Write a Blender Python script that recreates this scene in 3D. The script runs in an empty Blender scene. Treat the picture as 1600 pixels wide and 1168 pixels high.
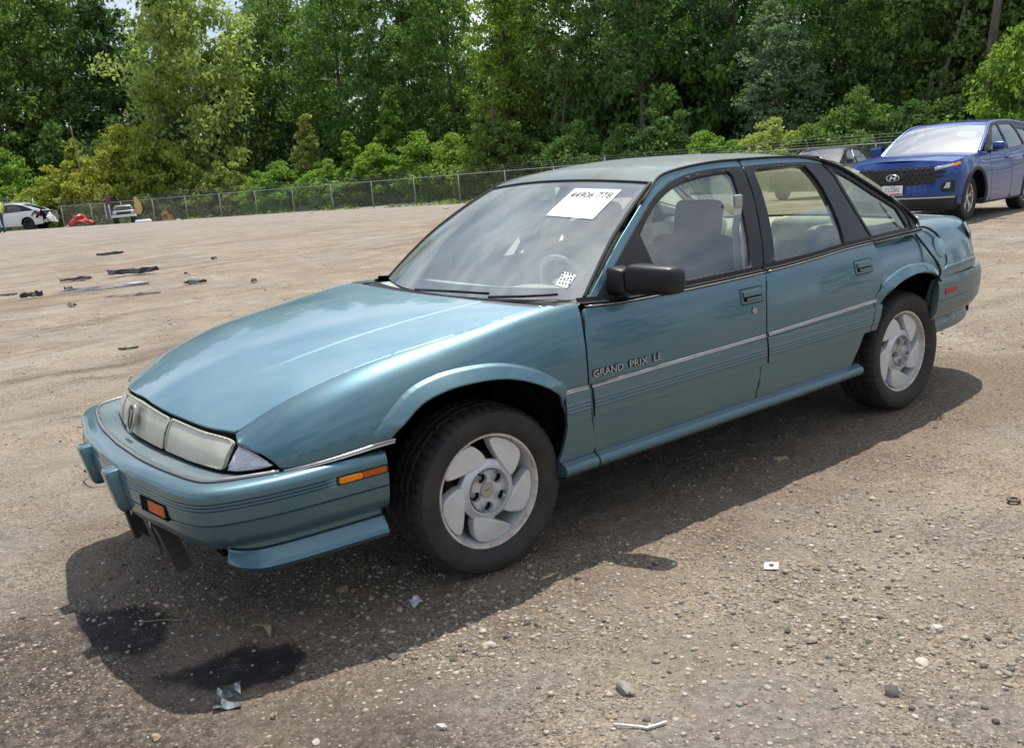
import bpy, bmesh, math, random
import numpy as np
from mathutils import Vector, Matrix, geometry
R = math.radians
PI = math.pi
SC = bpy.context.scene
COL = SC.collection

# ------------------------------------------------------------------ camera
CAM = (3.09093, 3.47874, 1.50744)
YAW, PITCH, ROLL = -2.18588, -0.23358, -0.08592
def cam_axes():
    cy, sy, cp, sp = math.cos(YAW), math.sin(YAW), math.cos(PITCH), math.sin(PITCH)
    f = Vector((cp*cy, cp*sy, sp)); r = Vector((sy, -cy, 0)); u = r.cross(f)
    r2 = math.cos(ROLL)*r + math.sin(ROLL)*u
    return r2, r2.cross(f), f
_r, _u, _f = cam_axes()
cd = bpy.data.cameras.new('camera'); co = bpy.data.objects.new('camera', cd); COL.objects.link(co)
cd.sensor_fit = 'HORIZONTAL'; cd.sensor_width = 36.0; cd.lens = 36.0*1413.33/1600.0
cd.clip_start = 0.05; cd.clip_end = 2000
m = Matrix((( _r.x, _u.x, -_f.x, CAM[0]), (_r.y, _u.y, -_f.y, CAM[1]), (_r.z, _u.z, -_f.z, CAM[2]), (0, 0, 0, 1)))
co.matrix_world = m
SC.camera = co

# ------------------------------------------------------------------ sky and sun
SUN_DIR = Vector((-0.33, -0.215, 1.0)).normalized()      # towards the sun
SUN_EL = math.asin(SUN_DIR.z)
SUN_AZ = math.atan2(SUN_DIR.x, SUN_DIR.y)                # clockwise from +Y
w = bpy.data.worlds.new('World'); SC.world = w; w.use_nodes = True
nt = w.node_tree; nt.nodes.clear()
out = nt.nodes.new('ShaderNodeOutputWorld'); bg = nt.nodes.new('ShaderNodeBackground')
sky = nt.nodes.new('ShaderNodeTexSky'); sky.sky_type = 'NISHITA'; sky.sun_disc = False
sky.sun_elevation = SUN_EL; sky.sun_rotation = SUN_AZ; sky.air_density = 1.0; sky.dust_density = 1.6; sky.ozone_density = 1.0
tc = nt.nodes.new('ShaderNodeTexCoord'); mp = nt.nodes.new('ShaderNodeMapping'); mp.inputs['Scale'].default_value = (1.0, 1.0, 2.6)
n1 = nt.nodes.new('ShaderNodeTexNoise'); n1.inputs['Scale'].default_value = 2.1; n1.inputs['Detail'].default_value = 9; n1.inputs['Roughness'].default_value = 0.56
cr_ = nt.nodes.new('ShaderNodeValToRGB'); cr_.color_ramp.elements[0].position = 0.40; cr_.color_ramp.elements[1].position = 0.62
mx = nt.nodes.new('ShaderNodeMix'); mx.data_type = 'RGBA'
mx.inputs[7].default_value = (9.5, 9.9, 10.6, 1)
nt.links.new(tc.outputs['Generated'], mp.inputs['Vector']); nt.links.new(mp.outputs[0], n1.inputs['Vector'])
nt.links.new(n1.outputs['Fac'], cr_.inputs['Fac']); nt.links.new(cr_.outputs['Color'], mx.inputs[0])
nt.links.new(sky.outputs['Color'], mx.inputs[6]); nt.links.new(mx.outputs[2], bg.inputs['Color'])
bg.inputs['Strength'].default_value = 0.095
nt.links.new(bg.outputs[0], out.inputs['Surface'])
sd = bpy.data.lights.new('sun', 'SUN'); sd.energy = 4.0; sd.angle = R(0.6); sd.color = (1.0, 0.955, 0.89)
so = bpy.data.objects.new('sun', sd); COL.objects.link(so); so.rotation_euler = SUN_DIR.to_track_quat('Z', 'Y').to_euler()
so.location = (0, 0, 40)
vs = SC.view_settings; vs.view_transform = 'Standard'; vs.look = 'None'; vs.gamma = 1; vs.exposure = 0.42
try: vs.use_curve_mapping = False
except Exception: pass
SC.cycles.max_bounces = 8; SC.cycles.transparent_max_bounces = 16; SC.cycles.use_denoising = True
SC.cycles.caustics_reflective = False; SC.cycles.caustics_refractive = False
SC.cycles.sample_clamp_indirect = 6

# ------------------------------------------------------------------ materials
def node_mat(name):
    m = bpy.data.materials.new(name); m.use_nodes = True
    nt = m.node_tree; b = nt.nodes['Principled BSDF']
    return m, nt, b
def mat(name, col, rough=0.5, metal=0.0, coat=0.0, coat_rough=0.04, var=0.0, vscale=6.0, bump=0.0, bscale=60.0, spec=0.5,
        dirt=None, dirt_amt=0.0, dscale=3.0, trans=0.0, emis=None, coords='Object', stretch=(1, 1, 1)):
    m, nt, b = node_mat(name)
    b.inputs['Base Color'].default_value = (*col, 1); b.inputs['Roughness'].default_value = rough
    b.inputs['Metallic'].default_value = metal; b.inputs['Specular IOR Level'].default_value = spec
    b.inputs['Coat Weight'].default_value = coat; b.inputs['Coat Roughness'].default_value = coat_rough
    if trans: b.inputs['Transmission Weight'].default_value = trans
    tc = nt.nodes.new('ShaderNodeTexCoord'); mp = nt.nodes.new('ShaderNodeMapping'); mp.inputs['Scale'].default_value = stretch
    nt.links.new(tc.outputs[coords], mp.inputs['Vector'])
    src = None
    if var:
        n = nt.nodes.new('ShaderNodeTexNoise'); n.inputs['Scale'].default_value = vscale; n.inputs['Detail'].default_value = 6
        nt.links.new(mp.outputs[0], n.inputs['Vector'])
        r = nt.nodes.new('ShaderNodeValToRGB'); r.color_ramp.elements[0].position = 0.3; r.color_ramp.elements[1].position = 0.7
        r.color_ramp.elements[0].color = (*[c*(1-var) for c in col], 1); r.color_ramp.elements[1].color = (*[min(1, c*(1+var)) for c in col], 1)
        nt.links.new(n.outputs['Fac'], r.inputs['Fac']); nt.links.new(r.outputs['Color'], b.inputs['Base Color']); src = r.outputs['Color']
    if dirt:
        n = nt.nodes.new('ShaderNodeTexNoise'); n.inputs['Scale'].default_value = dscale; n.inputs['Detail'].default_value = 9; n.inputs['Roughness'].default_value = 0.68
        nt.links.new(mp.outputs[0], n.inputs['Vector'])
        r = nt.nodes.new('ShaderNodeMapRange'); r.inputs['From Min'].default_value = 0.42; r.inputs['From Max'].default_value = 0.68
        r.inputs['To Min'].default_value = 0; r.inputs['To Max'].default_value = dirt_amt
        nt.links.new(n.outputs['Fac'], r.inputs['Value'])
        x = nt.nodes.new('ShaderNodeMix'); x.data_type = 'RGBA'; x.inputs[7].default_value = (*dirt, 1)
        if src: nt.links.new(src, x.inputs[6])
        else: x.inputs[6].default_value = (*col, 1)
        nt.links.new(r.outputs[0], x.inputs[0]); nt.links.new(x.outputs[2], b.inputs['Base Color'])
        x2 = nt.nodes.new('ShaderNodeMix'); x2.inputs[2].default_value = rough; x2.inputs[3].default_value = 0.85
        nt.links.new(r.outputs[0], x2.inputs[0]); nt.links.new(x2.outputs[0], b.inputs['Roughness'])
    if bump:
        n = nt.nodes.new('ShaderNodeTexNoise'); n.inputs['Scale'].default_value = bscale; n.inputs['Detail'].default_value = 5
        nt.links.new(mp.outputs[0], n.inputs['Vector'])
        bp = nt.nodes.new('ShaderNodeBump'); bp.inputs['Strength'].default_value = bump; bp.inputs['Distance'].default_value = 0.01
        nt.links.new(n.outputs['Fac'], bp.inputs['Height']); nt.links.new(bp.outputs[0], b.inputs['Normal'])
    if emis: b.inputs['Emission Color'].default_value = (*emis, 1); b.inputs['Emission Strength'].default_value = 1
    return m

def paint(name, col, dust=(0.30, 0.28, 0.24), dust_amt=0.25, dscale=2.2, rough=0.33, coat=0.9, metal=0.62, topdust=0.0):
    """metallic car paint under a worn clear coat, with a patchy film of dust"""
    m, nt, b = node_mat(name)
    tc = nt.nodes.new('ShaderNodeTexCoord'); P = tc.outputs['Object']
    b.inputs['Metallic'].default_value = metal
    if not isinstance(col, tuple): col = tuple(col)
    n = nt.nodes.new('ShaderNodeTexNoise'); n.inputs['Scale'].default_value = dscale; n.inputs['Detail'].default_value = 10; n.inputs['Roughness'].default_value = 0.62
    nt.links.new(P, n.inputs['Vector'])
    mr = nt.nodes.new('ShaderNodeMapRange'); mr.inputs['From Min'].default_value = 0.35; mr.inputs['From Max'].default_value = 0.75
    mr.inputs['To Min'].default_value = dust_amt*0.25; mr.inputs['To Max'].default_value = dust_amt
    nt.links.new(n.outputs['Fac'], mr.inputs['Value'])
    fac = mr.outputs[0]
    if topdust:
        ge = nt.nodes.new('ShaderNodeNewGeometry'); sp = nt.nodes.new('ShaderNodeSeparateXYZ'); nt.links.new(ge.outputs['Normal'], sp.inputs[0])
        t = nt.nodes.new('ShaderNodeMapRange'); t.inputs['From Min'].default_value = 0.45; t.inputs['From Max'].default_value = 1.0
        t.inputs['To Min'].default_value = 0; t.inputs['To Max'].default_value = topdust
        nt.links.new(sp.outputs[2], t.inputs['Value'])
        m2 = nt.nodes.new('ShaderNodeMath'); m2.operation = 'MULTIPLY'; nt.links.new(t.outputs[0], m2.inputs[0])
        m3 = nt.nodes.new('ShaderNodeMapRange'); m3.inputs['From Min'].default_value = 0.3; m3.inputs['From Max'].default_value = 0.62
        m3.inputs['To Min'].default_value = 0.55; m3.inputs['To Max'].default_value = 1.15
        nt.links.new(n.outputs['Fac'], m3.inputs['Value']); nt.links.new(m3.outputs[0], m2.inputs[1])
        ad = nt.nodes.new('ShaderNodeMath'); ad.operation = 'ADD'; ad.use_clamp = True
        nt.links.new(m2.outputs[0], ad.inputs[0]); nt.links.new(fac, ad.inputs[1]); fac = ad.outputs[0]
    mx = nt.nodes.new('ShaderNodeMix'); mx.data_type = 'RGBA'; mx.inputs[6].default_value = (*col, 1); mx.inputs[7].default_value = (*dust, 1)
    nt.links.new(fac, mx.inputs[0]); nt.links.new(mx.outputs[2], b.inputs['Base Color'])
    r = nt.nodes.new('ShaderNodeMapRange'); r.inputs['To Min'].default_value = rough; r.inputs['To Max'].default_value = 0.75
    nt.links.new(fac, r.inputs['Value']); nt.links.new(r.outputs[0], b.inputs['Roughness'])
    c = nt.nodes.new('ShaderNodeMapRange'); c.inputs['To Min'].default_value = coat; c.inputs['To Max'].default_value = coat*0.25
    nt.links.new(fac, c.inputs['Value']); nt.links.new(c.outputs[0], b.inputs['Coat Weight'])
    b.inputs['Coat Roughness'].default_value = 0.035; b.inputs['Coat IOR'].default_value = 1.5
    # orange peel and panel waviness
    nb = nt.nodes.new('ShaderNodeTexNoise'); nb.inputs['Scale'].default_value = 5.0; nb.inputs['Detail'].default_value = 2
    nt.links.new(P, nb.inputs['Vector'])
    bp = nt.nodes.new('ShaderNodeBump'); bp.inputs['Strength'].default_value = 0.05; bp.inputs['Distance'].default_value = 0.01
    nt.links.new(nb.outputs['Fac'], bp.inputs['Height']); nt.links.new(bp.outputs[0], b.inputs['Coat Normal']); nt.links.new(bp.outputs[0], b.inputs['Normal'])
    return m

def glass(name, tint=(0.75, 0.82, 0.78), film=0.06, filmcol=(0.6, 0.62, 0.62), ior=1.5, filmscale=3.0, refl=1.6):
    """window glass: clear, reflecting by the Fresnel law, with a thin uneven film of dust that can also paint in glare"""
    m = bpy.data.materials.new(name); m.use_nodes = True; nt = m.node_tree; nt.nodes.clear()
    o = nt.nodes.new('ShaderNodeOutputMaterial')
    tr = nt.nodes.new('ShaderNodeBsdfTransparent'); tr.inputs[0].default_value = (*tint, 1)
    gl = nt.nodes.new('ShaderNodeBsdfGlossy'); gl.inputs['Roughness'].default_value = 0.01; gl.inputs['Color'].default_value = (1, 1, 1, 1)
    fr = nt.nodes.new('ShaderNodeFresnel'); fr.inputs['IOR'].default_value = ior
    df = nt.nodes.new('ShaderNodeBsdfDiffuse'); df.inputs['Color'].default_value = (*filmcol, 1)
    a = nt.nodes.new('ShaderNodeMixShader'); b2 = nt.nodes.new('ShaderNodeMixShader')
    tc = nt.nodes.new('ShaderNodeTexCoord'); n = nt.nodes.new('ShaderNodeTexNoise'); n.inputs['Scale'].default_value = filmscale; n.inputs['Detail'].default_value = 7
    nt.links.new(tc.outputs['Object'], n.inputs['Vector'])
    mr = nt.nodes.new('ShaderNodeMapRange'); mr.inputs['From Min'].default_value = 0.3; mr.inputs['From Max'].default_value = 0.75
    mr.inputs['To Min'].default_value = film*0.4; mr.inputs['To Max'].default_value = film*1.6
    nt.links.new(n.outputs['Fac'], mr.inputs['Value']); nt.links.new(mr.outputs[0], a.inputs[0])
    nt.links.new(tr.outputs[0], a.inputs[1]); nt.links.new(df.outputs[0], a.inputs[2])
    m2 = nt.nodes.new('ShaderNodeMath'); m2.operation = 'MULTIPLY'; m2.inputs[1].default_value = refl; m2.use_clamp = True
    nt.links.new(fr.outputs[0], m2.inputs[0]); nt.links.new(m2.outputs[0], b2.inputs[0])
    nt.links.new(a.outputs[0], b2.inputs[1]); nt.links.new(gl.outputs[0], b2.inputs[2]); nt.links.new(b2.outputs[0], o.inputs['Surface'])
    return m

M = {}
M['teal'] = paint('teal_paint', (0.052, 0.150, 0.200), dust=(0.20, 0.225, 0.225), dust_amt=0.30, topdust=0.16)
M['teal_hood'] = paint('teal_paint_faded_sky_lit', (0.125, 0.29, 0.375), dust=(0.30, 0.34, 0.35), dust_amt=0.24, dscale=3.0, topdust=0.16, rough=0.36)  # faded hood paint, lightened further: sky sheen is put into the colour
M['teal_roof'] = paint('teal_paint_peeled', (0.10, 0.21, 0.235), dust=(0.15, 0.155, 0.145), dust_amt=0.75, dscale=2.6, topdust=0.35, rough=0.45, coat=0.5)
M['teal_dull'] = paint('teal_cladding', (0.070, 0.155, 0.185), dust=(0.20, 0.21, 0.20), dust_amt=0.42, dscale=6, rough=0.42, coat=0.45, metal=0.35, topdust=0.25)
M['black'] = mat('black_trim', (0.011, 0.011, 0.013), 0.42, var=0.3, spec=0.35)
M['black_gloss'] = mat('black_pillar', (0.008, 0.009, 0.011), 0.25, spec=.4, dirt=(0.06, 0.06, 0.06), dirt_amt=0.25)
M['rubber'] = mat('rubber_seal', (0.012, 0.012, 0.013), 0.7)
M['dark'] = mat('dark_cavity', (0.008, 0.008, 0.008), 0.95, spec=0.1)
M['tyre'] = mat('tyre_rubber', (0.019, 0.019, 0.020), 0.72, dirt=(0.075, 0.064, 0.052), dirt_amt=0.5, dscale=9, bump=0.25, bscale=90)
M['chrome'] = mat('worn_chrome', (0.46, 0.45, 0.44), 0.22, metal=1.0, dirt=(0.25, 0.2, 0.16), dirt_amt=0.3, dscale=12)
M['alu'] = mat('silver_wheel_paint', (0.66, 0.67, 0.70), 0.36, metal=0.30, coat=0.35, dirt=(0.34, 0.31, 0.29), dirt_amt=0.30, dscale=9, coat_rough=0.2)
M['rim_lip'] = mat('corroded_rim_lip', (0.70, 0.66, 0.60), 0.42, metal=0.3, dirt=(0.36, 0.23, 0.13), dirt_amt=0.7, dscale=26)
M['lens'] = mat('yellowed_lamp_lens', (0.55, 0.545, 0.45), 0.25, coat=0.5, dirt=(0.68, 0.67, 0.59), dirt_amt=0.6, dscale=9, coat_rough=0.12, var=0.12, vscale=5)
M['lens_clear'] = mat('clear_marker_lens', (0.60, 0.60, 0.68), 0.2, coat=0.8, bump=0.5, bscale=160, var=0.2, vscale=60)
M['amber'] = mat('amber_lens', (0.80, 0.24, 0.01), 0.3, spec=.3, var=0.15, vscale=60)
M['amber_dark'] = mat('orange_lens', (0.46, 0.085, 0.008), 0.3, spec=.25, var=0.15, vscale=60)
M['red_lens'] = mat('red_lens', (0.36, 0.02, 0.02), 0.25, spec=.3)
M['tail_dark'] = mat('smoked_tail_lens', (0.07, 0.03, 0.027), 0.35, spec=.3)
M['beige'] = mat('beige_cloth', (0.60, 0.575, 0.47), 0.9, var=0.12, vscale=14, bump=0.2, bscale=120)
M['beige_trim'] = mat('beige_plastic', (0.50, 0.475, 0.38), 0.6, var=0.08)
M['grey_trim'] = mat('grey_plastic', (0.36, 0.385, 0.36), 0.6, var=0.08)
M['seat_dark'] = mat('shaded_blue_grey_cloth', (0.075, 0.085, 0.10), 0.85, var=0.15, bump=0.2)  # driver's seat only; its shade is put into the cloth colour
M['belt'] = mat('seat_belt_webbing', (0.52, 0.55, 0.58), 0.6)
M['paper'] = mat('white_paper', (0.85, 0.86, 0.88), 0.55)
M['ink'] = mat('black_ink', (0.02, 0.02, 0.03), 0.6)
M['ink_pale'] = mat('faint_grey_ink', (0.45, 0.46, 0.5), 0.6)
M['glass'] = glass('side_glass', (0.66, 0.76, 0.78), 0.045, refl=2.3)
M['glass_tint'] = glass('rear_glass', (0.58, 0.66, 0.56), 0.05)
M['windshield'] = glass('windshield_glass', (0.92, 0.97, 0.95), 0.22, (0.58, 0.65, 0.63), filmscale=2.2, refl=.27)  # thick film: glare on the pane is painted in with the dust
M['metal_grey'] = mat('galvanised_steel', (0.33, 0.34, 0.35), 0.5, metal=0.6, var=0.15)
M['steel_dark'] = mat('rusty_brake_steel', (0.10, 0.08, 0.065), 0.6, metal=0.5, var=0.3, vscale=20)

def flute(m, scale=55.0, strength=.35):
    nt = m.node_tree; b = nt.nodes['Principled BSDF']
    tc = nt.nodes.new('ShaderNodeTexCoord'); w_ = nt.nodes.new('ShaderNodeTexWave'); w_.bands_direction = 'Y'; w_.inputs['Scale'].default_value = scale; w_.inputs['Distortion'].default_value = .3
    bp = nt.nodes.new('ShaderNodeBump'); bp.inputs['Strength'].default_value = strength; bp.inputs['Distance'].default_value = .003
    nt.links.new(tc.outputs['Object'], w_.inputs['Vector']); nt.links.new(w_.outputs['Fac'], bp.inputs['Height']); nt.links.new(bp.outputs[0], b.inputs['Normal'])
flute(M['lens'], 22, .16)
M['lens_edge'] = mat('yellowed_lens_edge', (0.50, 0.49, 0.37), 0.22, coat=0.6, dirt=(.2, .18, .12), dirt_amt=.3, dscale=20)
# ------------------------------------------------------------------ scene helpers
def tag(o, label=None, cat=None, group=None, kind=None):
    if label: o['label'] = label
    if cat: o['category'] = cat
    if group: o['group'] = group
    if kind: o['kind'] = kind
    return o
def empty(name, loc=(0, 0, 0), rz=0, **k):
    o = bpy.data.objects.new(name, None); COL.objects.link(o); o.location = loc; o.rotation_euler = (0, 0, rz)
    o.empty_display_size = 0.1
    return tag(o, **k)
def mk(name, V, F, m, parent=None, smooth=True, N=None, mats=None, mi=None):
    me = bpy.data.meshes.new(name)
    me.from_pydata([tuple(map(float, v)) for v in V] if not isinstance(V, np.ndarray) else V.tolist(), [], F if isinstance(F, list) else F.tolist())
    me.update()
    for mm in (mats or [m]): me.materials.append(mm)
    if smooth:
        me.polygons.foreach_set('use_smooth', [True]*len(me.polygons))
    if mi is not None: me.polygons.foreach_set('material_index', mi)
    if N is not None:
        me.normals_split_custom_set_from_vertices([tuple(n) for n in N])
    o = bpy.data.objects.new(name, me); COL.objects.link(o); o.parent = parent
    return o
def from_bm(name, bm, m, parent=None, smooth=False, angle=None):
    me = bpy.data.meshes.new(name); bm.to_mesh(me); bm.free(); me.materials.append(m)
    if smooth or angle:
        me.polygons.foreach_set('use_smooth', [True]*len(me.polygons))
        if angle: me.set_sharp_from_angle(angle=R(angle))
    o = bpy.data.objects.new(name, me); COL.objects.link(o); o.parent = parent
    return o
def rbox(name, c, s, m, parent=None, r=0.01, seg=2, rot=None, taper=None):
    """box with rounded edges; c centre, s size; taper=(fx,fy) scales the top"""
    bm = bmesh.new(); bmesh.ops.create_cube(bm, size=1)
    for v in bm.verts:
        k = (taper if taper and v.co.z > 0 else (1, 1))
        v.co = Vector((v.co.x*s[0]*k[0], v.co.y*s[1]*k[1], v.co.z*s[2]))
    if r > 0: bmesh.ops.bevel(bm, geom=bm.edges[:], offset=min(r, min(s)*0.45), segments=seg, profile=0.5, affect='EDGES')
    T = Matrix.Translation(c) @ (rot if rot is not None else Matrix())
    bm.transform(T)
    return from_bm(name, bm, m, parent, angle=40)
def rotm(rx=0, ry=0, rz=0):
    return Matrix.Rotation(R(rz), 4, 'Z') @ Matrix.Rotation(R(ry), 4, 'Y') @ Matrix.Rotation(R(rx), 4, 'X')
def spl(x, ks):
    xs = np.array([k[0] for k in ks], float); ys = np.array([k[1] for k in ks], float)
    x = np.clip(np.asarray(x, float), xs[0], xs[-1])
    h = np.diff(xs); d = np.diff(ys)/h; m = np.zeros(len(xs)); m[0] = d[0]; m[-1] = d[-1]
    for i in range(1, len(xs)-1):
        m[i] = 0 if d[i-1]*d[i] <= 0 else (h[i-1]+h[i])/(h[i]/d[i-1]+h[i-1]/d[i])
    i = np.clip(np.searchsorted(xs, x, side='right')-1, 0, len(xs)-2)
    t = (x-xs[i])/h[i]
    return ys[i]*(2*t**3-3*t**2+1)+h[i]*m[i]*(t**3-2*t**2+t)+ys[i+1]*(-2*t**3+3*t**2)+h[i]*m[i+1]*(t**3-t**2)
def cr(pts, n=6, closed=False):
    """Catmull-Rom through points (any dimension)"""
    P = [np.array(p, float) for p in pts]; out = []
    N = len(P)
    rng = range(N) if closed else range(N-1)
    for i in rng:
        p0 = P[(i-1) % N] if (closed or i > 0) else 2*P[0]-P[1]
        p1 = P[i]; p2 = P[(i+1) % N]; p3 = P[(i+2) % N] if (closed or i+2 < N) else 2*P[-1]-P[-2]
        for k in range(n):
            t = k/n
            out.append(0.5*((2*p1)+(-p0+p2)*t+(2*p0-5*p1+4*p2-p3)*t*t+(-p0+3*p1-3*p2+p3)*t**3))
    if not closed: out.append(P[-1])
    return out
def resample(P, n):
    P = np.array(P, float); d = np.r_[0, np.cumsum(np.linalg.norm(np.diff(P, axis=0), axis=1))]
    s = np.linspace(0, d[-1], n)
    return np.stack([np.interp(s, d, P[:, k]) for k in range(P.shape[1])], 1)
def dense(poly, step):
    out = []
    n = len(poly)
    for i in range(n):
        a = np.array(poly[i], float); b = np.array(poly[(i+1) % n], float)
        k = max(1, int(math.ceil(np.linalg.norm(b-a)/step)))
        for j in range(k): out.append(a+(b-a)*j/k)
    res = [out[0]]
    for q in out[1:]:
        if np.linalg.norm(q-res[-1]) > 1e-5: res.append(q)
    if np.linalg.norm(res[0]-res[-1]) < 1e-5: res.pop()
    return np.array(res)
def inside(P, poly):
    x, y = P[:, 0], P[:, 1]; c = np.zeros(len(P), bool); n = len(poly)
    for i in range(n):
        x1, y1 = poly[i]; x2, y2 = poly[(i+1) % n]
        if y1 == y2: continue
        k = ((y1 > y) != (y2 > y)) & (x < (x2-x1)*(y-y1)/(y2-y1)+x1)
        c ^= k
    return c
def pdist(P, poly, closed=True):
    d = np.full(len(P), 1e9); n = len(poly)
    for i in range(n if closed else n-1):
        a = np.array(poly[i], float); b = np.array(poly[(i+1) % n], float); ab = b-a; L = max(ab@ab, 1e-12)
        t = np.clip(((P-a)@ab)/L, 0, 1); q = a+t[:, None]*ab
        d = np.minimum(d, np.linalg.norm(P-q, axis=1))
    return d
def normals(S, U, h=1e-3):
    a = S(U+[h, 0])-S(U-[h, 0]); b = S(U+[0, h])-S(U-[0, h]); n = np.cross(a, b)
    return n/np.maximum(np.linalg.norm(n, axis=1), 1e-12)[:, None]

def panel(name, outline, S, m, parent=None, holes=(), more=(), step=0.03, off=0.0, flange=0.014, bevel=0.0022, ring=0.0045, both=True, outward=None, flip=False):
    """sheet-metal panel: a 2D outline (with holes) laid on surface S(U)->xyz, rounded edges and an inward return flange.
    outward(P)->bool array tells if normals face out; both -> also the mirrored one on the far side."""
    loops = [dense(outline, step*0.7)] + [dense(h, step*0.7) for h in holes]
    pts = []; edges = []; base = 0
    for L in loops:
        n = len(L); pts += L.tolist(); edges += [(base+i, base+(i+1) % n) for i in range(n)]; base += n
    nb = base
    extra = []
    for k, L in enumerate(loops):
        nx = np.roll(L, -1, 0)-np.roll(L, 1, 0); nx /= np.maximum(np.linalg.norm(nx, axis=1), 1e-9)[:, None]
        nn = np.stack([-nx[:, 1], nx[:, 0]], 1)
        area = 0.5*np.sum(L[:, 0]*np.roll(L[:, 1], -1)-np.roll(L[:, 0], -1)*L[:, 1])
        sgn = (1 if area > 0 else -1)*(1 if k == 0 else -1)
        extra.append(L+nn*sgn*ring)
    lo = loops[0].min(0); hi = loops[0].max(0)
    gx = np.arange(lo[0]+step/2, hi[0], step); gy = np.arange(lo[1]+step/2, hi[1], step)
    if len(gx) and len(gy):
        g = np.stack(np.meshgrid(gx, gy), -1).reshape(-1, 2)
        g = g[inside(g, loops[0])]
    else: g = np.zeros((0, 2))
    ex = np.concatenate(extra); ex = ex[inside(ex, loops[0])] if len(ex) else ex
    for L in loops[1:]:
        if len(g): g = g[~inside(g, L)]
        ex = ex[~inside(ex, L)]
    if len(more):
        e_ = np.array(more, float); e_ = e_[inside(e_, loops[0])]
        if len(g): g = g[np.array([np.min(np.hypot(*(e_-q).T)) > .008 for q in g])]
        g = np.concatenate([g, e_[pdist(e_, loops[0]) > .004]])
    dd = np.full(len(g), 1e9); de = np.full(len(ex), 1e9)
    for L in loops:
        if len(g): dd = np.minimum(dd, pdist(g, L))
        de = np.minimum(de, pdist(ex, L))
    g = g[dd > (step*0.45 if not len(more) else .005)]; ex = ex[de > ring*0.8]
    allp = pts+ex.tolist()+g.tolist()
    vo, eo, fo, ov, oe, of = geometry.delaunay_2d_cdt([Vector(p) for p in allp], edges, [], 0, 1e-7)
    V2 = np.array([tuple(v) for v in vo]); F = np.array([tuple(f) for f in fo])
    c = V2[F].mean(1); keep = inside(c, loops[0])
    for L in loops[1:]: keep &= ~inside(c, L)
    F = F[keep]
    used = np.unique(F); remap = -np.ones(len(V2), int); remap[used] = np.arange(len(used)); V2 = V2[used]; F = remap[F]
    isb = np.array([any(o < nb for o in ov[i]) for i in used])
    n3 = normals(S, V2); P3 = S(V2)
    # orient
    if outward is not None: sg = outward
    else:
        cen = P3.mean(0); sg = 1 if (n3.mean(0)@np.array([cen[0]*0.2, cen[1], cen[2]-0.5])) > 0 else -1
    if flip: sg = -sg
    n3 = n3*sg
    a = P3[F[:, 1]]-P3[F[:, 0]]; b = P3[F[:, 2]]-P3[F[:, 0]]; fn = np.cross(a, b)
    flipm = np.einsum('ij,ij->i', fn, n3[F[:, 0]]) < 0
    F[flipm] = F[flipm][:, ::-1]
    P3 = P3+n3*off
    # boundary edges in order
    from collections import defaultdict
    cnt = defaultdict(list)
    for f in F.tolist():
        for i in range(3):
            e = (f[i], f[(i+1) % 3]); cnt[(min(e), max(e))].append(e)
    bed = [v[0] for v in cnt.values() if len(v) == 1]
    outn = np.zeros_like(P3)
    for a_, b_ in bed:
        t = P3[b_]-P3[a_]; o = np.cross(t, n3[a_]); L = np.linalg.norm(o)
        if L > 1e-9: o /= L
        outn[a_] += o; outn[b_] += o
    ln = np.linalg.norm(outn, axis=1); bm_ = ln > 1e-6
    outn[bm_] /= ln[bm_][:, None]
    N = n3.copy(); Pt = P3.copy()
    Pt[bm_] = P3[bm_]-n3[bm_]*bevel
    if bevel > 0:
        N[bm_] = n3[bm_]+outn[bm_]*0.9; N[bm_] /= np.linalg.norm(N[bm_], axis=1)[:, None]
    V = Pt.tolist(); Nn = N.tolist(); Fl = F.tolist()
    if flange > 0:
        mp_ = {}
        for a_, b_ in bed:
            for q in (a_, b_):
                if q not in mp_:
                    mp_[q] = len(V); V.append(Pt[q].tolist()); Nn.append(outn[q].tolist())
                    V.append((Pt[q]-n3[q]*flange).tolist()); Nn.append(outn[q].tolist())
            i, j = mp_[a_], mp_[b_]
            Fl.append([j, i, i+1, j+1])
    res = []
    for side in ((1, -1) if both else (1,)):
        VV = np.array(V); NN = np.array(Nn); FF = Fl
        if side < 0:
            VV = VV*[1, -1, 1]; NN = NN*[1, -1, 1]; FF = [f[::-1] for f in Fl]
        par = parent[0 if side > 0 else 1] if isinstance(parent, (list, tuple)) else parent
        res.append(mk(name, VV, FF, m, par, N=NN))
    return res if both else res[0]

def grid_mesh(name, A, m, parent=None, closed_u=False, closed_v=False, flip=False, smooth=True, both=False, angle=None):
    """A: (nu,nv,3) array of points"""
    nu, nv = A.shape[:2]; idx = np.arange(nu*nv).reshape(nu, nv)
    F = []
    for i in range(nu if closed_u else nu-1):
        for j in range(nv if closed_v else nv-1):
            a, b, c, d = idx[i, j], idx[(i+1) % nu, j], idx[(i+1) % nu, (j+1) % nv], idx[i, (j+1) % nv]
            F.append([int(a), int(b), int(c), int(d)] if not flip else [int(d), int(c), int(b), int(a)])
    V = A.reshape(-1, 3)
    o = mk(name, V, F, m, parent, smooth)
    if angle: o.data.set_sharp_from_angle(angle=R(angle))
    if both:
        par = both if both is not True else parent
        o2 = mk(name, V*[1, -1, 1], [f[::-1] for f in F], m, par, smooth)
        if angle: o2.data.set_sharp_from_angle(angle=R(angle))
        return o, o2
    return o
def loft(name, curves, n, m, parent=None, **k):
    return grid_mesh(name, np.stack([resample(c, n) for c in curves], 0), m, parent, **k)
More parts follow.
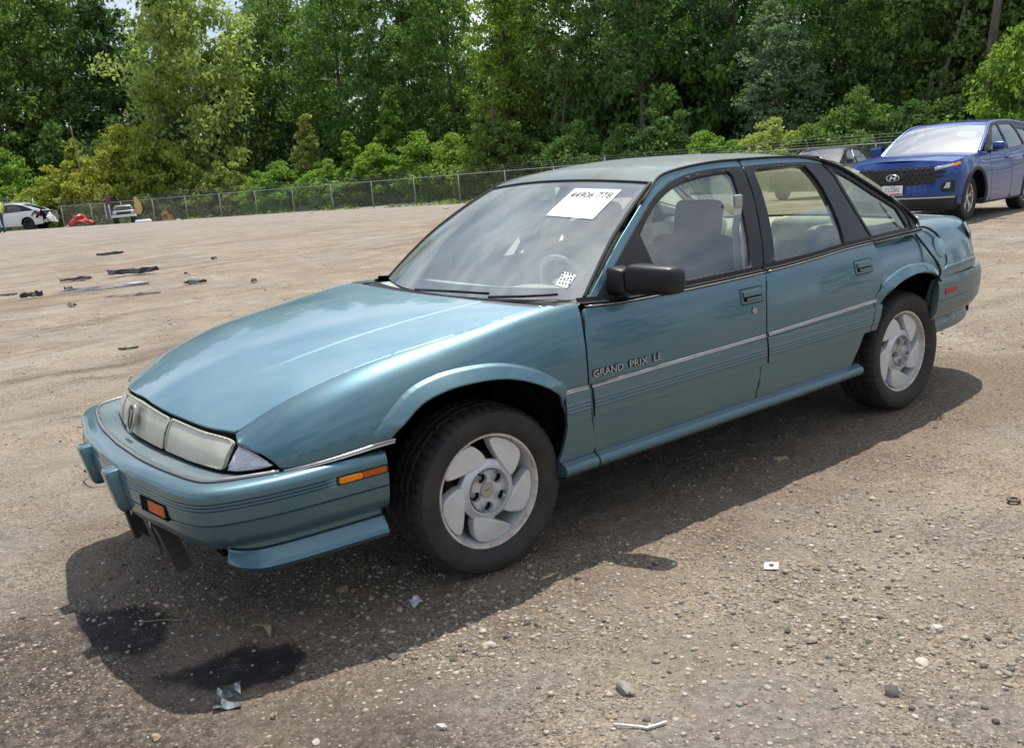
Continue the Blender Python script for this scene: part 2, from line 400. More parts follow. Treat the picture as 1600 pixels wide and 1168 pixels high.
def tube(name, pts, r, m, parent=None, seg=8, smooth_n=0, caps=True, rads=None):
    P = [np.array(p, float) for p in pts]
    if smooth_n: P = cr(P, smooth_n)
    if rads is not None: rads = np.interp(np.linspace(0, 1, len(P)), np.linspace(0, 1, len(rads)), rads)
    V, F = [], []
    up = np.array([0, 0, 1.0])
    t0 = P[1]-P[0]; t0 = t0/np.linalg.norm(t0)
    if abs(t0@up) > 0.9: up = np.array([1.0, 0, 0])
    s = np.cross(t0, up); s /= np.linalg.norm(s)
    for i, p in enumerate(P):
        t = (P[min(i+1, len(P)-1)]-P[max(i-1, 0)]); t /= max(np.linalg.norm(t), 1e-9)
        s = s-t*(s@t); s /= max(np.linalg.norm(s), 1e-9); b = np.cross(t, s)
        rr = rads[i] if rads is not None else r
        for k in range(seg):
            a = 2*PI*k/seg; V.append(p+rr*(math.cos(a)*s+math.sin(a)*b))
    n = len(P)
    for i in range(n-1):
        for k in range(seg):
            F.append([i*seg+k, i*seg+(k+1) % seg, (i+1)*seg+(k+1) % seg, (i+1)*seg+k])
    if caps: F.append(list(range(seg))[::-1]); F.append([(n-1)*seg+k for k in range(seg)])
    return mk(name, np.array(V), F, m, parent)
def lathe(name, prof, m, parent=None, seg=64, axis='y', angle=35, mats=None, mi=None):
    """prof: list of (radius, offset along axis)"""
    V = []; F = []; n = len(prof)
    for i in range(seg):
        a = 2*PI*i/seg
        for r, h in prof:
            V.append((r*math.cos(a), h, r*math.sin(a)) if axis == 'y' else (r*math.cos(a), r*math.sin(a), h))
    for i in range(seg):
        for j in range(n-1):
            a, b = i*n+j, ((i+1) % seg)*n+j
            F.append([a, a+1, b+1, b] if axis == 'y' else [a, b, b+1, a+1])
    o = mk(name, np.array(V), F, m, parent)
    o.data.set_sharp_from_angle(angle=R(angle))
    return o
def text_mesh(name, body, size, m, parent, origin, xdir, ydir, extrude=0.0, shear=0.0, wscale=1.0, center=True, bevel=0.0, offset=0.0):
    cu = bpy.data.curves.new(name, 'FONT'); cu.body = body; cu.size = size; cu.extrude = extrude; cu.shear = shear; cu.bevel_depth = bevel; cu.offset = offset
    cu.resolution_u = 3
    if center: cu.align_x = 'CENTER'; cu.align_y = 'CENTER'
    t = bpy.data.objects.new(name, cu); COL.objects.link(t)
    dg = bpy.context.evaluated_depsgraph_get(); dg.update()
    me = bpy.data.meshes.new_from_object(t.evaluated_get(dg))
    bpy.data.objects.remove(t); bpy.data.curves.remove(cu)
    x = Vector(xdir).normalized(); y = Vector(ydir); y = (y-x*y.dot(x)).normalized(); z = x.cross(y)
    T = Matrix(((x.x*wscale, y.x, z.x, origin[0]), (x.y*wscale, y.y, z.y, origin[1]), (x.z*wscale, y.z, z.z, origin[2]), (0, 0, 0, 1)))
    me.transform(T); me.materials.clear(); me.materials.append(m)
    o = bpy.data.objects.new(name, me); COL.objects.link(o); o.parent = parent
    return o
# ================================================================== the teal sedan
WK = [(-2.4, .68), (-2.27, .765), (-2.17, .812), (-2.0, .85), (-1.6, .887), (-1, .905), (0, .913), (.9, .912), (1.4, .905), (1.75, .885), (2.0, .85), (2.15, .80), (2.25, .74), (2.32, .67)]
def Wd(x): return spl(x, WK)
def Ys(x, z):
    z = np.asarray(z, float)
    up = np.clip((z-.60)/.35, 0, None); dn = np.clip((.56-z)/.40, 0, None)
    return Wd(x)-.055*up**2.2-.055*dn**1.6
def Yg(x, z):
    z = np.asarray(z, float); x = np.asarray(x, float); t = (z-.94)/.42
    y = .842-.20*t-.035*t*t
    return y-.075*np.clip((-.6-x)/1.1, 0, None)**1.6-.04*np.clip((x-.3)/.6, 0, None)**1.5
def S_side(U): return np.stack([U[:, 0], Ys(U[:, 0], U[:, 1]), U[:, 1]], 1)
def S_gh(U): return np.stack([U[:, 0], Yg(U[:, 0], U[:, 1]), U[:, 1]], 1)
def g3(p, off=0.0): return (p[0], float(Yg(p[0], p[1]))+off, p[1])
def s3(p, off=0.0): return (p[0], float(Ys(p[0], p[1]))+off, p[1])

ARCH_F = [(1.774, .642), (1.738, .675), (1.653, .731), (1.556, .756), (1.459, .762), (1.349, .756), (1.258, .735), (1.167, .696), (1.105, .655), (1.074, .63), (1.045, .567), (1.036, .517), (1.043, .47), (1.061, .406), (1.078, .367)]
ARCH_R = [(-.895, .362), (-.93, .44), (-.985, .56), (-1.055, .675), (-1.134, .714), (-1.241, .739), (-1.359, .748), (-1.451, .738), (-1.529, .717), (-1.584, .677), (-1.604, .622), (-1.606, .529), (-1.573, .475), (-1.53, .435)]
ARCH_F = [tuple(p) for p in cr(ARCH_F, 4)]; ARCH_R = [tuple(p) for p in cr(ARCH_R, 4)]
# seam (hood / trunk edge) in plan and height
SY = [(-2.32, .60), (-2.16, .655), (-1.6, .70), (-1.0, .72), (.9, .80), (1.3, .775), (1.6, .745), (1.85, .715), (2.05, .68), (2.21, .64)]
SZ = [(-2.32, .915), (-2.22, .95), (-2.0, .975), (-1.6, .985), (-1.0, .99), (.9, .958), (1.041, .952), (1.359, .918), (1.588, .892), (1.744, .870), (1.894, .838), (2.037, .795), (2.142, .747), (2.207, .714)]
def body_pt(x, v):
    x = np.asarray(x, float); v = np.asarray(v, float)
    t = np.clip((v-.60)/.42, 0, 1); ys = spl(x, SY); zs = spl(x, SZ); Wx = Wd(x)
    dz = zs-.60
    y1 = Wx+.004; z1 = .60+.62*dz; y2 = ys+.50*(Wx-ys); z2 = zs-.10*(Wx-ys)
    a, b, c, d = (1-t)**3, 3*(1-t)**2*t, 3*(1-t)*t*t, t**3
    y = a*Wx+b*y1+c*y2+d*ys; z = a*.60+b*z1+c*z2+d*zs
    lo = v < .60
    y = np.where(lo, Ys(x, v), y); z = np.where(lo, v, z)
    return y, z
def v_of(x, z):
    if z <= .60: return z
    lo, hi = .60, 1.02
    for _ in range(30):
        m_ = (lo+hi)/2
        if float(body_pt(x, m_)[1]) < z: lo = m_
        else: hi = m_
    return (lo+hi)/2
def S_body(U):
    y, z = body_pt(U[:, 0], U[:, 1]); x = U[:, 0]
    P = np.stack([x, z], 1)
    for A, w_ in ((ARCH_F, .052), (ARCH_R, .052)):
        near = (x > min(a[0] for a in A)-.08) & (x < max(a[0] for a in A)+.08)
        if near.any():
            d = pdist(P[near], A, closed=False)
            k = np.clip(1-d/w_, 0, 1)
            k = np.minimum(k*2.5, 0.22+0.78*k)*(k > 0)
            fade = np.clip((z[near]-.60)/.08, 0, 1)
            if A is ARCH_R: fade = fade*np.clip((-x[near]-1.005)/.09, 0, 1)
            y[near] += .034*k*fade
    return np.stack([x, y, z], 1)
def offs(poly, d):
    L = np.array(poly, float); t = np.gradient(L, axis=0); t /= np.linalg.norm(t, axis=1)[:, None]
    return L+np.stack([-t[:, 1], t[:, 0]], 1)*d
def xv(pts): return [(x, v_of(x, z)) for x, z in pts]
def hood_z(x, y):
    zc = spl(x, [(.8, .955), (1.1, .968), (1.3, .963), (1.6, .941), (1.85, .905), (2.05, .862), (2.2, .815), (2.318, .761), (2.34, .748)])
    ys = spl(x, SY); zs = spl(x, SZ+[(2.34, .62)])
    p = spl(x, [(1.0, 2.6), (2.2, 2.0)])
    z = zc-(zc-zs)*(np.abs(y)/ys)**p
    yc = spl(x, [(1.0, .50), (1.6, .47), (1.9, .44), (2.2, .32)])
    s = np.clip((yc+.007-np.abs(y))/.014, 0, 1); s = s*s*(3-2*s)
    return z+.0026*(s-.5)*np.clip((2.24-x)/.2, 0, 1)
def S_hood(U): return np.stack([U[:, 0], U[:, 1], hood_z(U[:, 0], U[:, 1])], 1)

car = empty('teal_sedan', (0, 0, 0), label='weathered metallic teal four-door sedan with dusty peeling roof in the foreground', cat='car')
root = car
# ---- dark inner mass (floor, bays, wheel housings)
rbox('underbody', (0.0, 0, .34), (2.0, 1.52, .20), M['dark'], root, r=.02)
rbox('engine_bay_light_block', (1.62, 0, .52), (1.0, 1.16, .46), M['dark'], root, r=.02)  # black box added to block light below the hood
rbox('boot_floor', (-1.75, 0, .50), (.85, 1.16, .46), M['dark'], root, r=.02)
rbox('firewall', (.98, 0, .60), (.16, 1.60, .60), M['dark'], root, r=.02)
# wheel housings
for nm, cx, rr in (('wheel_housing', 1.405, .455), ('wheel_housing', -1.30, .42)):
    for sg in (1, -1):
        V = []; F = []
        for i in range(25):
            a = -0.02+(PI+.04)*i/24
            for yy in (.885, .58): V.append((cx+rr*(.86 if cx > 0 else .93)*math.cos(a), sg*yy*(1 if yy < .8 else .94), .33+rr*math.sin(a)))
        n0 = len(V)
        for i in range(24): F.append([2*i, 2*i+1, 2*i+3, 2*i+2])
        F.append([2*i+1 for i in range(25)])
        mk(nm, V, F, M['dark'], root, smooth=False)

# ---- hood
lip = [(2.318, 0), (2.317, .15), (2.300, .3), (2.255, .5), (2.203, .628)]
seam = [(x, float(spl(x, SY))-.003) for x in (2.203, 2.142, 2.037, 1.894, 1.744, 1.588, 1.359, 1.15, 1.03)]
rear = [(1.03, .773), (1.065, .64), (1.11, .4), (1.135, .2), (1.14, 0)]
half = cr(lip, 5)+cr(seam, 4)[1:]+cr(rear, 4)[1:]
hood_out = [tuple(p) for p in half]+[(p[0], -p[1]) for p in half[::-1][1:-1]]
crs = []
for x in np.arange(1.08, 2.23, .014):
    yc = float(spl(x, [(1.0, .50), (1.6, .47), (1.9, .44), (2.2, .32)]))
    for d in (-.016, -.010, -.0065, -.003, 0, .003, .0065, .010, .016):
        crs += [(x, yc+d), (x, -yc-d)]
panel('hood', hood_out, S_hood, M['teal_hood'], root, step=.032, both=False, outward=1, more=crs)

# ---- front fenders
G_ = .0028
fender = [(x, 1.02) for x in (1.0, 1.15, 1.359, 1.588, 1.744, 1.894, 2.037, 2.142, 2.203)]
tip = xv([(2.215, .700), (2.190, .678), (2.155, .648), (2.140, .628), (2.132, .612)])
low = xv([(2.05, .610), (1.90, .620), (1.80, .628), (1.776, .632)])
archf = [(x, v_of(x, z)) for x, z in ARCH_F]
back = xv([(1.068, .360), (.90, .360), (.896, .40), (.921, .54), (.926, .633), (.919, .74), (.909, .84), (.888, .93), (.884, .944)])
topb = xv([(.93, .948)])+[(.985, .985)]
f_out = fender+tip+low+archf+back+topb
def rings(A, sg):
    out = []
    for d in (.006, .016, .028, .040, .0465, .051, .0535, .060):
        q = resample(offs(A, d*sg), 170)
        out += [(a, v_of(a, b)) for a, b in q if b > .60]
    return out
fend = panel('front_fender', f_out, S_body, M['teal'], root, step=.03, outward=None, more=rings(ARCH_F, -1))
# ---- cowl between hood and windshield
cw_a = [(1.03, .80, .945), (1.07, .66, .952), (1.115, .4, .957), (1.14, 0, .958)]
cw_b = [(.845, .812, .944), (.93, .70, .946), (.99, .4, .944), (1.02, 0, .944)]
def sym(c): return [np.array(p) for p in cr(c, 6)]+[np.array([p[0], -p[1], p[2]]) for p in cr(c, 6)[::-1][1:]]
A0 = np.array(resample(sym(cw_a), 61)); B0 = np.array(resample(sym(cw_b), 61))
A0d = A0-[0.004, 0, .006]
grid_mesh('cowl', np.stack([A0-[.002, 0, .03], A0-[.022, 0, .018], B0+[.02, 0, -.012], B0], 0), M['black'], root)
tube('cowl_moulding', [tuple(p+[-.004, 0, .004]) for p in A0], .0055, M['chrome'], root, seg=6)
# ---- doors (lower skins)
FD = [(.880, .925), (.902, .84), (.912, .744), (.918, .633), (.914, .54), (.889, .31), (.885, .302), (.4, .30), (-.070, .300), (-.065, .368), (-.092, .500), (-.1225, .53), (-.1275, .62), (-.135, .70), (-.157, .82), (-.190, .918)]
topF = [tuple(p) for p in cr([(-.190, .918), (.05, .915), (.341, .915), (.691, .922), (.880, .938)], 5)]
BG = [(-.196, .918), (-.164, .82), (-.142, .70), (-.1345, .62), (-.1285, .53), (-.099, .505), (-.072, .368), (-.076, .300)]
RR = [(-.79, .300), (-.811, .37), (-.874, .468), (-.896, .512), (-.935, .53), (-.972, .607), (-.990, .676), (-1.033, .714), (-1.060, .76), (-1.079, .834), (-1.070, .89), (-1.043, .944)]
RRs = RR[:5]+[tuple(p) for p in cr(RR[5:], 3)]
topR = [tuple(p) for p in cr([(-1.043, .944), (-.80, .940), (-.604, .930), (-.35, .920), (-.196, .918)], 5)]
fd = panel('front_door', FD[:-1]+topF[:-1][:1]+topF[1:-1], S_side, M['teal'], root, step=.045)
rd = panel('rear_door', BG+RRs+topR[1:-1], S_side, M['teal'], root, step=.045)
# ---- rear quarter
RQ = [(x-.006, z) for x, z in RRs[8:]]
q_in = [(x, z) for x, z in RRs if z >= .60]
q_front = [(x-.006, v_of(x, z)) for x, z in q_in]
q_belt = xv([(-1.20, .946), (-1.40, .946), (-1.54, .948), (-1.60, .965)])
q_top = [(-1.64, 1.0), (-1.70, 1.02), (-2.0, 1.02), (-2.16, 1.02), (-2.275, 1.02)]
q_rear = xv([(-2.275, .885), (-2.13, .885), (-2.112, .80), (-2.11, .70), (-2.11, .689)])
q_low = xv([(-2.0, .686), (-1.80, .682), (-1.60, .678)])
q_arch = [(x, v_of(x, z)) for x, z in ARCH_R[::-1] if z > .60 and x > -1.592]
panel('rear_quarter_panel', q_front+q_belt+q_top+q_rear+q_low+q_arch, S_body, M['teal'], root, step=.032, more=rings(ARCH_R, -1))
# ---- lower cladding bands with three ribs
def S_clad(U):
    P = S_side(U); z = U[:, 1]
    P[:, 1] += .009
    for zg in (.583, .569, .555): P[:, 1] += .0035*np.exp(-((z-zg)/.0035)**2)
    P[:, 1] -= .006*np.clip((z-.617)/.02, 0, 1)
    return P
def band(name, x0, x1, z0=.512, z1=.632, parents=root, lean0=0, lean1=0, m='teal_dull'):
    zs_ = [z0+.004, .530, .5485, .552, .555, .558, .5615, .566, .569, .572, .5755, .580, .583, .586, .5895, .60, z1-.012, z1]
    zs_ = [z for z in zs_ if z0 < z <= z1]
    n = max(3, int(abs(x1-x0)/.06)); A = np.zeros((n, len(zs_)+2, 3))
    for i in range(n):
        t = i/(n-1)
        for j, z in enumerate([z0]+zs_+[z1]):
            k = (z-z0)/(z1-z0); x = x0+lean0*k+(x1+lean1*k-x0-lean0*k)*t
            P = S_clad(np.array([[x, z]]))[0]
            if j == 0 or j == len(zs_)+1: P[1] -= .011
            A[i, j] = P
    return grid_mesh(name, A, M[m], parents[0], flip=(x1 > x0), both=parents[1], angle=35)
clF = band('cladding', .907, -.121, parents=fd)
clR = band('cladding', -.133, -.925, parents=rd, lean1=-.055)
band('fender_cladding', 1.046, .926, parents=(root, root))
band('quarter_cladding', -.932, -.985, z1=.635, parents=(root, root), lean0=-.055, lean1=-.06)
# chrome strip above the cladding (worn, paint flaking)
def strip(name, x0, x1, z0f, z1f, m, parents, depth=.010, yo=.006, S=S_side):
    n = max(4, int(abs(x1-x0)/.05)); A = []
    for (dz, dy) in ((-.0095, 0), (-.0085, .6), (-.005, 1), (-.001, .75), (.001, .75), (.005, 1), (.0085, .6), (.0095, 0)):
        A.append([S(np.array([[x0+(x1-x0)*i/(n-1), z0f+(z1f-z0f)*i/(n-1)+dz]]))[0]+[0, yo*0+depth*dy, 0] for i in range(n)])
    return grid_mesh(name, np.array(A), m, parents[0], both=parents[1], flip=(x1 < x0), angle=50)
strip('chrome_strip', .913, -.118, .636, .6435, M['chrome'], fd)
strip('chrome_strip', -.137, -.985, .645, .6625, M['chrome'], rd)
strip('chrome_strip', 1.062, .930, .637, .636, M['chrome'], fend)
strip('chrome_strip', 2.125, 1.765, .606, .628, M['chrome'], fend, S=lambda U: S_body(np.stack([U[:, 0], U[:, 1]], 1)))
strip('quarter_strip', -1.60, -2.10, .675, .683, M['teal_dull'], (root, root), depth=.006, S=lambda U: S_body(np.stack([U[:, 0], U[:, 1]+.003], 1)))
# rocker skirt
def rocker(name, x0, x1):
    n = max(3, int(abs(x1-x0)/.08)); A = []
    for (dy, z) in ((-.055, .362), (-.030, .364), (-.014, .358), (-.008, .352), (.000, .350), (.010, .340), (.012, .326), (.006, .312), (-.006, .302), (-.05, .292)):
        A.append([(x0+(x1-x0)*i/(n-1), float(Wd(x0+(x1-x0)*i/(n-1)))+dy, z) for i in range(n)])
    grid_mesh(name, np.array(A), M['teal'], root, both=True, flip=(x1 > x0), angle=60)
    for sg in (1, -1):
        for xe in (x0, x1):
            pr = [(xe, sg*(float(Wd(xe))+a[0]), a[1]) for a in ((-.055, .362), (-.014, .358), (.000, .350), (.010, .340), (.012, .326), (.006, .312), (-.05, .292))]
            mk('rocker_end', pr, [list(range(len(pr)))], M['teal'], root, smooth=False)
rocker('rocker_skirt', 1.067, .903); rocker('rocker_skirt', .896, -.868)
# inner sill behind door bottoms
rbox('sill', (.07, .80, .36), (1.95, .10, .13), M['dark'], root, r=.01); rbox('sill', (.07, -.80, .36), (1.95, .10, .13), M['dark'], root, r=.01)
# ---- belt mouldings
def beltband(name, pts, parents):
    P = np.array(resample(cr(pts, 6), 40)); rows = []
    for dz, fy, col in ((-.004, 0, 0), (.004, .35, 0), (.010, .30, 0), (.012, .9, 0), (.028, 1, 0)):
        rows.append([(p[0], (1-fy)*(float(Ys(p[0], p[1]-.002))+.006)+fy*(float(Yg(p[0], .947))+.004), p[1]+dz) for p in P])
    return grid_mesh(name, np.array(rows), M['black'], parents[0], both=parents[1], angle=30)
bF = [(.872, .934), (.691, .921), (.341, .915), (.05, .915), (-.188, .917)]; bR = [(-.198, .918), (-.35, .920), (-.604, .930), (-.80, .940), (-1.043, .944)]
beltband('belt_moulding', bF, fd); beltband('belt_moulding', bR, rd)
def chline(name, pts, parents, r=.0032, dz=.001, dy=.008):
    P = resample(cr(pts, 6), 30)
    for sg, par in ((1, parents[0]), (-1, parents[1])):
        tube(name, [(p[0], sg*(float(Ys(p[0], p[1]))+dy-.004), p[1]+dz) for p in P], r, M['chrome'], par, seg=6)
chline('chrome_line', bF, fd); chline('chrome_line', bR[:-1]+[(-1.035, .944)], rd)
beltband('belt_moulding', [(-1.055, .944), (-1.25, .946), (-1.44, .946), (-1.545, .948)], (root, root))
# ---- greenhouse: painted door frames, black window frames, glass
GUT = [(.817, .945), (.594, 1.117), (.484, 1.192), (.356, 1.274), (.235, 1.348), (.18, 1.374), (.105, 1.390), (-.046, 1.405), (-.223, 1.412), (-.363, 1.4105)]
FRO = [(-.369, 1.376), (-.251, 1.380), (-.111, 1.379), (.024, 1.367), (.17, 1.334), (.328, 1.26), (.485, 1.155), (.63, 1.05), (.772, .943)]
cgut = [tuple(p) for p in cr(GUT, 4)]; cfro = [tuple(p) for p in cr(FRO, 4)]
panel('a_pillar', cgut+cfro, S_gh, M['teal'], [fd[0], fd[1]], step=.04, bevel=.003)
GUR = [(-.371, 1.4105), (-.586, 1.405), (-.78, 1.395), (-.88, 1.383), (-.985, 1.362)]
FRR = [(-.99, 1.342), (-.92, 1.356), (-.80, 1.366), (-.6, 1.374), (-.377, 1.376)]
panel('roof_rail', [tuple(p) for p in cr(GUR, 4)]+[tuple(p) for p in cr(FRR, 4)], S_gh, M['teal'], [rd[0], rd[1]], step=.04, bevel=.003)
BGU = [(-.3695, 1.329), (-.3465, 1.241), (-.3065, 1.139), (-.2465, 1.007), (-.205, .937)]
gF = [(.425, .952), (.433, 1.155), (.36, 1.212), (.271, 1.266), (.19, 1.30), (.121, 1.324), (.04, 1.342), (-.06, 1.353), (-.181, 1.359), (-.270, 1.360), (-.280, 1.34), (-.268, 1.29), (-.232, 1.182), (-.19, 1.072), (-.128, .950)]
panel('window_frame', [(.772, .943)]+[(.30, .934)]+BGU[::-1]+cfro[:-1], S_gh, M['black'], [fd[0], fd[1]], holes=[gF], step=.05, off=-.002)
gR = [(-.440, 1.355), (-.425, 1.265), (-.395, 1.166), (-.351, 1.053), (-.303, .955), (-.854, .962), (-.878, 1.05), (-.888, 1.148), (-.885, 1.239), (-.868, 1.30), (-.84, 1.345), (-.80, 1.353)]
RFO = [(-1.092, .953), (-1.052, 1.089), (-1.030, 1.20), (-1.022, 1.28), (-.985, 1.338)]
BGR = [(x-.007, z) for x, z in BGU]
panel('window_frame', BGR[::-1][:1]+[(-.212, .94)][:0]+BGR[::-1][1:]+[tuple(p) for p in cr(FRR, 4)][::-1][:-1]+RFO[::-1], S_gh, M['black_gloss'], [rd[0], rd[1]], holes=[gR], step=.05, off=-.002)
# pillar overlays between the doors (glossy black)
def inset(poly, d, c=None):
    P = np.array(poly, float); c = P.mean(0) if c is None else c
    return [tuple(p+(p-c)/np.linalg.norm(p-c)*d) for p in P]
def expand(poly, d):
    L = np.array(poly, float); nx = np.roll(L, -1, 0)-np.roll(L, 1, 0); nx /= np.linalg.norm(nx, axis=1)[:, None]
    nn = np.stack([nx[:, 1], -nx[:, 0]], 1)
    area = 0.5*np.sum(L[:, 0]*np.roll(L[:, 1], -1)-np.roll(L[:, 0], -1)*L[:, 1])
    return [tuple(p) for p in L+nn*(d if area > 0 else -d)]
panel('door_glass', expand(gF, .006), S_gh, M['glass'], [fd[0], fd[1]], step=.08, off=-.012, flange=0, bevel=0)
gRl = [(-.361, 1.085), (-.351, 1.053), (-.303, .955), (-.854, .962), (-.878, 1.05), (-.886, 1.13), (-.886, 1.150), (-.6, 1.128)]
gRl = [(-.375, 1.110), (-.351, 1.053), (-.303, .955), (-.854, .962), (-.878, 1.05), (-.888, 1.148), (-.65, 1.138)]
panel('door_glass', expand(gRl, .005), S_gh, M['glass'], [rd[0], rd[1]], step=.08, off=-.014, flange=.004, bevel=0)
# quarter trim and glass
DRIP = [(-.985, 1.362), (-1.11, 1.318), (-1.26, 1.231), (-1.417, 1.135), (-1.513, 1.078), (-1.575, 1.023), (-1.602, .985), (-1.585, .955), (-1.54, .945)]
cdr = [tuple(p) for p in cr(DRIP, 4)]
gQ = [(-1.050, 1.308), (-1.16, 1.252), (-1.31, 1.157), (-1.455, 1.075), (-1.483, .972), (-1.117, .964), (-1.085, 1.074), (-1.064, 1.198)]
panel('quarter_trim', cdr+[(-1.098, .953)]+[(x-.006, z) for x, z in RFO[1:]], S_gh, M['black'], root, holes=[gQ], step=.05)
panel('quarter_glass', expand(gQ, .005), S_gh, M['glass_tint'], root, step=.08, off=-.008, flange=0, bevel=0)
for sg in (1, -1):
    tube('drip_rail', [(p[0], sg*(float(Yg(p[0], p[1]))+.002), p[1]+.001) for p in cgut[12:]+[tuple(q) for q in cr(GUR, 4)]], .0058, M['rubber'], root, seg=6)
    tube('drip_rail', [(p[0], sg*(float(Yg(p[0], p[1]))+.004), p[1]+.003) for p in cdr], .009, M['black'], root, seg=8)
    tube('drip_chrome', [(p[0]+.0, sg*(float(Yg(p[0], p[1]))-.004), p[1]+.013) for p in cdr[:-3]], .0045, M['chrome'], root, seg=6)
# ---- roof
hdL = np.array([(.235, .600, 1.350), (.26, .45, 1.368), (.285, .22, 1.379), (.292, 0, 1.382)])
GY = [g3(p) for p in [tuple(q) for q in cr(GUT[4:], 4)]+[tuple(q) for q in cr(GUR, 4)]]
GYa = np.array(GY)
nR = 34; xs_ = np.linspace(.235, -.985, nR)
ez = np.interp(-xs_, -GYa[:, 0], GYa[:, 2]); ey = np.interp(-xs_, -GYa[:, 0], GYa[:, 1])
def roofgrid(dz=0.0, inset_=0.0):
    A = np.zeros((nR, 41, 3))
    for i in range(nR):
        t = i/(nR-1)
        for j in range(41):
            s = -1+2*j/40; crown = (1-abs(s)**2.2)
            c = .032+.010*math.sin(PI*t)
            xx = xs_[i]+(.057*(1-t)**3-.055*t**3)*(1-s*s)
            A[i, j] = (xx, s*(ey[i]-inset_), ez[i]+c*crown+dz)
    return A
grid_mesh('roof', roofgrid(), M['teal_roof'], root)
grid_mesh('headliner', roofgrid(-.028, .01), M['beige_trim'], root, flip=True)
# ---- windshield and rear window
def glass_patch(name, edge, cx_top, cz_top, cx_bot, cz_bot, m, nv=24, nu=41, bulge=.02, inner=(0, 1, 0, 1), off=0.0, flip=False):
    """edge: list of (x,y,z) of the left edge from bottom to top; mirrored on the right; centre offset in plan"""
    E_ = resample(edge, 101)
    A = np.zeros((nv, nu, 3))
    for i in range(nv):
        tv = inner[2]+(inner[3]-inner[2])*i/(nv-1)
        p = np.array([np.interp(tv, np.linspace(0, 1, 101), E_[:, k]) for k in range(3)])
        cx = cx_bot+(cx_top-cx_bot)*tv; cz = cz_bot+(cz_top-cz_bot)*tv
        for j in range(nu):
            su = inner[0]+(inner[1]-inner[0])*j/(nu-1); s = 1-2*su
            k = 1-abs(s)**2.0
            A[i, j] = (p[0]+cx*k, p[1]*s, p[2]+cz*k)
    # bulge along patch normal
    for i in range(nv):
        tv = inner[2]+(inner[3]-inner[2])*i/(nv-1)
        b = bulge*4*tv*(1-tv)
        d = A[-1, nu//2]-A[0, nu//2]; n = np.array([-d[2], 0, d[0]]); n /= np.linalg.norm(n)
        if n[2] < 0: n = -n
        A[i] += n*(b+off)
    return A
wsE = [g3(p) for p in [tuple(q) for q in cr([(.817, .945), (.594, 1.117), (.484, 1.192), (.356, 1.274), (.235, 1.348)], 5)]]
wsE = [(x, y-.012, z) for x, y, z in wsE]
wk = dict(cx_top=.057, cz_top=.030, cx_bot=.185, cz_bot=-.004, bulge=.018)
frit = [(0, .034, 0, 1), (.966, 1, 0, 1), (.034, .966, 0, .085), (.034, .966, .955, 1)]
A = glass_patch('w', wsE, m=None, off=.001, **wk)
ws = grid_mesh('windshield', A, M['windshield'], root, flip=True)
for f in frit:
    B = glass_patch('f', wsE, m=None, inner=f, off=-.0035, nv=12 if f[3]-f[2] < .5 else 24, nu=6 if f[1]-f[0] < .5 else 41, **wk)
    grid_mesh('black_border', B, M['black'], ws, flip=True)
B = glass_patch('f', wsE, m=None, inner=(.0, 1, .99, 1), off=.004, nv=3, **wk)
tube('header_seal', [tuple(p) for p in B[-1]], .006, M['rubber'], ws, seg=6)
for j in (0, -1): tube('side_seal', [tuple(p*[1, .992, 1]) for p in glass_patch('f', wsE, m=None, off=.003, nv=40, **wk)[:, j]], .009, M['rubber'], ws, seg=6)
# rear window
rwE = [(p[0]+.004, float(Yg(p[0], p[1]))-.012, p[1]+.012) for p in [tuple(q) for q in cr(DRIP[:7], 5)]][::-1]
rw = glass_patch('r', rwE, m=None, cx_top=-.055, cz_top=.032, cx_bot=-.12, cz_bot=.01, bulge=.03, nv=20)
grid_mesh('rear_window', rw, M['glass_tint'], root)
tube('rear_window_seal', [tuple(p+[0, 0, .004]) for p in rw[0]], .008, M['rubber'], root, seg=6)
tube('rear_window_seal', [tuple(p+[0, 0, .004]) for p in rw[-1]], .008, M['rubber'], root, seg=6)
# ---- boot lid and tail
def S_deck(U):
    x, y = U[:, 0], U[:, 1]; zs = spl(x, SZ); ys = spl(x, SY)
    return np.stack([x, y, zs+.018*(1-(np.abs(y)/ys)**2.2)], 1)
dk = [(-1.64, .69), (-1.8, .684), (-2.0, .668), (-2.16, .652), (-2.275, .612), (-2.315, .40), (-2.33, .2), (-2.335, 0)]
dkr = [(-1.71, .5), (-1.74, .25), (-1.745, 0)]
dh = dk; deck = dh+[(x, -y) for x, y in dh[::-1][1:]]+[(x, -y) for x, y in dkr]+[(x, y) for x, y in dkr[::-1][1:]]
panel('boot_lid', deck, S_deck, M['teal'], root, step=.05, both=False, outward=1)
T_ = [(-2.105, .806), (-2.155, .790), (-2.21, .760), (-2.255, .720), (-2.295, .655), (-2.32, .55), (-2.35, .3), (-2.355, 0)]
def tailband(name, z0, z1, m, d0=0, d1=0, ysplit=None, par=root, zsn=5):
    c = resample(cr(T_, 6), 40); full = np.concatenate([c, (c*[1, -1])[::-1][1:]])
    A = []
    for k in range(zsn):
        t = k/(zsn-1); z = z0+(z1-z0)*t; d = d0+(d1-d0)*t
        A.append([(p[0]+d, p[1]*(1-d*.6), z) for p in full])
    return grid_mesh(name, np.array(A), m, par, flip=True)
tailband('tail_lamp', .715, .872, M['tail_dark'], .006, .022)
tailband('tail_panel', .868, .935, M['teal'], .022, .055)
tailband('tail_lower', .66, .715, M['teal'], 0.0, 0.0)
for i_, (z0, z1, mm_) in enumerate(()):
    c = resample(cr(T_[:4], 6), 10)
    for sg in (1, -1):
        grid_mesh('reverse_lens', np.array([[(p[0]-.006, sg*p[1]*1.004, z) for p in c] for z in (z0, (z0+z1)/2, z1)]), M[mm_], root, flip=(sg > 0))
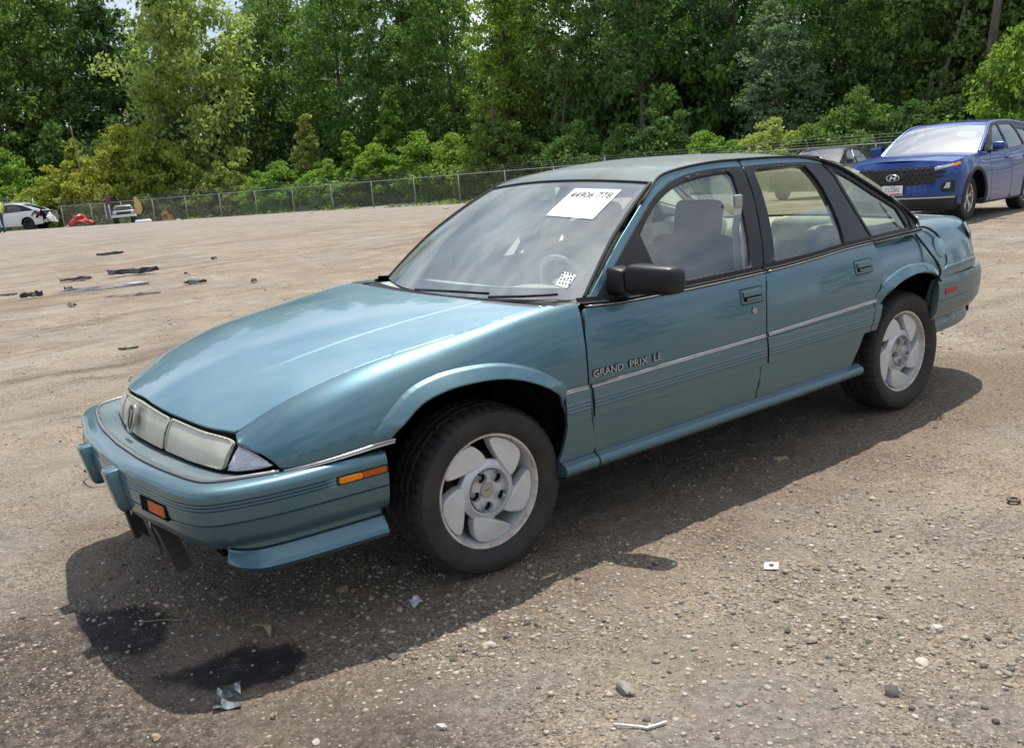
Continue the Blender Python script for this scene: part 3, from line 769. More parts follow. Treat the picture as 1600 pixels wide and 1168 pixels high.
# ---- bumpers: swept profiles
def sweep(name, path, prof, m, parent=root, angle=35, cap=True):
    """path: half plan curve from the centre line to one side; prof(s)->[(inward, z)]"""
    c = resample(cr(path, 8), 60)
    full = np.concatenate([(c*[1, -1])[::-1], c[1:]]); n = len(full)
    tg = np.gradient(full, axis=0); tg /= np.linalg.norm(tg, axis=1)[:, None]
    nrm = np.stack([tg[:, 1], -tg[:, 0]], 1)
    if nrm[n//2, 0]*path[0][0] < 0: nrm = -nrm
    rows = []
    for i in range(n):
        s = abs(i-(n-1)/2)/((n-1)/2)
        rows.append([(full[i, 0]-nrm[i, 0]*d, full[i, 1]-nrm[i, 1]*d, z) for d, z in prof(s)])
    A = np.array(rows)
    o = grid_mesh(name, A, m, parent, flip=(path[0][0] < 0), angle=angle)
    if cap:
        for e in (0, -1):
            mk('bumper_end', A[e], [list(range(A.shape[1]))], m, o, smooth=False)
    return o, full, nrm
MF = [(2.505, 0), (2.494, .3), (2.464, .5), (2.437, .66), (2.397, .765), (2.34, .812), (2.25, .845), (2.14, .868), (1.95, .886), (1.80, .896)]
def prof_f(s):
    oi = float(spl(s, [(0, .078), (.55, .078), (.72, .062), (.86, .05), (1, .014)]))
    nb = 1-float(np.clip((s-.86)/.01, 0, 1))
    P = [(oi+.03, .603), (oi, .605), (oi*.4, .602), (.012, .596), (.003, .586), (0, .575), (0, .5605)]
    for z in (.557, .546, .535): P += [(0, z+.003), (.0045*nb, z), (0, z-.003)]
    P += [(.002, .51), (.004, .490), (.012, .4855), (.006, .481), (.012, .45), (.022, .42), (.044, .396), (.080, .380), (.14, .372)]
    return P
fb, fbP, fbN = sweep('front_bumper', MF, prof_f, M['teal'])
MR = [(-2.50, 0), (-2.485, .4), (-2.45, .58), (-2.38, .70), (-2.28, .775), (-2.15, .825), (-1.95, .868), (-1.595, .898)]
def prof_r(s):
    oi = .05*(1-s)+.012
    return [(oi+.03, .676), (oi, .682), (.010, .677), (.002, .655), (0, .64), (0, .60), (.002, .560), (.008, .5555), (.004, .551), (.012, .50), (.035, .46), (.06, .44), (.09, .435), (.075, .40), (.07, .375), (.08, .352), (.14, .345)]
rb, rbP, rbN = sweep('rear_bumper', MR, prof_r, M['teal_dull'])
# spats (lower air dam corners)
for sg in (1, -1):
    c = resample(cr(MF[3:], 8), 40); tg = np.gradient(c, axis=0); tg /= np.linalg.norm(tg, axis=1)[:, None]; nn_ = np.stack([tg[:, 1], -tg[:, 0]], 1)
    if nn_[0, 0] < 0: nn_ = -nn_
    rows = []
    for i in range(40):
        s = i/39; e = max(0, 1-s/.4)**1.4
        rows.append([(c[i, 0]-nn_[i, 0]*(d+.10*e), sg*(c[i, 1]-nn_[i, 1]*(d+.10*e)), z+e*(.385-z)*.85) for d, z in
                     ((.09, .43), (.092, .40), (.094, .375), (.092, .360), (.080, .355), (.078, .349), (.074, .342), (.060, .320), (.053, .302), (.060, .288), (.08, .277), (.13, .274))])
    o = grid_mesh('air_dam', np.array(rows), M['teal'], root, flip=(sg < 0), angle=40)
rbox('lower_valance', (2.10, 0, .36), (.42, 1.30, .10), M['dark'], root, r=.02)
rbox('tail_valance', (-2.15, 0, .42), (.42, 1.35, .12), M['dark'], root, r=.02)
def S_bump(path, nrm, off):
    # U=(arc length from centre, z)
    full = path; L = np.r_[0, np.cumsum(np.linalg.norm(np.diff(full, axis=0), axis=1))]; mid = L[len(L)//2]
    def f(U):
        x = np.interp(U[:, 0]+mid, L, full[:, 0]); y = np.interp(U[:, 0]+mid, L, full[:, 1])
        nx = np.interp(U[:, 0]+mid, L, nrm[:, 0]); ny = np.interp(U[:, 0]+mid, L, nrm[:, 1])
        return np.stack([x+nx*off, y+ny*off, U[:, 1]], 1)
    f.L = L; f.mid = mid; f.full = full
    return f
SB = S_bump(fbP, fbN, .001)
def s_at(f, axis, val):
    h = len(f.full)//2; a = f.full[h:, axis]; L = f.L[h:]-f.mid
    return float(np.interp(val, a, L)) if a[-1] > a[0] else float(np.interp(-val, -a, L))
def quadpanel(name, f, s0, s1, z0, z1, m, parent, off=.001, r=.006, fl=.01, both=True, dz=0.0):
    ol = []
    for cx_, cz_, a0 in ((s1-r, z1-r, 0), (s0+r, z1-r, 90), (s0+r, z0+r, 180), (s1-r, z0+r, 270)):
        for k in range(4):
            a = R(a0+30*k); xx = cx_+r*math.cos(a); ol.append((xx, cz_+r*math.sin(a)+dz*(xx-s0)/(s1-s0)))
    return panel(name, ol, f, m, parent, step=.03, off=off, flange=fl, bevel=.0015, ring=.002, both=both, outward=None)
sA, sB_ = s_at(SB, 0, 1.975), s_at(SB, 0, 1.805)
quadpanel('marker_surround', SB, sA-.006, sB_+.006, .531, .562, M['rubber'], fb, off=.002)
quadpanel('side_marker', SB, sA+.001, (sA+sB_)/2-.003, .5365, .5565, M['amber'], fb, off=.006)
quadpanel('side_marker', SB, (sA+sB_)/2-.003, sB_-.001, .5365, .5565, M['amber_dark'], fb, off=.005)
quadpanel('turn_signal_recess', SB, s_at(SB, 1, .42), s_at(SB, 1, .61), .476, .531, M['dark'], fb, off=.0015)
quadpanel('turn_signal', SB, s_at(SB, 1, .48), s_at(SB, 1, .60), .486, .524, M['amber_dark'], fb, off=.004)
SBr = S_bump(rbP, rbN, .001)
quadpanel('rear_marker', SBr, s_at(SBr, 0, -1.668), s_at(SBr, 0, -1.80), .588, .617, M['red_lens'], rb, off=.003)
# bumper guards
for sg in (1, -1):
    y0 = .205*sg
    bm = bmesh.new()
    V = [(2.46, .584), (2.534, .578), (2.541, .568), (2.518, .438), (2.505, .424), (2.42, .418)]
    a = [bm.verts.new((x, y0-.038, z)) for x, z in V]; b = [bm.verts.new((x, y0+.038, z)) for x, z in V]
    n = len(V)
    bm.faces.new(a[::-1]); bm.faces.new(b)
    for i in range(n): bm.faces.new((a[i], a[(i+1) % n], b[(i+1) % n], b[i]))
    bmesh.ops.recalc_face_normals(bm, faces=bm.faces[:])
    bmesh.ops.bevel(bm, geom=bm.edges[:], offset=.007, segments=2, profile=.5, affect='EDGES')
    from_bm('bumper_guard', bm, M['teal'], fb, angle=40)
# ---- lamps
LT = [(0, 2.325, .752), (.15, 2.319, .745), (.28, 2.303, .732), (.5, 2.262, .714), (.62, 2.220, .702), (.70, 2.188, .678), (.80, 2.135, .632)]
LB = [(0, 2.365, .620), (.15, 2.359, .619), (.28, 2.345, .617), (.5, 2.308, .611), (.655, 2.262, .606), (.73, 2.212, .608), (.80, 2.140, .620)]
ltc = np.array(cr(LT, 8)); lbc = np.array(cr(LB, 8))
def S_lamp(off):
    def f(U):
        a = np.clip(np.abs(U[:, 0]), 0, .80); t = U[:, 1]/.12
        xt = np.interp(a, ltc[:, 0], ltc[:, 1]); zt = np.interp(a, ltc[:, 0], ltc[:, 2]); xb = np.interp(a, lbc[:, 0], lbc[:, 1]); zb = np.interp(a, lbc[:, 0], lbc[:, 2])
        o = off+.010*np.sin(np.clip(t, 0, 1)*PI)
        ang = np.clip(a/.8, 0, 1)**2*1.0
        x = xb+(xt-xb)*t+np.cos(ang)*o; y = a+np.sin(ang)*o
        return np.stack([x, np.sign(U[:, 0]+1e-9)*y, zb+(zt-zb)*t], 1)
    return f
bk = S_lamp(-.012); n = 61; us = np.linspace(-.80, .80, n)
grid_mesh('lamp_housing', np.stack([bk(np.stack([us, np.full(n, v)], 1)) for v in (-.016, .0, .03, .06, .09, .12, .127)], 0), M['dark'], root)
S0 = S_lamp(0.0)
def rrect(u0, u1, v0, v1, r=.01, skew=0.0):
    ol = []
    for cx_, cz_, a0 in ((u1-r, v1-r, 0), (u0+r, v1-r, 90), (u0+r, v0+r, 180), (u1-r, v0+r, 270)):
        for k in range(4):
            a = R(a0+30*k); v = cz_+r*math.sin(a); ol.append((cx_+r*math.cos(a)+skew*(v-.06)*(1 if cx_ > 0 else -1), v))
    return ol
cl = panel('grille_lens', rrect(-.284, .284, .004, .116, .012, .10), S0, M['lens'], root, step=.03, both=False, outward=None, bevel=.004, ring=.006)
panel('headlamp', [(-u, v) for u, v in rrect(.294, .652, .003, .118, .014, .0)][::-1] and rrect(.296, .650, .003, .118, .014, 0), S0, M['lens'], root, step=.03, bevel=.004, ring=.006)
panel('corner_lamp', [(.664, .004), (.668, .114), (.70, .114), (.74, .112), (.772, .10), (.788, .06), (.782, .02), (.765, .006)], S0, M['lens_clear'], root, step=.02, off=-.002, bevel=.003)
def frame_(nm, u0, u1, v0, v1, par, r=.012, w_=.0075, both=False, sk=0.0):
    return panel(nm, rrect(u0, u1, v0, v1, r, sk), S0, M['lens_edge'], par, holes=[rrect(u0+w_, u1-w_, v0+w_, v1-w_, r*.7, sk)], step=.03, off=.004, flange=.004, bevel=.001, ring=.0015, both=both, outward=None)
frame_('lens_rim', -.284, .284, .004, .116, cl, sk=.10)
frame_('lens_rim', .296, .650, .003, .118, root, both=True)
# badge
BO = Vector((2.355, 0, .69)); bx_ = Vector((0, 1, 0)); by_ = Vector((-.30, 0, .95)).normalized(); bz_ = bx_.cross(by_)
def disc(name, c, bx, by, rx, ry, m, parent, h=.006, ring=None, seg=32):
    c = Vector(c); bx = Vector(bx).normalized(); by = Vector(by).normalized(); bz = bx.cross(by)
    V = []; F = []
    prof = [(1, 0), (1, h*.6), (.92, h), (.0, h)] if not ring else [(1, 0), (1, h*.6), ((1+ring)/2, h), (ring, h*.6), (ring, 0)]
    for i in range(seg):
        a = 2*PI*i/seg
        for r_, hh in prof: V.append(c+bx*(rx*r_*math.cos(a))+by*(ry*r_*math.sin(a))+bz*hh)
    n_ = len(prof)
    for i in range(seg):
        for j in range(n_-1):
            a, b = i*n_+j, ((i+1) % seg)*n_+j
            F.append([a, b, b+1, a+1])
    o = mk(name, V, F, m, parent); o.data.set_sharp_from_angle(angle=R(40)); return o
bsgn = 1 if bz_.x > 0 else -1
disc('badge', BO+Vector((.012, 0, 0)), bx_*1, by_, .040, .050, M['black'], cl, h=.006)
disc('badge_ring', BO+Vector((.014, 0, 0)), bx_, by_, .046, .056, M['chrome'], cl, h=.010, ring=.80)
v_ = [BO+Vector((.022, 0, 0))+bx_*a+by_*b for a, b in ((-.018, .034), (.018, .034), (.004, -.004), (.012, .022), (0, .026), (-.012, .022), (-.004, -.004))]
ar = [BO+Vector((.0225, 0, 0))+bx_*a+by_*b for a, b in ((-.017, .034), (-.003, .034), (.0, -.038))]; ar2 = [BO+Vector((.0225, 0, 0))+bx_*a+by_*b for a, b in ((.017, .034), (.003, .034), (.0, -.038))]
mk('badge_arrow', ar+ar2, [[0, 1, 2], [5, 4, 3]], M['chrome'], cl, smooth=False)
# ledge under the lamps and its chrome strip
CH = [(2.430, 0, .607), (2.418, .294, .607), (2.388, .524, .607), (2.354, .68, .607), (2.311, .740, .607), (2.223, .781, .607), (2.135, .812, .606)]
LBs = [(p[1]+.014, p[0] if p[0] < .7 else p[0], p[2]-.008) for p in LB]
chs = resample(sym(CH[::-1]), 81); lbs = resample(sym([(x, y, z) for x, y, z in LBs][::-1]), 81)
mid_ = chs*.35+lbs*.65; mid2 = chs*.85+lbs*.15
grid_mesh('lamp_ledge', np.stack([lbs-[.03, 0, .004], lbs, mid_+[0, 0, .002], mid2+[0, 0, .004], chs+[.002, 0, -.002], chs+[0, 0, -.03]], 0), M['teal_dull'], root, angle=60)
tube('bumper_chrome', [tuple(p+[.003, 0, .002]) for p in chs], .0075, M['chrome'], fb, seg=8)
tube('bumper_chrome_seal', [tuple(p+[.009, 0, -.006]) for p in chs], .006, M['rubber'], fb, seg=6)
# licence plate bracket hanging loose under the bumper
br = empty('plate_bracket', (0, 0, 0)); br.parent = root
TL, TR, BL, BR_ = Vector((2.448, .03, .400)), Vector((2.405, .350, .375)), Vector((2.43, .05, .262)), Vector((2.365, .365, .225))
def board(name, q, th, m, parent):
    q = [Vector(p) for p in q]; n_ = (q[1]-q[0]).cross(q[2]-q[0]).normalized()*th/2
    V = [p+n_ for p in q]+[p-n_ for p in q]
    return mk(name, V, [[0, 1, 2, 3], [7, 6, 5, 4], [0, 4, 5, 1], [1, 5, 6, 2], [2, 6, 7, 3], [3, 7, 4, 0]], m, parent, smooth=False)
def bl(a, b, t): return a+(b-a)*t
M['bracket'] = mat('scuffed_black_plastic', (0.022, 0.022, 0.024), .45, dirt=(.12, .11, .10), dirt_amt=.3, dscale=14)
board('bracket_top', [TL, TR, bl(TR, BR_, .28), bl(TL, BL, .28)], .012, M['bracket'], br)
board('bracket_bottom', [bl(TL, BL, .82), bl(TR, BR_, .82), BR_, BL], .012, M['bracket'], br)
board('bracket_side', [TL, bl(TL, TR, .06), bl(BL, BR_, .06), BL], .05, M['bracket'], br)
board('bracket_side', [bl(TL, TR, .86), TR, BR_+Vector((0, .01, -.02)), bl(BL, BR_, .88)], .055, M['bracket'], br)
board('bracket_bar', [bl(TL, TR, .42), bl(TL, TR, .56), bl(BL, BR_, .56), bl(BL, BR_, .42)], .02, M['bracket'], br)
for t in (.22, .72):
    p = bl(TL, TR, t)+Vector((.012, 0, -.02)); rbox('bracket_clip', p, (.012, .012, .03), M['chrome'], br, r=.003)
# ---- mirrors
for sg in (1,):
    par = fd[0] if sg > 0 else fd[1]
    bm = bmesh.new(); bmesh.ops.create_cube(bm, size=1)
    for v in bm.verts:
        x, y, z = v.co; yy = y+.5
        sx = .125-.015*yy; sz = .122-.016*yy
        v.co = Vector((.640-.075*yy+x*sx*.85, (.872+.195*yy), 1.008-.010*yy+z*sz))
    bmesh.ops.bevel(bm, geom=bm.edges[:], offset=.030, segments=4, profile=.5, affect='EDGES')
    if sg < 0:
        for v in bm.verts: v.co.y *= -1
        bmesh.ops.reverse_faces(bm, faces=bm.faces[:])
    from_bm('mirror', bm, M['black'], par, angle=60)
    bm = bmesh.new(); bmesh.ops.create_cube(bm, size=1)
    for v in bm.verts:
        x, y, z = v.co; v.co = Vector((.66+x*(.10-.03*(y+.5)), sg*(.84+y*.08), 1.0+z*(.12-.03*(y+.5))))
    bmesh.ops.bevel(bm, geom=bm.edges[:], offset=.015, segments=2, profile=.5, affect='EDGES')
    if sg < 0: bmesh.ops.reverse_faces(bm, faces=bm.faces[:])
    from_bm('mirror_foot', bm, M['black'], par, angle=60)
# ---- door handles, lock, lettering
def handle(par, cx_, cz_, tilt):
    f = S_side; pr = par
    quadpanel('handle_surround', f, cx_-.078, cx_+.078, cz_-.036, cz_+.036, M['rubber'], pr, off=.0012, r=.012, dz=tilt)
    quadpanel('handle_frame', f, cx_-.073, cx_+.073, cz_-.031, cz_+.031, M['teal_dull'], pr, off=.0035, r=.010, dz=tilt)
    quadpanel('handle_recess', f, cx_-.062, cx_+.062, cz_-.022, cz_+.010, M['dark'], pr, off=.0045, r=.006, dz=tilt)
    quadpanel('handle_paddle', f, cx_-.060, cx_+.060, cz_-.002, cz_+.023, M['teal_dull'], pr, off=.011, r=.005, fl=.012, dz=tilt)
    quadpanel('handle_cup', f, cx_-.058, cx_+.040, cz_-.020, cz_-.008, M['teal_dull'], pr, off=.0058, r=.004, fl=.004, dz=tilt)
handle(fd, -.062, .832, 0.0); handle(rd, -.917, .842, 0.0)
for sg, par in ((1, fd[0]), (-1, fd[1])):
    c = Vector(s3((-.060, .766))); c.y = (c.y+.001)*sg
    disc('lock', c, (-sg, 0, 0), (0, 0, 1), .015, .015, M['chrome'], par, h=.006)
M['letter'] = mat('badge_letter_silver', (.42, .43, .45), .45, metal=.2)
M['letter_edge'] = mat('badge_letter_black', (.01, .01, .012), .4)
for sg, par in ((1, fd[0]), (-1, fd[1])):
    for word, xc in (('GRAND', .822), ('PRIX', .662), ('LE', .556)):
        for mm, off, oy in ((M['letter_edge'], .0014, .0035), (M['letter'], .0001, .005)):
            c = Vector(s3((xc, .6785))); c.y = (c.y+oy)*sg
            d = (Vector(s3((xc-.05, .68)))-Vector(s3((xc+.05, .68))))
            d = Vector((-abs(d.x)*sg, d.y*0, 0)); u = Vector((0, 0, 1))
            text_mesh('lettering', word, .040, mm, par, c, d, u, extrude=.001, wscale={'GRAND': 1.12, 'PRIX': 1.22, 'LE': 1.25}[word], offset=off)
# ---- fuel door and dangling trim on the left quarter
def qp(x, z, off=0.0):
    P = S_body(np.array([[x, v_of(x, z)]]))[0]; return Vector((P[0], P[1]+off, P[2]))
M['fuel'] = paint('fuel_door_paint', (0.16, 0.30, 0.36), dust_amt=.2)
c = qp(-1.682, .842, .004)
disc('fuel_door', c, (-1, 0, 0), (0, -.30, 1), .050, .056, M['fuel'], root, h=.004)
tube('fuel_ring', [qp(-1.67+.062*math.cos(a), .79+.068*math.sin(a), .004) for a in np.linspace(-3.3, .1, 18)], .004, M['fuel'], root, seg=6)
tube('loose_seal', [Vector(g3((-1.40, 1.145), .03)), Vector(g3((-1.46, 1.04), .035)), qp(-1.50, .95, .02), qp(-1.525, .85, .02), qp(-1.545, .74, .03), (-1.565, .88, .62), (-1.575, .86, .50), (-1.59, .84, .44)], .0065, M['rubber'], root, seg=6, smooth_n=5)
tube('loose_seal', [qp(-1.575, .955, .014), qp(-1.62, .958, .02), qp(-1.66, .945, .02), qp(-1.69, .915, .02), qp(-1.70, .885, .015)], .0065, M['rubber'], root, seg=6, smooth_n=4)
# ---- paper sheet and small sticker on the windshield
def ws_uv(u, v, off=.0):
    A_ = glass_patch('q', wsE, m=None, inner=(u, u+1e-3, v, v+1e-3), nv=2, nu=2, off=off, cx_top=.057, cz_top=.030, cx_bot=.185, cz_bot=-.004, bulge=.018)
    E_ = A_[0, 0]
    d = np.array([.57, 0, -.41]); n = np.array([.41, 0, .8]); n /= np.linalg.norm(n)
    return E_
def wspatch(name, corners, m, par, off, n=8):
    c = [np.array(q) for q in corners]; A_ = np.zeros((n, n, 3))
    for i in range(n):
        for j in range(n):
            a, b = i/(n-1), j/(n-1)
            q = (1-a)*((1-b)*c[0]+b*c[1])+a*((1-b)*c[3]+b*c[2])
            p = ws_uv(q[0], q[1]); A_[i, j] = p+np.array([.45, 0, .89])*off
    return grid_mesh(name, A_, m, par)
PAPER = [(.3137, .9097), (.0941, .9031), (.110, .607), (.3137, .6343)]
STICK = [(.0925, .1905), (.051, .1652), (.0584, .0744), (.0967, .0985)]
wspatch('auction_sheet', PAPER, M['paper'], ws, .004)
wspatch('sticker', STICK, M['paper'], ws, .004)
# ---- wheels
def blade_outline():
    return [(.113, 0), (.132, 3), (.152, 8), (.172, 13), (.187, 17), (.197, 22), (.202, 32), (.203, 46), (.202, 60), (.197, 65), (.188, 67), (.175, 65.5), (.157, 62), (.142, 57), (.130, 52), (.120, 46), (.112, 38), (.106, 28), (.104, 14)]
def make_wheel(root, c, side, steer, front):
    w_ = empty('wheel', c); w_.parent = root; w_.rotation_euler = (0, 0, steer)
    s = side
    # tyre with circumferential and lateral grooves (y outward = +, mirrored for the far side)
    seg = 144
    prof = [(.212, .000), (.219, .004), (.224, .010), (.236, .020), (.262, .031), (.284, .032), (.302, .026), (.312, .014), (.3175, .004), (.3195, -.004),
            (.3215, -.018), (.3215, -.040), (.312, -.042), (.312, -.053), (.322, -.055), (.322, -.084), (.312, -.086), (.312, -.097), (.322, -.099), (.322, -.128),
            (.312, -.130), (.312, -.141), (.3215, -.143), (.3215, -.165), (.3195, -.178), (.312, -.196), (.295, -.210), (.262, -.214), (.22, -.19), (.212, -.18)]
    V = []; F = []; n_ = len(prof)
    for i in range(seg):
        a = 2*PI*i/seg; low = (i % 3 == 0)
        for j, (r_, h) in enumerate(prof):
            if low and (7 <= j <= 11 or 20 <= j <= 24): r_ -= .0085 if j in (8, 9, 10, 11, 20, 21, 22, 23) else .004
            if i % 6 < 1 and 13 < j < 20: r_ -= .007
            tw = .9*h if 13 < j < 20 else 0
            V.append((r_*math.cos(a+tw), s*h, r_*math.sin(a+tw)))
    for i in range(seg):
        for j in range(n_-1):
            a, b = i*n_+j, ((i+1) % seg)*n_+j
            F.append([a, a+1, b+1, b] if s > 0 else [b, b+1, a+1, a])
    t = mk('tyre', V, F, M['tyre'], w_); t.data.set_sharp_from_angle(angle=R(28))
    def sl(prof, m, nm):
        o = lathe(nm, [(r_, s*h) for r_, h in prof], m, w_, seg=72)
        if s < 0: o.data.flip_normals()
        return o
    sl([(.220, -.004), (.2205, .003), (.217, .0065), (.2115, .0055), (.2085, .001), (.2070, -.010)], M['rim_lip'], 'rim_lip')
    sl([(.2070, -.010), (.2045, -.016), (.198, -.034), (.190, -.060), (.182, -.10), (.180, -.17), (.215, -.185)], M['alu'], 'rim_barrel')
    sl([(.180, -.165), (.06, -.165), (.0, -.165)], M['dark'], 'inner_shadow_plate') if False else None
    sl([(.0, -.062), (.068, -.062), (.070, -.095), (.132, -.095), (.134, -.115), (.07, -.12)], M['steel_dark'], 'brake_disc')
    # five swept blades
    ol = blade_outline()
    for k in range(5):
        base = 87+72*k
        V = []; 
        P2 = [(r_*math.cos(R(base+a)), r_*math.sin(R(base+a)), r_, a) for r_, a in ol]
        def hgt(r_, a):
            return -.012+.010*(1-((r_-.11)/.10)**2)*0-.008*((r_-.15)/.05)**2*0+.004*math.sin((a)/66*PI)-.004*max(0, (r_-.185)/.017)
        cen2 = np.array([[p[0], p[1]] for p in P2]).mean(0)
        rows = []
        for q, (off, hh) in enumerate(((0, -.040), (0, -.004), (.0022, 0), (.006, .0008), (.016, .0012))):
            row = []
            for x_, z_, r_, a in P2:
                d = np.array([x_, z_])-cen2; L = np.linalg.norm(d); e = np.array([x_, z_])-d/L*off
                row.append((-e[0], s*(hgt(r_, a)+hh), e[1]))
            rows.append(row)
        # note: angle 0 points rearwards (-x) as measured on the driver side
        V = [p for r_ in rows for p in r_]; m_ = len(P2); F = []
        for q in range(4):
            for i in range(m_): F.append([q*m_+i, q*m_+(i+1) % m_, (q+1)*m_+(i+1) % m_, (q+1)*m_+i])
        V.append((-cen2[0], s*(-.012+.0035), cen2[1])); ci = len(V)-1
        for i in range(m_): F.append([4*m_+i, 4*m_+(i+1) % m_, ci])
        o = mk('wheel_blade', V, F, M['alu'], w_); 
        bm = bmesh.new(); bm.from_mesh(o.data); bmesh.ops.recalc_face_normals(bm, faces=bm.faces[:]); bm.to_mesh(o.data); bm.free()
        o.data.set_sharp_from_angle(angle=R(50))
    # recessed web ring joining blades to the hub
    V = []; F = []
    K = 60
    for i in range(K):
        a = 2*PI*i/K; rel = (math.degrees(a)-87) % 72
        ro = .126 if 0 < rel < 50 else .116
        for r_, h in ((ro, -.045), (ro, -.022), (.110, -.016), (.098, -.012), (.092, -.004), (.0885, -.004), (.0845, -.014), (.078, -.020)):
            V.append((-r_*math.cos(a), s*h, r_*math.sin(a)))
    for i in range(K):
        for j in range(7):
            a, b = i*8+j, ((i+1) % K)*8+j; F.append([a, b, b+1, a+1])
    o = mk('hub_ring', V, F, M['alu'], w_)
    bm = bmesh.new(); bm.from_mesh(o.data); bmesh.ops.recalc_face_normals(bm, faces=bm.faces[:]); bm.to_mesh(o.data); bm.free(); o.data.set_sharp_from_angle(angle=R(35))
    # hub face with five lug pockets
    def S_face(U): return np.stack([-U[:, 0], np.full(len(U), s*-.020), U[:, 1]], 1)
    circ = [(.079*math.cos(a), .079*math.sin(a)) for a in np.linspace(0, 2*PI, 48, endpoint=False)]
    holes = []
    for k in range(5):
        a0 = R(43+72*k)
        h_ = []
        for q in range(14):
            b = 2*PI*q/14; rr = .0200*(1+.12*math.cos(b))
            x_, z_ = .0575+rr*math.cos(b), rr*math.sin(b)*.95
            h_.append((x_*math.cos(a0)-z_*math.sin(a0), x_*math.sin(a0)+z_*math.cos(a0)))
        holes.append(h_)
    panel('hub_face', circ, S_face, M['alu'], w_, holes=holes, step=.03, flange=.016, bevel=.001, ring=.0015, both=False, outward=None if False else (1 if True else 1)) if False else None
    f = panel('hub_face', circ, S_face, M['alu'], w_, holes=holes, step=.03, flange=.018, bevel=.001, ring=.0015, both=False, outward=(-1))
    if (np.array([v.normal for v in f.data.polygons[:20]]).mean(0)[1])*s < 0:
        pass
    for k in range(5):
        a0 = R(43+72*k); cc = (-.0575*math.cos(a0), s*-.038, .0575*math.sin(a0))
        disc('lug_nut', cc, (-s, 0, 0), (0, 0, 1), .011, .011, M['metal_grey'], w_, h=.012, seg=6)
    disc('lug_floor', (0, s*-.040, 0), (-s, 0, 0), (0, 0, 1), .079, .079, M['steel_dark'], w_, h=.001)
    disc('centre_cap', (0, s*-.020, 0), (-s, 0, 0), (0, 0, 1), .030, .030, M['cap'], w_, h=.006)
    mk('cap_mark', [(-.012*1, s*-.0132, .006), (.010, s*-.0132, .004), (.006, s*-.0132, -.002)], [[0, 1, 2]], M['steel_dark'], w_, smooth=False)
    return w_
M['cap'] = mat('wheel_cap', (.40, .37, .35), .4, metal=.3)
M['alu_in'] = M['alu']
for cx_, yy, st in ((1.366, .832, -.02), (-1.365, .825, 0)):
    make_wheel(root, (cx_, yy, .320), 1, st, cx_ > 0)
    make_wheel(root, (cx_, -yy, .320), -1, st, cx_ > 0)
# ---- cabin
gl_in = [expand(g, .012) for g in (gF, gR, gQ)]
linO = [(.80, .90)]+cgut[2:]+[tuple(p) for p in cr(GUR, 4)]+cdr[:-3]+[(-1.60, .90)]
panel('pillar_trim', [(x, z-(.012 if z > 1.2 else 0)) for x, z in linO], S_gh, M['beige_trim'], root, holes=gl_in, step=.10, off=-.045, flange=0, bevel=0)
panel('door_trim', [(.86, .42), (.86, .925), (-1.05, .930), (-1.05, .60), (-.80, .42)], S_side, M['beige_trim'], root, step=.2, off=-.085, flange=.0, bevel=0)
rbox('floor', (-.25, 0, .42), (2.4, 1.5, .05), M['grey_trim'], root)
rbox('parcel_shelf', (-1.52, 0, .985), (.50, 1.36, .03), M['beige'], root, r=.01)
# dashboard
bm = bmesh.new()
pr = [(.99, .62), (.99, .925), (.90, .935), (.66, .925), (.60, .90), (.56, .84), (.58, .70), (.66, .62)]
ys_ = np.linspace(-.74, .74, 15); rows = []
for y in ys_:
    hump = .03*math.exp(-((y-.36)/.22)**4)
    rows.append([(x, y, z+(hump if .58 < x < .75 and z > .8 else 0)) for x, z in pr])
bm.free()
grid_mesh('dashboard', np.array(rows), M['grey_trim'], root, angle=50)
# steering wheel
sw = empty('steering_wheel', (.52, .36, .90)); sw.parent = root; sw.rotation_euler = (0, R(-65+0), 0)
V = []; F = []
for i in range(40):
    a = 2*PI*i/40
    for k in range(8):
        b = 2*PI*k/8; r_ = .185+.014*math.cos(b); V.append((r_*math.cos(a), r_*math.sin(a), .014*math.sin(b)))
for i in range(40):
    for k in range(8): F.append([i*8+k, ((i+1) % 40)*8+k, ((i+1) % 40)*8+(k+1) % 8, i*8+(k+1) % 8])
mk('wheel_rim', V, F, M['grey_trim'], sw)
rbox('wheel_pad', (0, 0, -.01), (.14, .17, .05), M['grey_trim'], sw, r=.02); rbox('wheel_spoke', (0, 0, -.005), (.05, .34, .02), M['grey_trim'], sw, r=.008)
rbox('steering_column', (.68, .36, .82), (.34, .07, .07), M['grey_trim'], root, r=.02, rot=rotm(0, 25, 0))
def seat(y, m, mh):
    s_ = empty('front_seat', (0, y, 0)); s_.parent = root
    def pad(nm, c, sz, rot, m_, r_=.05): 
        return rbox(nm, c, sz, m_, s_, r=r_, seg=4, rot=rot)
    pad('seat_cushion', (.10, 0, .56), (.52, .50, .15), rotm(0, -5, 0), m)
    pad('seat_back', (-.235, 0, .82), (.13, .50, .50), rotm(0, 17-28, 0), m, .055)
    pad('seat_bolster', (-.215, .215, .80), (.17, .09, .44), rotm(0, -11, 0), m, .04); pad('seat_bolster', (-.215, -.215, .80), (.17, .09, .44), rotm(0, -11, 0), m, .04)
    pad('headrest', (-.315, 0, 1.135), (.095, .27, .19), rotm(0, -12, 0), mh, .035)
    return s_
seat(.36, M['seat_dark'], M['seat_dark']); seat(-.36, M['beige'], M['beige'])
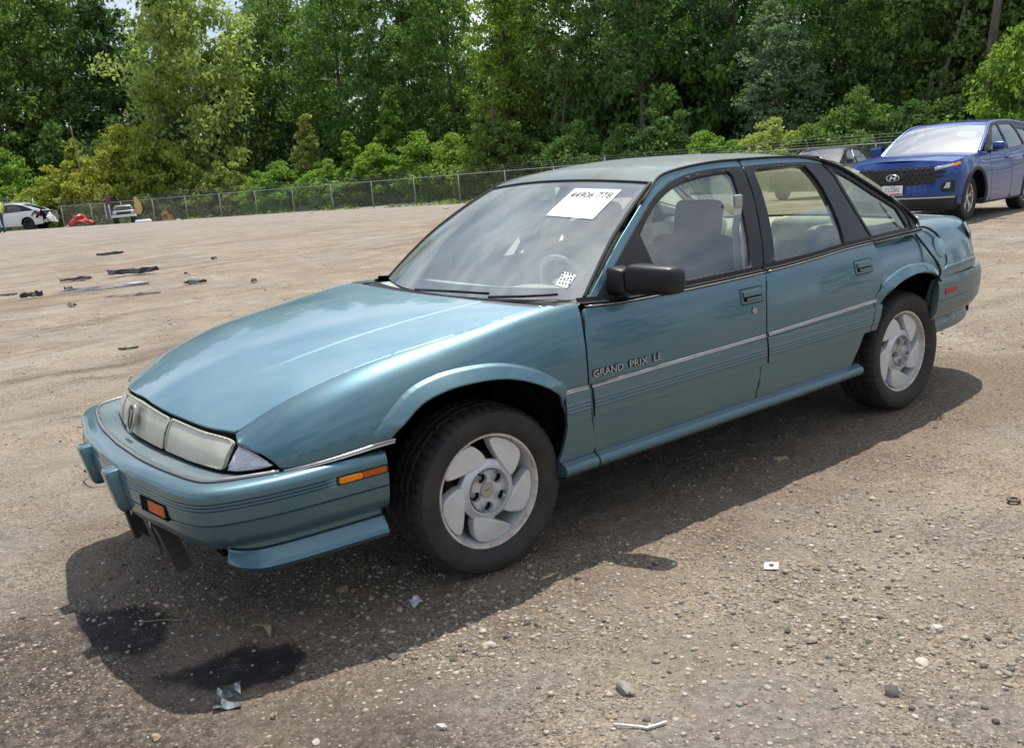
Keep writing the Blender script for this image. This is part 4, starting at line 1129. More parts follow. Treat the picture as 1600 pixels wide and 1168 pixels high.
# rear bench with vertical ribs
rbn = empty('rear_bench', (0, 0, 0)); rbn.parent = root
rbox('bench_cushion', (-.86, 0, .58), (.50, 1.30, .18), M['beige'], rbn, r=.05, seg=3)
rows = []
for z, xo in ((.60, 0), (.66, .004), (.80, .006), (.90, .006), (.975, .0), (1.0, -.02), (1.005, -.06)):
    rows.append([(-1.03-.30*(z-.6)+xo+.016*abs(math.sin(PI*(y+.64)/.075)), y, z) for y in np.linspace(-.64, .64, 120)])
grid_mesh('bench_back', np.array(rows), M['beige'], rbn, flip=False)
for y in (.42, -.42):
    rbox('bench_shoulder', (-1.13, y, 1.00), (.14, .46, .13), M['beige'], rbn, r=.05, seg=4)
rbox('bench_side', (-.99, .62, .86), (.26, .16, .36), M['beige'], rbn, r=.07, seg=4); rbox('bench_side', (-.99, -.62, .86), (.26, .16, .36), M['beige'], rbn, r=.07, seg=4)
# seat belt of the driver
for sg in (1, -1):
    V = []
    P = [(-.20, .715, 1.22), (-.19, .70, 1.10), (-.16, .74, .90), (-.15, .76, .70)]
    A_ = np.array([[(x-.026, sg*y, z) for x, y, z in P], [(x+.026, sg*y, z) for x, y, z in P]])
    grid_mesh('seat_belt', A_, M['belt'], root)
    rbox('belt_guide', (-.20, sg*.71, 1.23), (.05, .02, .06), M['grey_trim'], root, r=.008)
rbox('rear_view_mirror', (.33, 0, 1.265), (.03, .24, .06), M['black'], root, r=.012)
# wiper lying at the foot of the windshield
tube('wiper', [(1.00, .40, .957), (.955, .58, .965), (.90, .73, .975)], .006, M['black'], root, seg=6)
tube('wiper', [(1.03, -.15, .957), (1.02, .15, .967), (.985, .38, .968)], .006, M['black'], root, seg=6)
# deduplicate nothing; all parts sit under the car's Empty
# ================================================================== terrain
FA, FC, FE = np.array([-10.09, -70.47]), np.array([-30.64, -33.91]), np.array([-32.43, -13.06])
FL = FA+(FA-FC)/np.linalg.norm(FA-FC)*-0.0
def segd(P, a, b):
    ab = b-a; t = np.clip(((P-a)@ab)/(ab@ab), 0, 1); return np.linalg.norm(P-(a+t[:, None]*ab), axis=1)
FA2 = FA+np.array([20.5, -36.6])*1.0                      # the fence line continued to the left
FE2 = FE+np.array([-1.5, 22.0])
def terr(P):
    P = np.atleast_2d(np.asarray(P, float))
    s = np.minimum(segd(P, FA2, FC)*25/17., segd(P, FC, FE2)*25/26.)
    nrm = np.array([-(FC-FA)[1], (FC-FA)[0]]); nrm /= np.linalg.norm(nrm)
    if nrm@(np.array([0, 0])-FA) < 0: nrm = -nrm
    n2 = np.array([1.0, 0.08]); inside_ = (((P-FA)@nrm) > 0) & (((P-FC)@n2) > 0)
    s = np.where(inside_, s, 0)
    t = np.clip(1-s/25.0, 0, 1)
    return -1.05*t**1.6
def tz(x, y): return float(terr([[x, y]])[0])
def at(x, y, dz=0.0): return (x, y, tz(x, y)+dz)
rng = np.random.default_rng(7)
def vnoise(x, y, seed=0):
    xi = np.floor(x).astype(int); yi = np.floor(y).astype(int); fx = x-xi; fy = y-yi
    fx = fx*fx*(3-2*fx); fy = fy*fy*(3-2*fy)
    def h(a, b):
        k = (a*374761393+b*668265263+seed*982451653) & 0x7fffffff
        k = ((k ^ (k >> 13))*1274126177) & 0x7fffffff
        return ((k ^ (k >> 16)) & 0xffff)/65535.0
    return (h(xi, yi)*(1-fx)+h(xi+1, yi)*fx)*(1-fy)+(h(xi, yi+1)*(1-fx)+h(xi+1, yi+1)*fx)*fy
def fbm(x, y, sc, oct=4, seed=0, gain=.5):
    a = 1; s = 0; t = 0
    for o in range(oct):
        s = s+a*vnoise(x*sc*2**o+17.3*o, y*sc*2**o-9.1*o, seed+o); t += a; a *= gain
    return s/t
POLY = {
 'grey': [[(1.80, 1.88), (1.58, 1.83), (1.31, 1.87), (1.16, 1.97), (1.09, 2.10), (1.15, 2.21), (1.16, 2.35), (1.3, 2.6), (1.9, 2.5)],
          [(2.26, 1.44), (2.02, 1.30), (1.81, 1.40), (1.65, 1.45), (1.59, 1.55), (1.70, 1.62), (1.86, 1.58), (1.90, 1.84), (2.2, 1.76)],
          [(-.02, 1.72), (-.39, 1.93), (0, 2.11), (.12, 1.93)], [(.95, 2.25), (.80, 2.45), (.95, 2.62), (1.15, 2.45)],
          [(2.9, -1.2), (2.5, -1.4), (2.3, -1.0), (2.7, -.75), (3.0, -.9)], [(2.75, -.5), (2.6, -.75), (2.9, -.62), (3.0, -.4)]],
 'dark': [[(2.66, -.06), (2.52, .04), (2.42, .27), (2.44, .45), (2.54, .46), (2.68, .34), (2.72, .14)],
          [(2.57, .60), (2.45, .68), (2.28, .66), (2.15, .84), (2.19, .95), (2.38, .90), (2.51, .80)]],
 'damp': [[(2.95, -.3), (2.68, -.12), (2.56, .2), (2.40, .6), (2.15, .9), (2.0, 1.30), (1.95, 1.75), (2.5, 1.7), (3.3, 1.0), (3.2, -.2)]],
}
def mask(P, polys, soft, warp=.06, seed=3):
    W_ = P+np.stack([fbm(P[:, 0], P[:, 1], 5, 4, seed)-.5, fbm(P[:, 0], P[:, 1], 5, 4, seed+9)-.5], 1)*warp*2
    m_ = np.zeros(len(P))
    for q in polys:
        a = np.array(q); near = (W_[:, 0] > a[:, 0].min()-.4) & (W_[:, 0] < a[:, 0].max()+.4) & (W_[:, 1] > a[:, 1].min()-.4) & (W_[:, 1] < a[:, 1].max()+.4)
        if not near.any(): continue
        d = pdist(W_[near], q); s = np.where(inside(W_[near], q), d, -d)
        v = np.clip(.5+s/soft, 0, 1); m_[near] = np.maximum(m_[near], v*v*(3-2*v))
    return m_
def micro(P):
    """relief of the lot: lumps, ruts, scraped slabs"""
    x, y = P[:, 0], P[:, 1]; r = np.hypot(x-CAM[0], y-CAM[1])
    near = np.clip((16-r)/8, 0, 1)
    h = (fbm(x, y, 1.1, 4, 5)-.5)*.035*np.clip((30-r)/15, 0, 1)
    h = h+(fbm(x, y, 9, 5, 21, .6)-.5)*.016*near
    g = mask(P, POLY['grey'], .03)
    h = h+g*.009+(fbm(x, y, 22, 3, 31)-.5)*.016*(1-g)*near
    return h-.004
def ax(lo, hi, a, b, step, far=1.16, s0=None):
    mid_ = list(np.arange(a, b+1e-6, step)); up = []; s = step; v = b
    while v < hi: s *= far; v += s; up.append(min(v, hi))
    dn = []; s = step; v = a
    while v > lo: s *= far; v -= s; dn.append(max(v, lo))
    return np.array(dn[::-1]+mid_+up)
gx_ = ax(-260, 260, -1.8, 3.2, .022, 1.09); gy_ = ax(-300, 200, -.9, 3.3, .022, 1.09)
GXX, GYY = np.meshgrid(gx_, gy_, indexing='ij'); GP = np.stack([GXX.ravel(), GYY.ravel()], 1)
gz = terr(GP)+micro(GP)*np.clip((60-np.hypot(GP[:, 0], GP[:, 1]))/30, 0, 1)
def bulk(name, V, F, mats, parent=None, mi=None, smooth=False, nper=4):
    """fast mesh from numpy arrays, all faces with nper corners"""
    me = bpy.data.meshes.new(name); nf = len(F)
    me.vertices.add(len(V)); me.vertices.foreach_set('co', np.asarray(V, np.float32).ravel())
    me.loops.add(nf*nper); me.loops.foreach_set('vertex_index', np.asarray(F, np.int32).ravel())
    me.polygons.add(nf); me.polygons.foreach_set('loop_start', np.arange(0, nf*nper, nper, dtype=np.int32))
    me.polygons.foreach_set('loop_total', np.full(nf, nper, np.int32))
    for m_ in mats: me.materials.append(m_)
    if mi is not None: me.polygons.foreach_set('material_index', np.asarray(mi, np.int32))
    if smooth: me.polygons.foreach_set('use_smooth', np.ones(nf, bool))
    me.update(calc_edges=True); me.validate()
    o = bpy.data.objects.new(name, me); COL.objects.link(o); o.parent = parent
    return o
nx_, ny_ = len(gx_), len(gy_); idx = np.arange(nx_*ny_).reshape(nx_, ny_)
F_ = np.stack([idx[:-1, :-1], idx[1:, :-1], idx[1:, 1:], idx[:-1, 1:]], -1).reshape(-1, 4)

def ground_material():
    m, nt, b = node_mat('dirt_lot'); L = nt.links.new; N = nt.nodes.new
    tc = N('ShaderNodeTexCoord'); P = tc.outputs['Object']
    def noise(sc, det=8, rough=.6, vec=P):
        n = N('ShaderNodeTexNoise'); n.inputs['Scale'].default_value = sc; n.inputs['Detail'].default_value = det; n.inputs['Roughness'].default_value = rough; L(vec, n.inputs['Vector']); return n.outputs['Fac']
    def rampv(src, a, b_, lo=0., hi=1.):
        r = N('ShaderNodeMapRange'); r.interpolation_type = 'SMOOTHSTEP'; r.inputs['From Min'].default_value = a; r.inputs['From Max'].default_value = b_
        r.inputs['To Min'].default_value = lo; r.inputs['To Max'].default_value = hi; L(src, r.inputs['Value']); return r.outputs[0]
    def mix(f, a, b_):
        x = N('ShaderNodeMix'); x.data_type = 'RGBA'
        L(f, x.inputs[0]) if not isinstance(f, float) else setattr(x.inputs[0], 'default_value', f)
        for s_, i in ((a, 6), (b_, 7)):
            if isinstance(s_, tuple): x.inputs[i].default_value = (*s_, 1)
            else: L(s_, x.inputs[i])
        return x.outputs[2]
    def attr(nm):
        a = N('ShaderNodeAttribute'); a.attribute_name = nm; return a.outputs['Fac']
    def mul(a, b_):
        x = N('ShaderNodeMath'); x.operation = 'MULTIPLY'; L(a, x.inputs[0]); (L(b_, x.inputs[1]) if not isinstance(b_, float) else setattr(x.inputs[1], 'default_value', b_)); return x.outputs[0]
    base = mix(rampv(noise(.55, 6), .38, .62), (.37, .298, .218), (.31, .275, .228))
    base = mix(rampv(noise(2.6, 10, .65), .40, .66), base, (.25, .208, .165))
    base = mix(rampv(noise(1.3, 9, .7), .52, .70), base, (.37, .33, .275))
    base = mix(rampv(noise(.33, 6, .62), .50, .62, 0, .75), base, (.235, .180, .130))
    base = mix(rampv(noise(.75, 8, .66), .55, .68, 0, .7), base, (.42, .38, .32))
    # fine soil grain
    g = noise(38, 8, .75); base = mix(rampv(g, .45, .68, 0, .75), base, (.14, .112, .085))
    g2 = noise(110, 4, .7); base = mix(rampv(g2, .56, .70, 0, .8), base, (.44, .40, .33))
    # drag marks running across the lot
    wn = N('ShaderNodeTexNoise'); wn.inputs['Scale'].default_value = .35; wn.inputs['Detail'].default_value = 5; L(P, wn.inputs['Vector'])
    wm = N('ShaderNodeVectorMath'); wm.operation = 'MULTIPLY_ADD'; wm.inputs[1].default_value = (2.6, 2.6, 0); L(wn.outputs['Color'], wm.inputs[0]); L(P, wm.inputs[2])
    mp = N('ShaderNodeMapping'); mp.inputs['Rotation'].default_value = (0, 0, R(35+4)); mp.inputs['Scale'].default_value = (.28, 1.3, 1); L(wm.outputs[0], mp.inputs['Vector'])
    st = noise(1.0, 9, .68, mp.outputs[0]); far = attr('far')
    base = mix(mul(rampv(st, .52, .66, 0, .7), far), base, (.125, .095, .070))
    base = mix(mul(mul(rampv(noise(5.5, 9, .75), .52, .66), rampv(noise(.45, 3), .45, .6)), far), base, (.10, .078, .060))
    base = mix(mul(rampv(noise(.8, 7, .6, mp.outputs[0]), .56, .66, 0, .8), far), base, (.335, .305, .26))
    mp2 = N('ShaderNodeMapping'); mp2.inputs['Rotation'].default_value = (0, 0, R(31)); mp2.inputs['Scale'].default_value = (.7, 3.4, 1); mp2.inputs['Location'].default_value = (3, 8, 0); L(wm.outputs[0], mp2.inputs['Vector'])
    base = mix(mul(rampv(noise(1.0, 9, .7, mp2.outputs[0]), .60, .70), far), base, (.07, .055, .045))
    # far part greyer
    base = mix(mul(attr('fargrey'), .8), base, (.285, .258, .235))
    base = mix(mul(attr('grey'), rampv(noise(7, 8, .6), .3, .6, .55, .95)), base, mix(rampv(noise(30, 6), .4, .6), (.19, .172, .148), (.285, .258, .218)))
    base = mix(mul(attr('damp'), rampv(noise(3.2, 9, .65), .26, .50, .40, .97)), base, mix(rampv(noise(26, 6, .7), .4, .64), (.060, .050, .046), (.150, .124, .106)))
    base = mix(mul(attr('under'), rampv(noise(3.0, 8, .6), .3, .6, .45, .85)), base, mix(rampv(noise(50, 6, .7), .4, .66), (.15, .112, .082), (.27, .215, .16)))  # dark dirt under the car, its shadow's warm tone put into the colour
    wet = mul(attr('dark'), rampv(noise(9, 6, .6), .30, .46, .45, 1.0))
    base = mix(wet, base, (.016, .0145, .014))
    # dense packed grit: every cell its own stone colour, thinning out in smooth patches
    v2 = N('ShaderNodeTexVoronoi'); v2.inputs['Scale'].default_value = 120; L(P, v2.inputs['Vector']); s2 = N('ShaderNodeSeparateColor'); L(v2.outputs['Color'], s2.inputs[0])
    v3 = N('ShaderNodeTexVoronoi'); v3.inputs['Scale'].default_value = 62; L(P, v3.inputs['Vector']); s3 = N('ShaderNodeSeparateColor'); L(v3.outputs['Color'], s3.inputs[0])
    grit = rampv(noise(1.9, 7, .6), .38, .58, .25, .95)
    dry = N('ShaderNodeMath'); dry.operation = 'SUBTRACT'; dry.inputs[0].default_value = 1.0; L(wet, dry.inputs[1]); dry = dry.outputs[0]
    gcol = mix(s2.outputs[1], (.62, .60, .58), (1.35, 1.28, 1.18)); gcol = mix(rampv(s2.outputs[0], .82, .9), gcol, (.35, .33, .32)); gcol = mix(rampv(s2.outputs[2], .88, .94), gcol, (1.7, 1.62, 1.5))
    gm = N('ShaderNodeMix'); gm.data_type = 'RGBA'; gm.blend_type = 'MULTIPLY'; L(mul(mul(grit, dry), .75), gm.inputs[0]); L(base, gm.inputs[6]); L(gcol, gm.inputs[7]); base = gm.outputs[2]
    st3 = mul(mul(mul(rampv(s3.outputs[0], .66, .70), rampv(v3.outputs['Distance'], .50, .34)), grit), dry)
    base = mix(mul(st3, .7), base, mix(s3.outputs[1], (.15, .125, .10), (.42, .36, .28)))
    # small chips of pale and dark stone in the soil surface
    vo = N('ShaderNodeTexVoronoi'); vo.inputs['Scale'].default_value = 85; vo.inputs['Randomness'].default_value = 1; L(P, vo.inputs['Vector'])
    sp = N('ShaderNodeSeparateColor'); L(vo.outputs['Color'], sp.inputs[0])
    chip = mul(mul(rampv(sp.outputs[0], .80, .84), rampv(vo.outputs['Distance'], .46, .30)), dry)
    base = mix(mul(chip, .75), base, mix(sp.outputs[1], (.14, .12, .10), (.46, .42, .36)))
    L(base, b.inputs['Base Color'])
    rr = rampv(wet, 0., 1., .93, .55); L(rr, b.inputs['Roughness']); b.inputs['Specular IOR Level'].default_value = .3
    h1 = noise(45, 9, .75); h2 = noise(8, 9, .65)
    ad = N('ShaderNodeMath'); ad.operation = 'MULTIPLY_ADD'; L(h2, ad.inputs[0]); ad.inputs[1].default_value = 2.4; L(h1, ad.inputs[2])
    ad2 = N('ShaderNodeMath'); ad2.operation = 'MULTIPLY_ADD'; L(chip, ad2.inputs[0]); ad2.inputs[1].default_value = .45; L(ad.outputs[0], ad2.inputs[2])
    ad3 = N('ShaderNodeMath'); ad3.operation = 'MULTIPLY_ADD'; L(st3, ad3.inputs[0]); ad3.inputs[1].default_value = .6; L(ad2.outputs[0], ad3.inputs[2])
    gd = mul(grit, rampv(v2.outputs['Distance'], .5, .0, 0, .4)); ad4 = N('ShaderNodeMath'); ad4.operation = 'ADD'; L(gd, ad4.inputs[0]); L(ad3.outputs[0], ad4.inputs[1]); ad2 = ad4
    bp = N('ShaderNodeBump'); bp.inputs['Strength'].default_value = .75; bp.inputs['Distance'].default_value = .022; L(ad2.outputs[0], bp.inputs['Height']); L(bp.outputs[0], b.inputs['Normal'])
    return m
M['ground'] = ground_material()
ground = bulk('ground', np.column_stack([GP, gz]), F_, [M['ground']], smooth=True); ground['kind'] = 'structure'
def addattr(o, nm, v):
    a = o.data.attributes.new(nm, 'FLOAT', 'POINT'); a.data.foreach_set('value', np.asarray(v, np.float32))
addattr(ground, 'grey', mask(GP, POLY['grey'], .06)); addattr(ground, 'dark', mask(GP, POLY['dark'], .035, .09, 8)); addattr(ground, 'damp', mask(GP, POLY['damp'], .45, .14, 12))
rr_ = np.hypot(GP[:, 0]-CAM[0], GP[:, 1]-CAM[1])
addattr(ground, 'far', np.clip((rr_-5.0)/3, 0, 1)); addattr(ground, 'fargrey', np.clip((rr_-22)/22, 0, 1))
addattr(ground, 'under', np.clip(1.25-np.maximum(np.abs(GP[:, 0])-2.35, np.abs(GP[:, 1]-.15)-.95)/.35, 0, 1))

# ------------------------------------------------------------------ gravel and stones
def ico():
    bm = bmesh.new(); bmesh.ops.create_icosphere(bm, subdivisions=1, radius=1); V = np.array([v.co[:] for v in bm.verts]); F = np.array([[v.index for v in f.verts] for f in bm.faces]); bm.free(); return V, F
IV, IF = ico()
M['gv'] = [mat('gravel_tan', (.36, .31, .24), .85, var=.25, vscale=40), mat('gravel_grey', (.26, .235, .195), .85, var=.25, vscale=40), mat('gravel_dark', (.085, .075, .068), .8, var=.3, vscale=40),
           mat('gravel_rust', (.30, .215, .14), .85, var=.25, vscale=40), mat('gravel_pale', (.44, .40, .34), .85, var=.15, vscale=40)]
def scatter(n, r0, r1, rs, smin, smax, power=1.0, seed=1, dens=None):
    g = np.random.default_rng(seed)
    ang0 = math.atan2(-.8168, -.577); a = ang0+g.uniform(-.66, .66, n); r = r0*(r1/r0)**g.random(n)**power
    P = np.stack([CAM[0]+r*np.cos(a), CAM[1]+r*np.sin(a)], 1)
    d = fbm(P[:, 0], P[:, 1], 1.6, 4, 40); gr = mask(P, POLY['grey'], .05); dk_ = mask(P, POLY['dark'], .1)
    keep = g.random(n) < np.clip((d-.36)*5.5, .16, 1)*(1-.75*gr)*(1-.75*dk_)
    P = P[keep]; n = len(P)
    s = smin*(smax/smin)**(g.random(n)**2.6)
    return P, s
def stones(P, s, seed):
    g = np.random.default_rng(seed); n = len(P)
    z = terr(P)+micro(P)
    sc = np.stack([s*g.uniform(.8, 1.35, n), s*g.uniform(.7, 1.1, n), s*g.uniform(.4, .75, n)], 1)
    a = g.uniform(0, 2*PI, n); V = IV[None]*(1+g.uniform(-.22, .22, (n, len(IV), 1)))*sc[:, None, :]
    c, s_ = np.cos(a)[:, None], np.sin(a)[:, None]
    x = V[..., 0]*c-V[..., 1]*s_+P[:, 0:1]; y = V[..., 0]*s_+V[..., 1]*c+P[:, 1:2]; zz = V[..., 2]+(z+sc[:, 2]*.02)[:, None]
    F = (IF[None]+(np.arange(n)*len(IV))[:, None, None]).reshape(-1, 3)
    return np.stack([x, y, zz], -1).reshape(-1, 3), F, n
P1, s1 = scatter(24000, 1.0, 8.5, 0, .0032, .0085, 1.0, 2)
P2, s2 = scatter(1500, 1.2, 9.0, 0, .007, .015, .8, 5)
P3, s3_ = scatter(6500, 6, 34, 0, .006, .022, .9, 9)
g4 = np.random.default_rng(44); P4 = np.concatenate([np.array([cx, cy])+g4.normal(size=(nn, 2))*np.array([rr*1.3, rr]) for cx, cy, rr, nn in ((1.05, 1.85, .30, 1100), (.62, 1.62, .30, 800), (1.5, 1.20, .22, 550), (1.86, 1.12, .14, 450), (.80, 2.15, .2, 800), (2.35, .05, .22, 500), (.2, 1.75, .3, 700), (1.75, .62, .2, 450))])
s4 = .0030*(4.2)**(g4.random(len(P4))**2.2); kk = (P4[:, 1] < 2.7) & (P4[:, 0] > -.4); P4, s4 = P4[kk], s4[kk]
Pa = np.concatenate([P1, P2, P3, P4]); sa = np.concatenate([s1, s2, s3_, s4])
V, F, n = stones(Pa, sa, 4)
nbig = n
mi = np.repeat(np.random.default_rng(3).choice(5, n, p=[.46, .27, .10, .07, .10]), len(IF))
P0, s0 = scatter(115000, 1.0, 6.5, 0, .0017, .0046, 1.05, 12)
IVb, IFb = IV, IF
IV = np.array([(1, 0, 0), (-1, 0, 0), (0, 1, 0), (0, -1, 0), (0, 0, 1), (0, 0, -1)], float); IF = np.array([(0, 2, 4), (2, 1, 4), (1, 3, 4), (3, 0, 4), (2, 0, 5), (1, 2, 5), (3, 1, 5), (0, 3, 5)])
V2_, F2_, n2_ = stones(P0, s0, 6); IV, IF = IVb, IFb
mi = np.concatenate([mi, np.repeat(np.random.default_rng(8).choice(5, n2_, p=[.34, .26, .22, .08, .10]), 8)]); F = np.concatenate([F, F2_+len(V)]); V = np.concatenate([V, V2_])
gravel = bulk('gravel', V, F, M['gv'], mi=mi, nper=3); tag(gravel, 'loose gravel and chips of stone scattered over the dirt lot', 'gravel', kind='stuff')

# ------------------------------------------------------------------ trees
def leafmat(name, col, trans=.38, var=.35):
    m = bpy.data.materials.new(name); m.use_nodes = True; nt = m.node_tree; nt.nodes.clear(); L = nt.links.new; N = nt.nodes.new
    o = N('ShaderNodeOutputMaterial'); d = N('ShaderNodeBsdfDiffuse'); t = N('ShaderNodeBsdfTranslucent'); gl = N('ShaderNodeBsdfGlossy'); gl.inputs['Roughness'].default_value = .42
    gl.inputs['Color'].default_value = (.8, .85, .8, 1)
    x = N('ShaderNodeMixShader'); x.inputs[0].default_value = trans; x2 = N('ShaderNodeMixShader'); x2.inputs[0].default_value = .02
    ge = N('ShaderNodeNewGeometry'); oi = N('ShaderNodeObjectInfo')
    r1 = N('ShaderNodeHueSaturation'); r1.inputs['Color'].default_value = (*col, 1)
    h = N('ShaderNodeMapRange'); h.inputs['To Min'].default_value = .478; h.inputs['To Max'].default_value = .522; L(oi.outputs['Random'], h.inputs['Value']); L(h.outputs[0], r1.inputs['Hue'])
    v = N('ShaderNodeMapRange'); v.inputs['To Min'].default_value = 1-var; v.inputs['To Max'].default_value = 1+var; L(ge.outputs['Random Per Island'], v.inputs['Value']); L(v.outputs[0], r1.inputs['Value'])
    L(r1.outputs[0], d.inputs[0])
    tc = N('ShaderNodeMix'); tc.data_type = 'RGBA'; tc.inputs[0].default_value = .35; L(r1.outputs[0], tc.inputs[6]); tc.inputs[7].default_value = (col[0]*1.5, col[1]*1.65, col[2]*.5, 1); L(tc.outputs[2], t.inputs[0])
    L(d.outputs[0], x.inputs[1]); L(t.outputs[0], x.inputs[2]); L(x.outputs[0], x2.inputs[1]); L(gl.outputs[0], x2.inputs[2]); L(x2.outputs[0], o.inputs[0])
    return m
LM = {'dark': leafmat('leaf_dark_green', (.105, .175, .050)), 'mid': leafmat('leaf_mid_green', (.135, .23, .056)), 'bright': leafmat('leaf_bright_green', (.20, .32, .055), .5),
      'olive': leafmat('leaf_olive_yellow', (.30, .345, .06), .4), 'pale': leafmat('leaf_pale_green', (.33, .41, .12), .42), 'silver': leafmat('leaf_silver_green', (.23, .30, .17), .35), 'blue': leafmat('leaf_cool_green', (.105, .175, .085)),
      'brown': leafmat('dead_leaf_tan', (.40, .24, .09), .3)}
M['bark'] = mat('grey_brown_bark', (.105, .088, .072), .95, var=.35, vscale=9, bump=.6, bscale=22, stretch=(1, 1, .25))
M['bark_pale'] = mat('pale_bark', (.27, .24, .20), .95, var=.3, vscale=9, bump=.5, bscale=22, stretch=(1, 1, .25))
def leaves(clumps, per, size, g, up=.35):
    """leaf quads spread through the volume of clumps: (x,y,z,rx,rz)"""
    C = np.array(clumps); n = len(C)*per
    k = np.repeat(np.arange(len(C)), per)
    d = g.normal(size=(n, 3)); d /= np.linalg.norm(d, axis=1)[:, None]
    r = g.random(n)**.45; p = C[k, :3]+d*r[:, None]*np.stack([C[k, 3], C[k, 3], C[k, 4]], 1)
    nn = g.normal(size=(n, 3))+np.array([0, 0, up*2]); nn /= np.linalg.norm(nn, axis=1)[:, None]
    t = np.cross(nn, g.normal(size=(n, 3))); t /= np.linalg.norm(t, axis=1)[:, None]; b = np.cross(nn, t)
    s = size*g.uniform(.6, 1.35, n)[:, None]
    droop = np.array([0, 0, -.25])*s
    V = np.stack([p-t*s*.5, p+b*s*.36, p+t*s*.62+droop, p-b*s*.36], 1).reshape(-1, 3)
    return V, np.arange(n*4).reshape(-1, 4)
def limb_mesh(paths):
    V = []; F = []; base = 0
    for pts, r0, r1, seg in paths:
        P = np.array(pts, float); n = len(P)
        for i, p in enumerate(P):
            rr = r0+(r1-r0)*i/(n-1)
            for k in range(seg):
                a = 2*PI*k/seg; V.append((p[0]+rr*math.cos(a), p[1]+rr*math.sin(a), p[2]))
        for i in range(n-1):
            for k in range(seg): F.append([base+i*seg+k, base+i*seg+(k+1) % seg, base+(i+1)*seg+(k+1) % seg, base+(i+1)*seg+k])
        base += n*seg
    return np.array(V), np.array(F)
def tree_data(seed, H, rad, base, kind, per, size, nclump, trunk_r=.2, lean=0.0):
    g = np.random.default_rng(seed); paths = []; cl = []
    ln = g.uniform(-1, 1, 2)*lean
    tr = [(ln[0]*H*(t**1.3)+.12*math.sin(t*7+seed)*t, ln[1]*H*(t**1.3)+.1*math.cos(t*6+seed)*t, H*.96*t) for t in np.linspace(0, 1, 9)]
    paths.append((tr, trunk_r, trunk_r*.15, 8))
    def tp(t):
        i = min(int(t*8), 7); f = t*8-i; a, b = np.array(tr[i]), np.array(tr[i+1]); return a+(b-a)*f
    for k in range(nclump):
        t = base+(1-base)*(k+g.random()*.9)/nclump; t = min(t, .99)
        if kind == 'round': prof = math.sin(PI*min(1, max(.06, (t-base)/(1-base))**.75))**.6
        elif kind == 'cone': prof = (1-(t-base)/(1-base))**.75*.95+.08
        elif kind == 'column': prof = .75*(1-((t-base)/(1-base))**4)+.15
        else: prof = math.sin(PI*(.18+.80*(t-base)/(1-base)))**.5
        a = k*2.399+g.uniform(-.5, .5); L = rad*prof*g.uniform(.55, 1.05)
        o = tp(max(base*.7, t-.12*g.random())); e = tp(t)+np.array([math.cos(a)*L, math.sin(a)*L, g.uniform(-.15, .35)*rad*.4])
        m_ = (o+e)/2+np.array([0, 0, -.05*L])
        paths.append(([tuple(o), tuple(m_), tuple(e)], trunk_r*.28, trunk_r*.05, 5))
        cs = rad*g.uniform(.20, .40)
        cl.append((e[0], e[1], e[2], cs, cs*g.uniform(.45, .75)))
        for q in range(2):
            w_ = g.uniform(.35, .95); c = o+(e-o)*w_+g.normal(size=3)*cs*.55; c2 = cs*g.uniform(.45, .8); cl.append((c[0], c[1], c[2], c2, c2*.6))
    cl.append((tr[-1][0], tr[-1][1], tr[-1][2], rad*.22, rad*.3))
    V, F = leaves(cl, per, size, g)
    TV, TF = limb_mesh(paths)
    return (V, F), (TV, TF)
def mesh_np(name, V, F, m):
    me = bpy.data.meshes.new(name); nf = len(F); k = F.shape[1]
    me.vertices.add(len(V)); me.vertices.foreach_set('co', np.asarray(V, np.float32).ravel()); me.loops.add(nf*k); me.loops.foreach_set('vertex_index', np.asarray(F, np.int32).ravel())
    me.polygons.add(nf); me.polygons.foreach_set('loop_start', np.arange(0, nf*k, k, dtype=np.int32)); me.polygons.foreach_set('loop_total', np.full(nf, k, np.int32))
    me.materials.append(m); me.update(calc_edges=True); return me
ARCH = {}
def archetype(key, seed, H, rad, base, kind, per, size, nclump, tr, lean=.02):
    c, t = tree_data(seed, H, rad, base, kind, per, size, nclump, tr, lean)
    ARCH[key] = (c, t, {})
archetype('oakA', 11, 18, 5.0, .10, 'full', 62, .30, 60, .26)
archetype('oakB', 12, 17, 4.4, .16, 'full', 62, .28, 58, .22, .05)
archetype('tallA', 13, 20, 3.6, .22, 'column', 62, .28, 56, .22, .03)
archetype('tallB', 14, 19, 4.0, .14, 'round', 60, .30, 58, .24, .04)
archetype('pine', 15, 20, 3.2, .34, 'cone', 70, .24, 50, .24, .02)
archetype('syc', 16, 19, 5.4, .07, 'full', 100, .34, 74, .20, .01)
archetype('bushA', 17, 4.6, 2.3, .03, 'round', 90, .17, 30, .07, .05)
archetype('bushB', 18, 3.4, 2.0, .02, 'full', 90, .17, 26, .05, .06)
archetype('sap', 19, 5.2, 1.3, .14, 'cone', 60, .20, 24, .05, .04)
def put_tree(name, key, xy, sc, lm, label, cat='tree', group=None, rz=0.0, hs=1.0, bark='bark', part='crown'):
    (cv, cf), (tv, tf), cache = ARCH[key]
    if ('c', lm) not in cache: cache[('c', lm)] = mesh_np(part, cv, cf, LM[lm])
    if ('t', bark) not in cache: cache[('t', bark)] = mesh_np('trunk', tv, tf, M[bark])
    e = empty(name, (xy[0], xy[1], tz(*xy)-.05), rz, label=label, cat=cat, group=group); e.scale = (sc, sc, sc*hs)
    for nm, me in ((part, cache[('c', lm)]), ('trunk', cache[('t', bark)])):
        o = bpy.data.objects.new(nm, me); COL.objects.link(o); o.parent = e
    return e
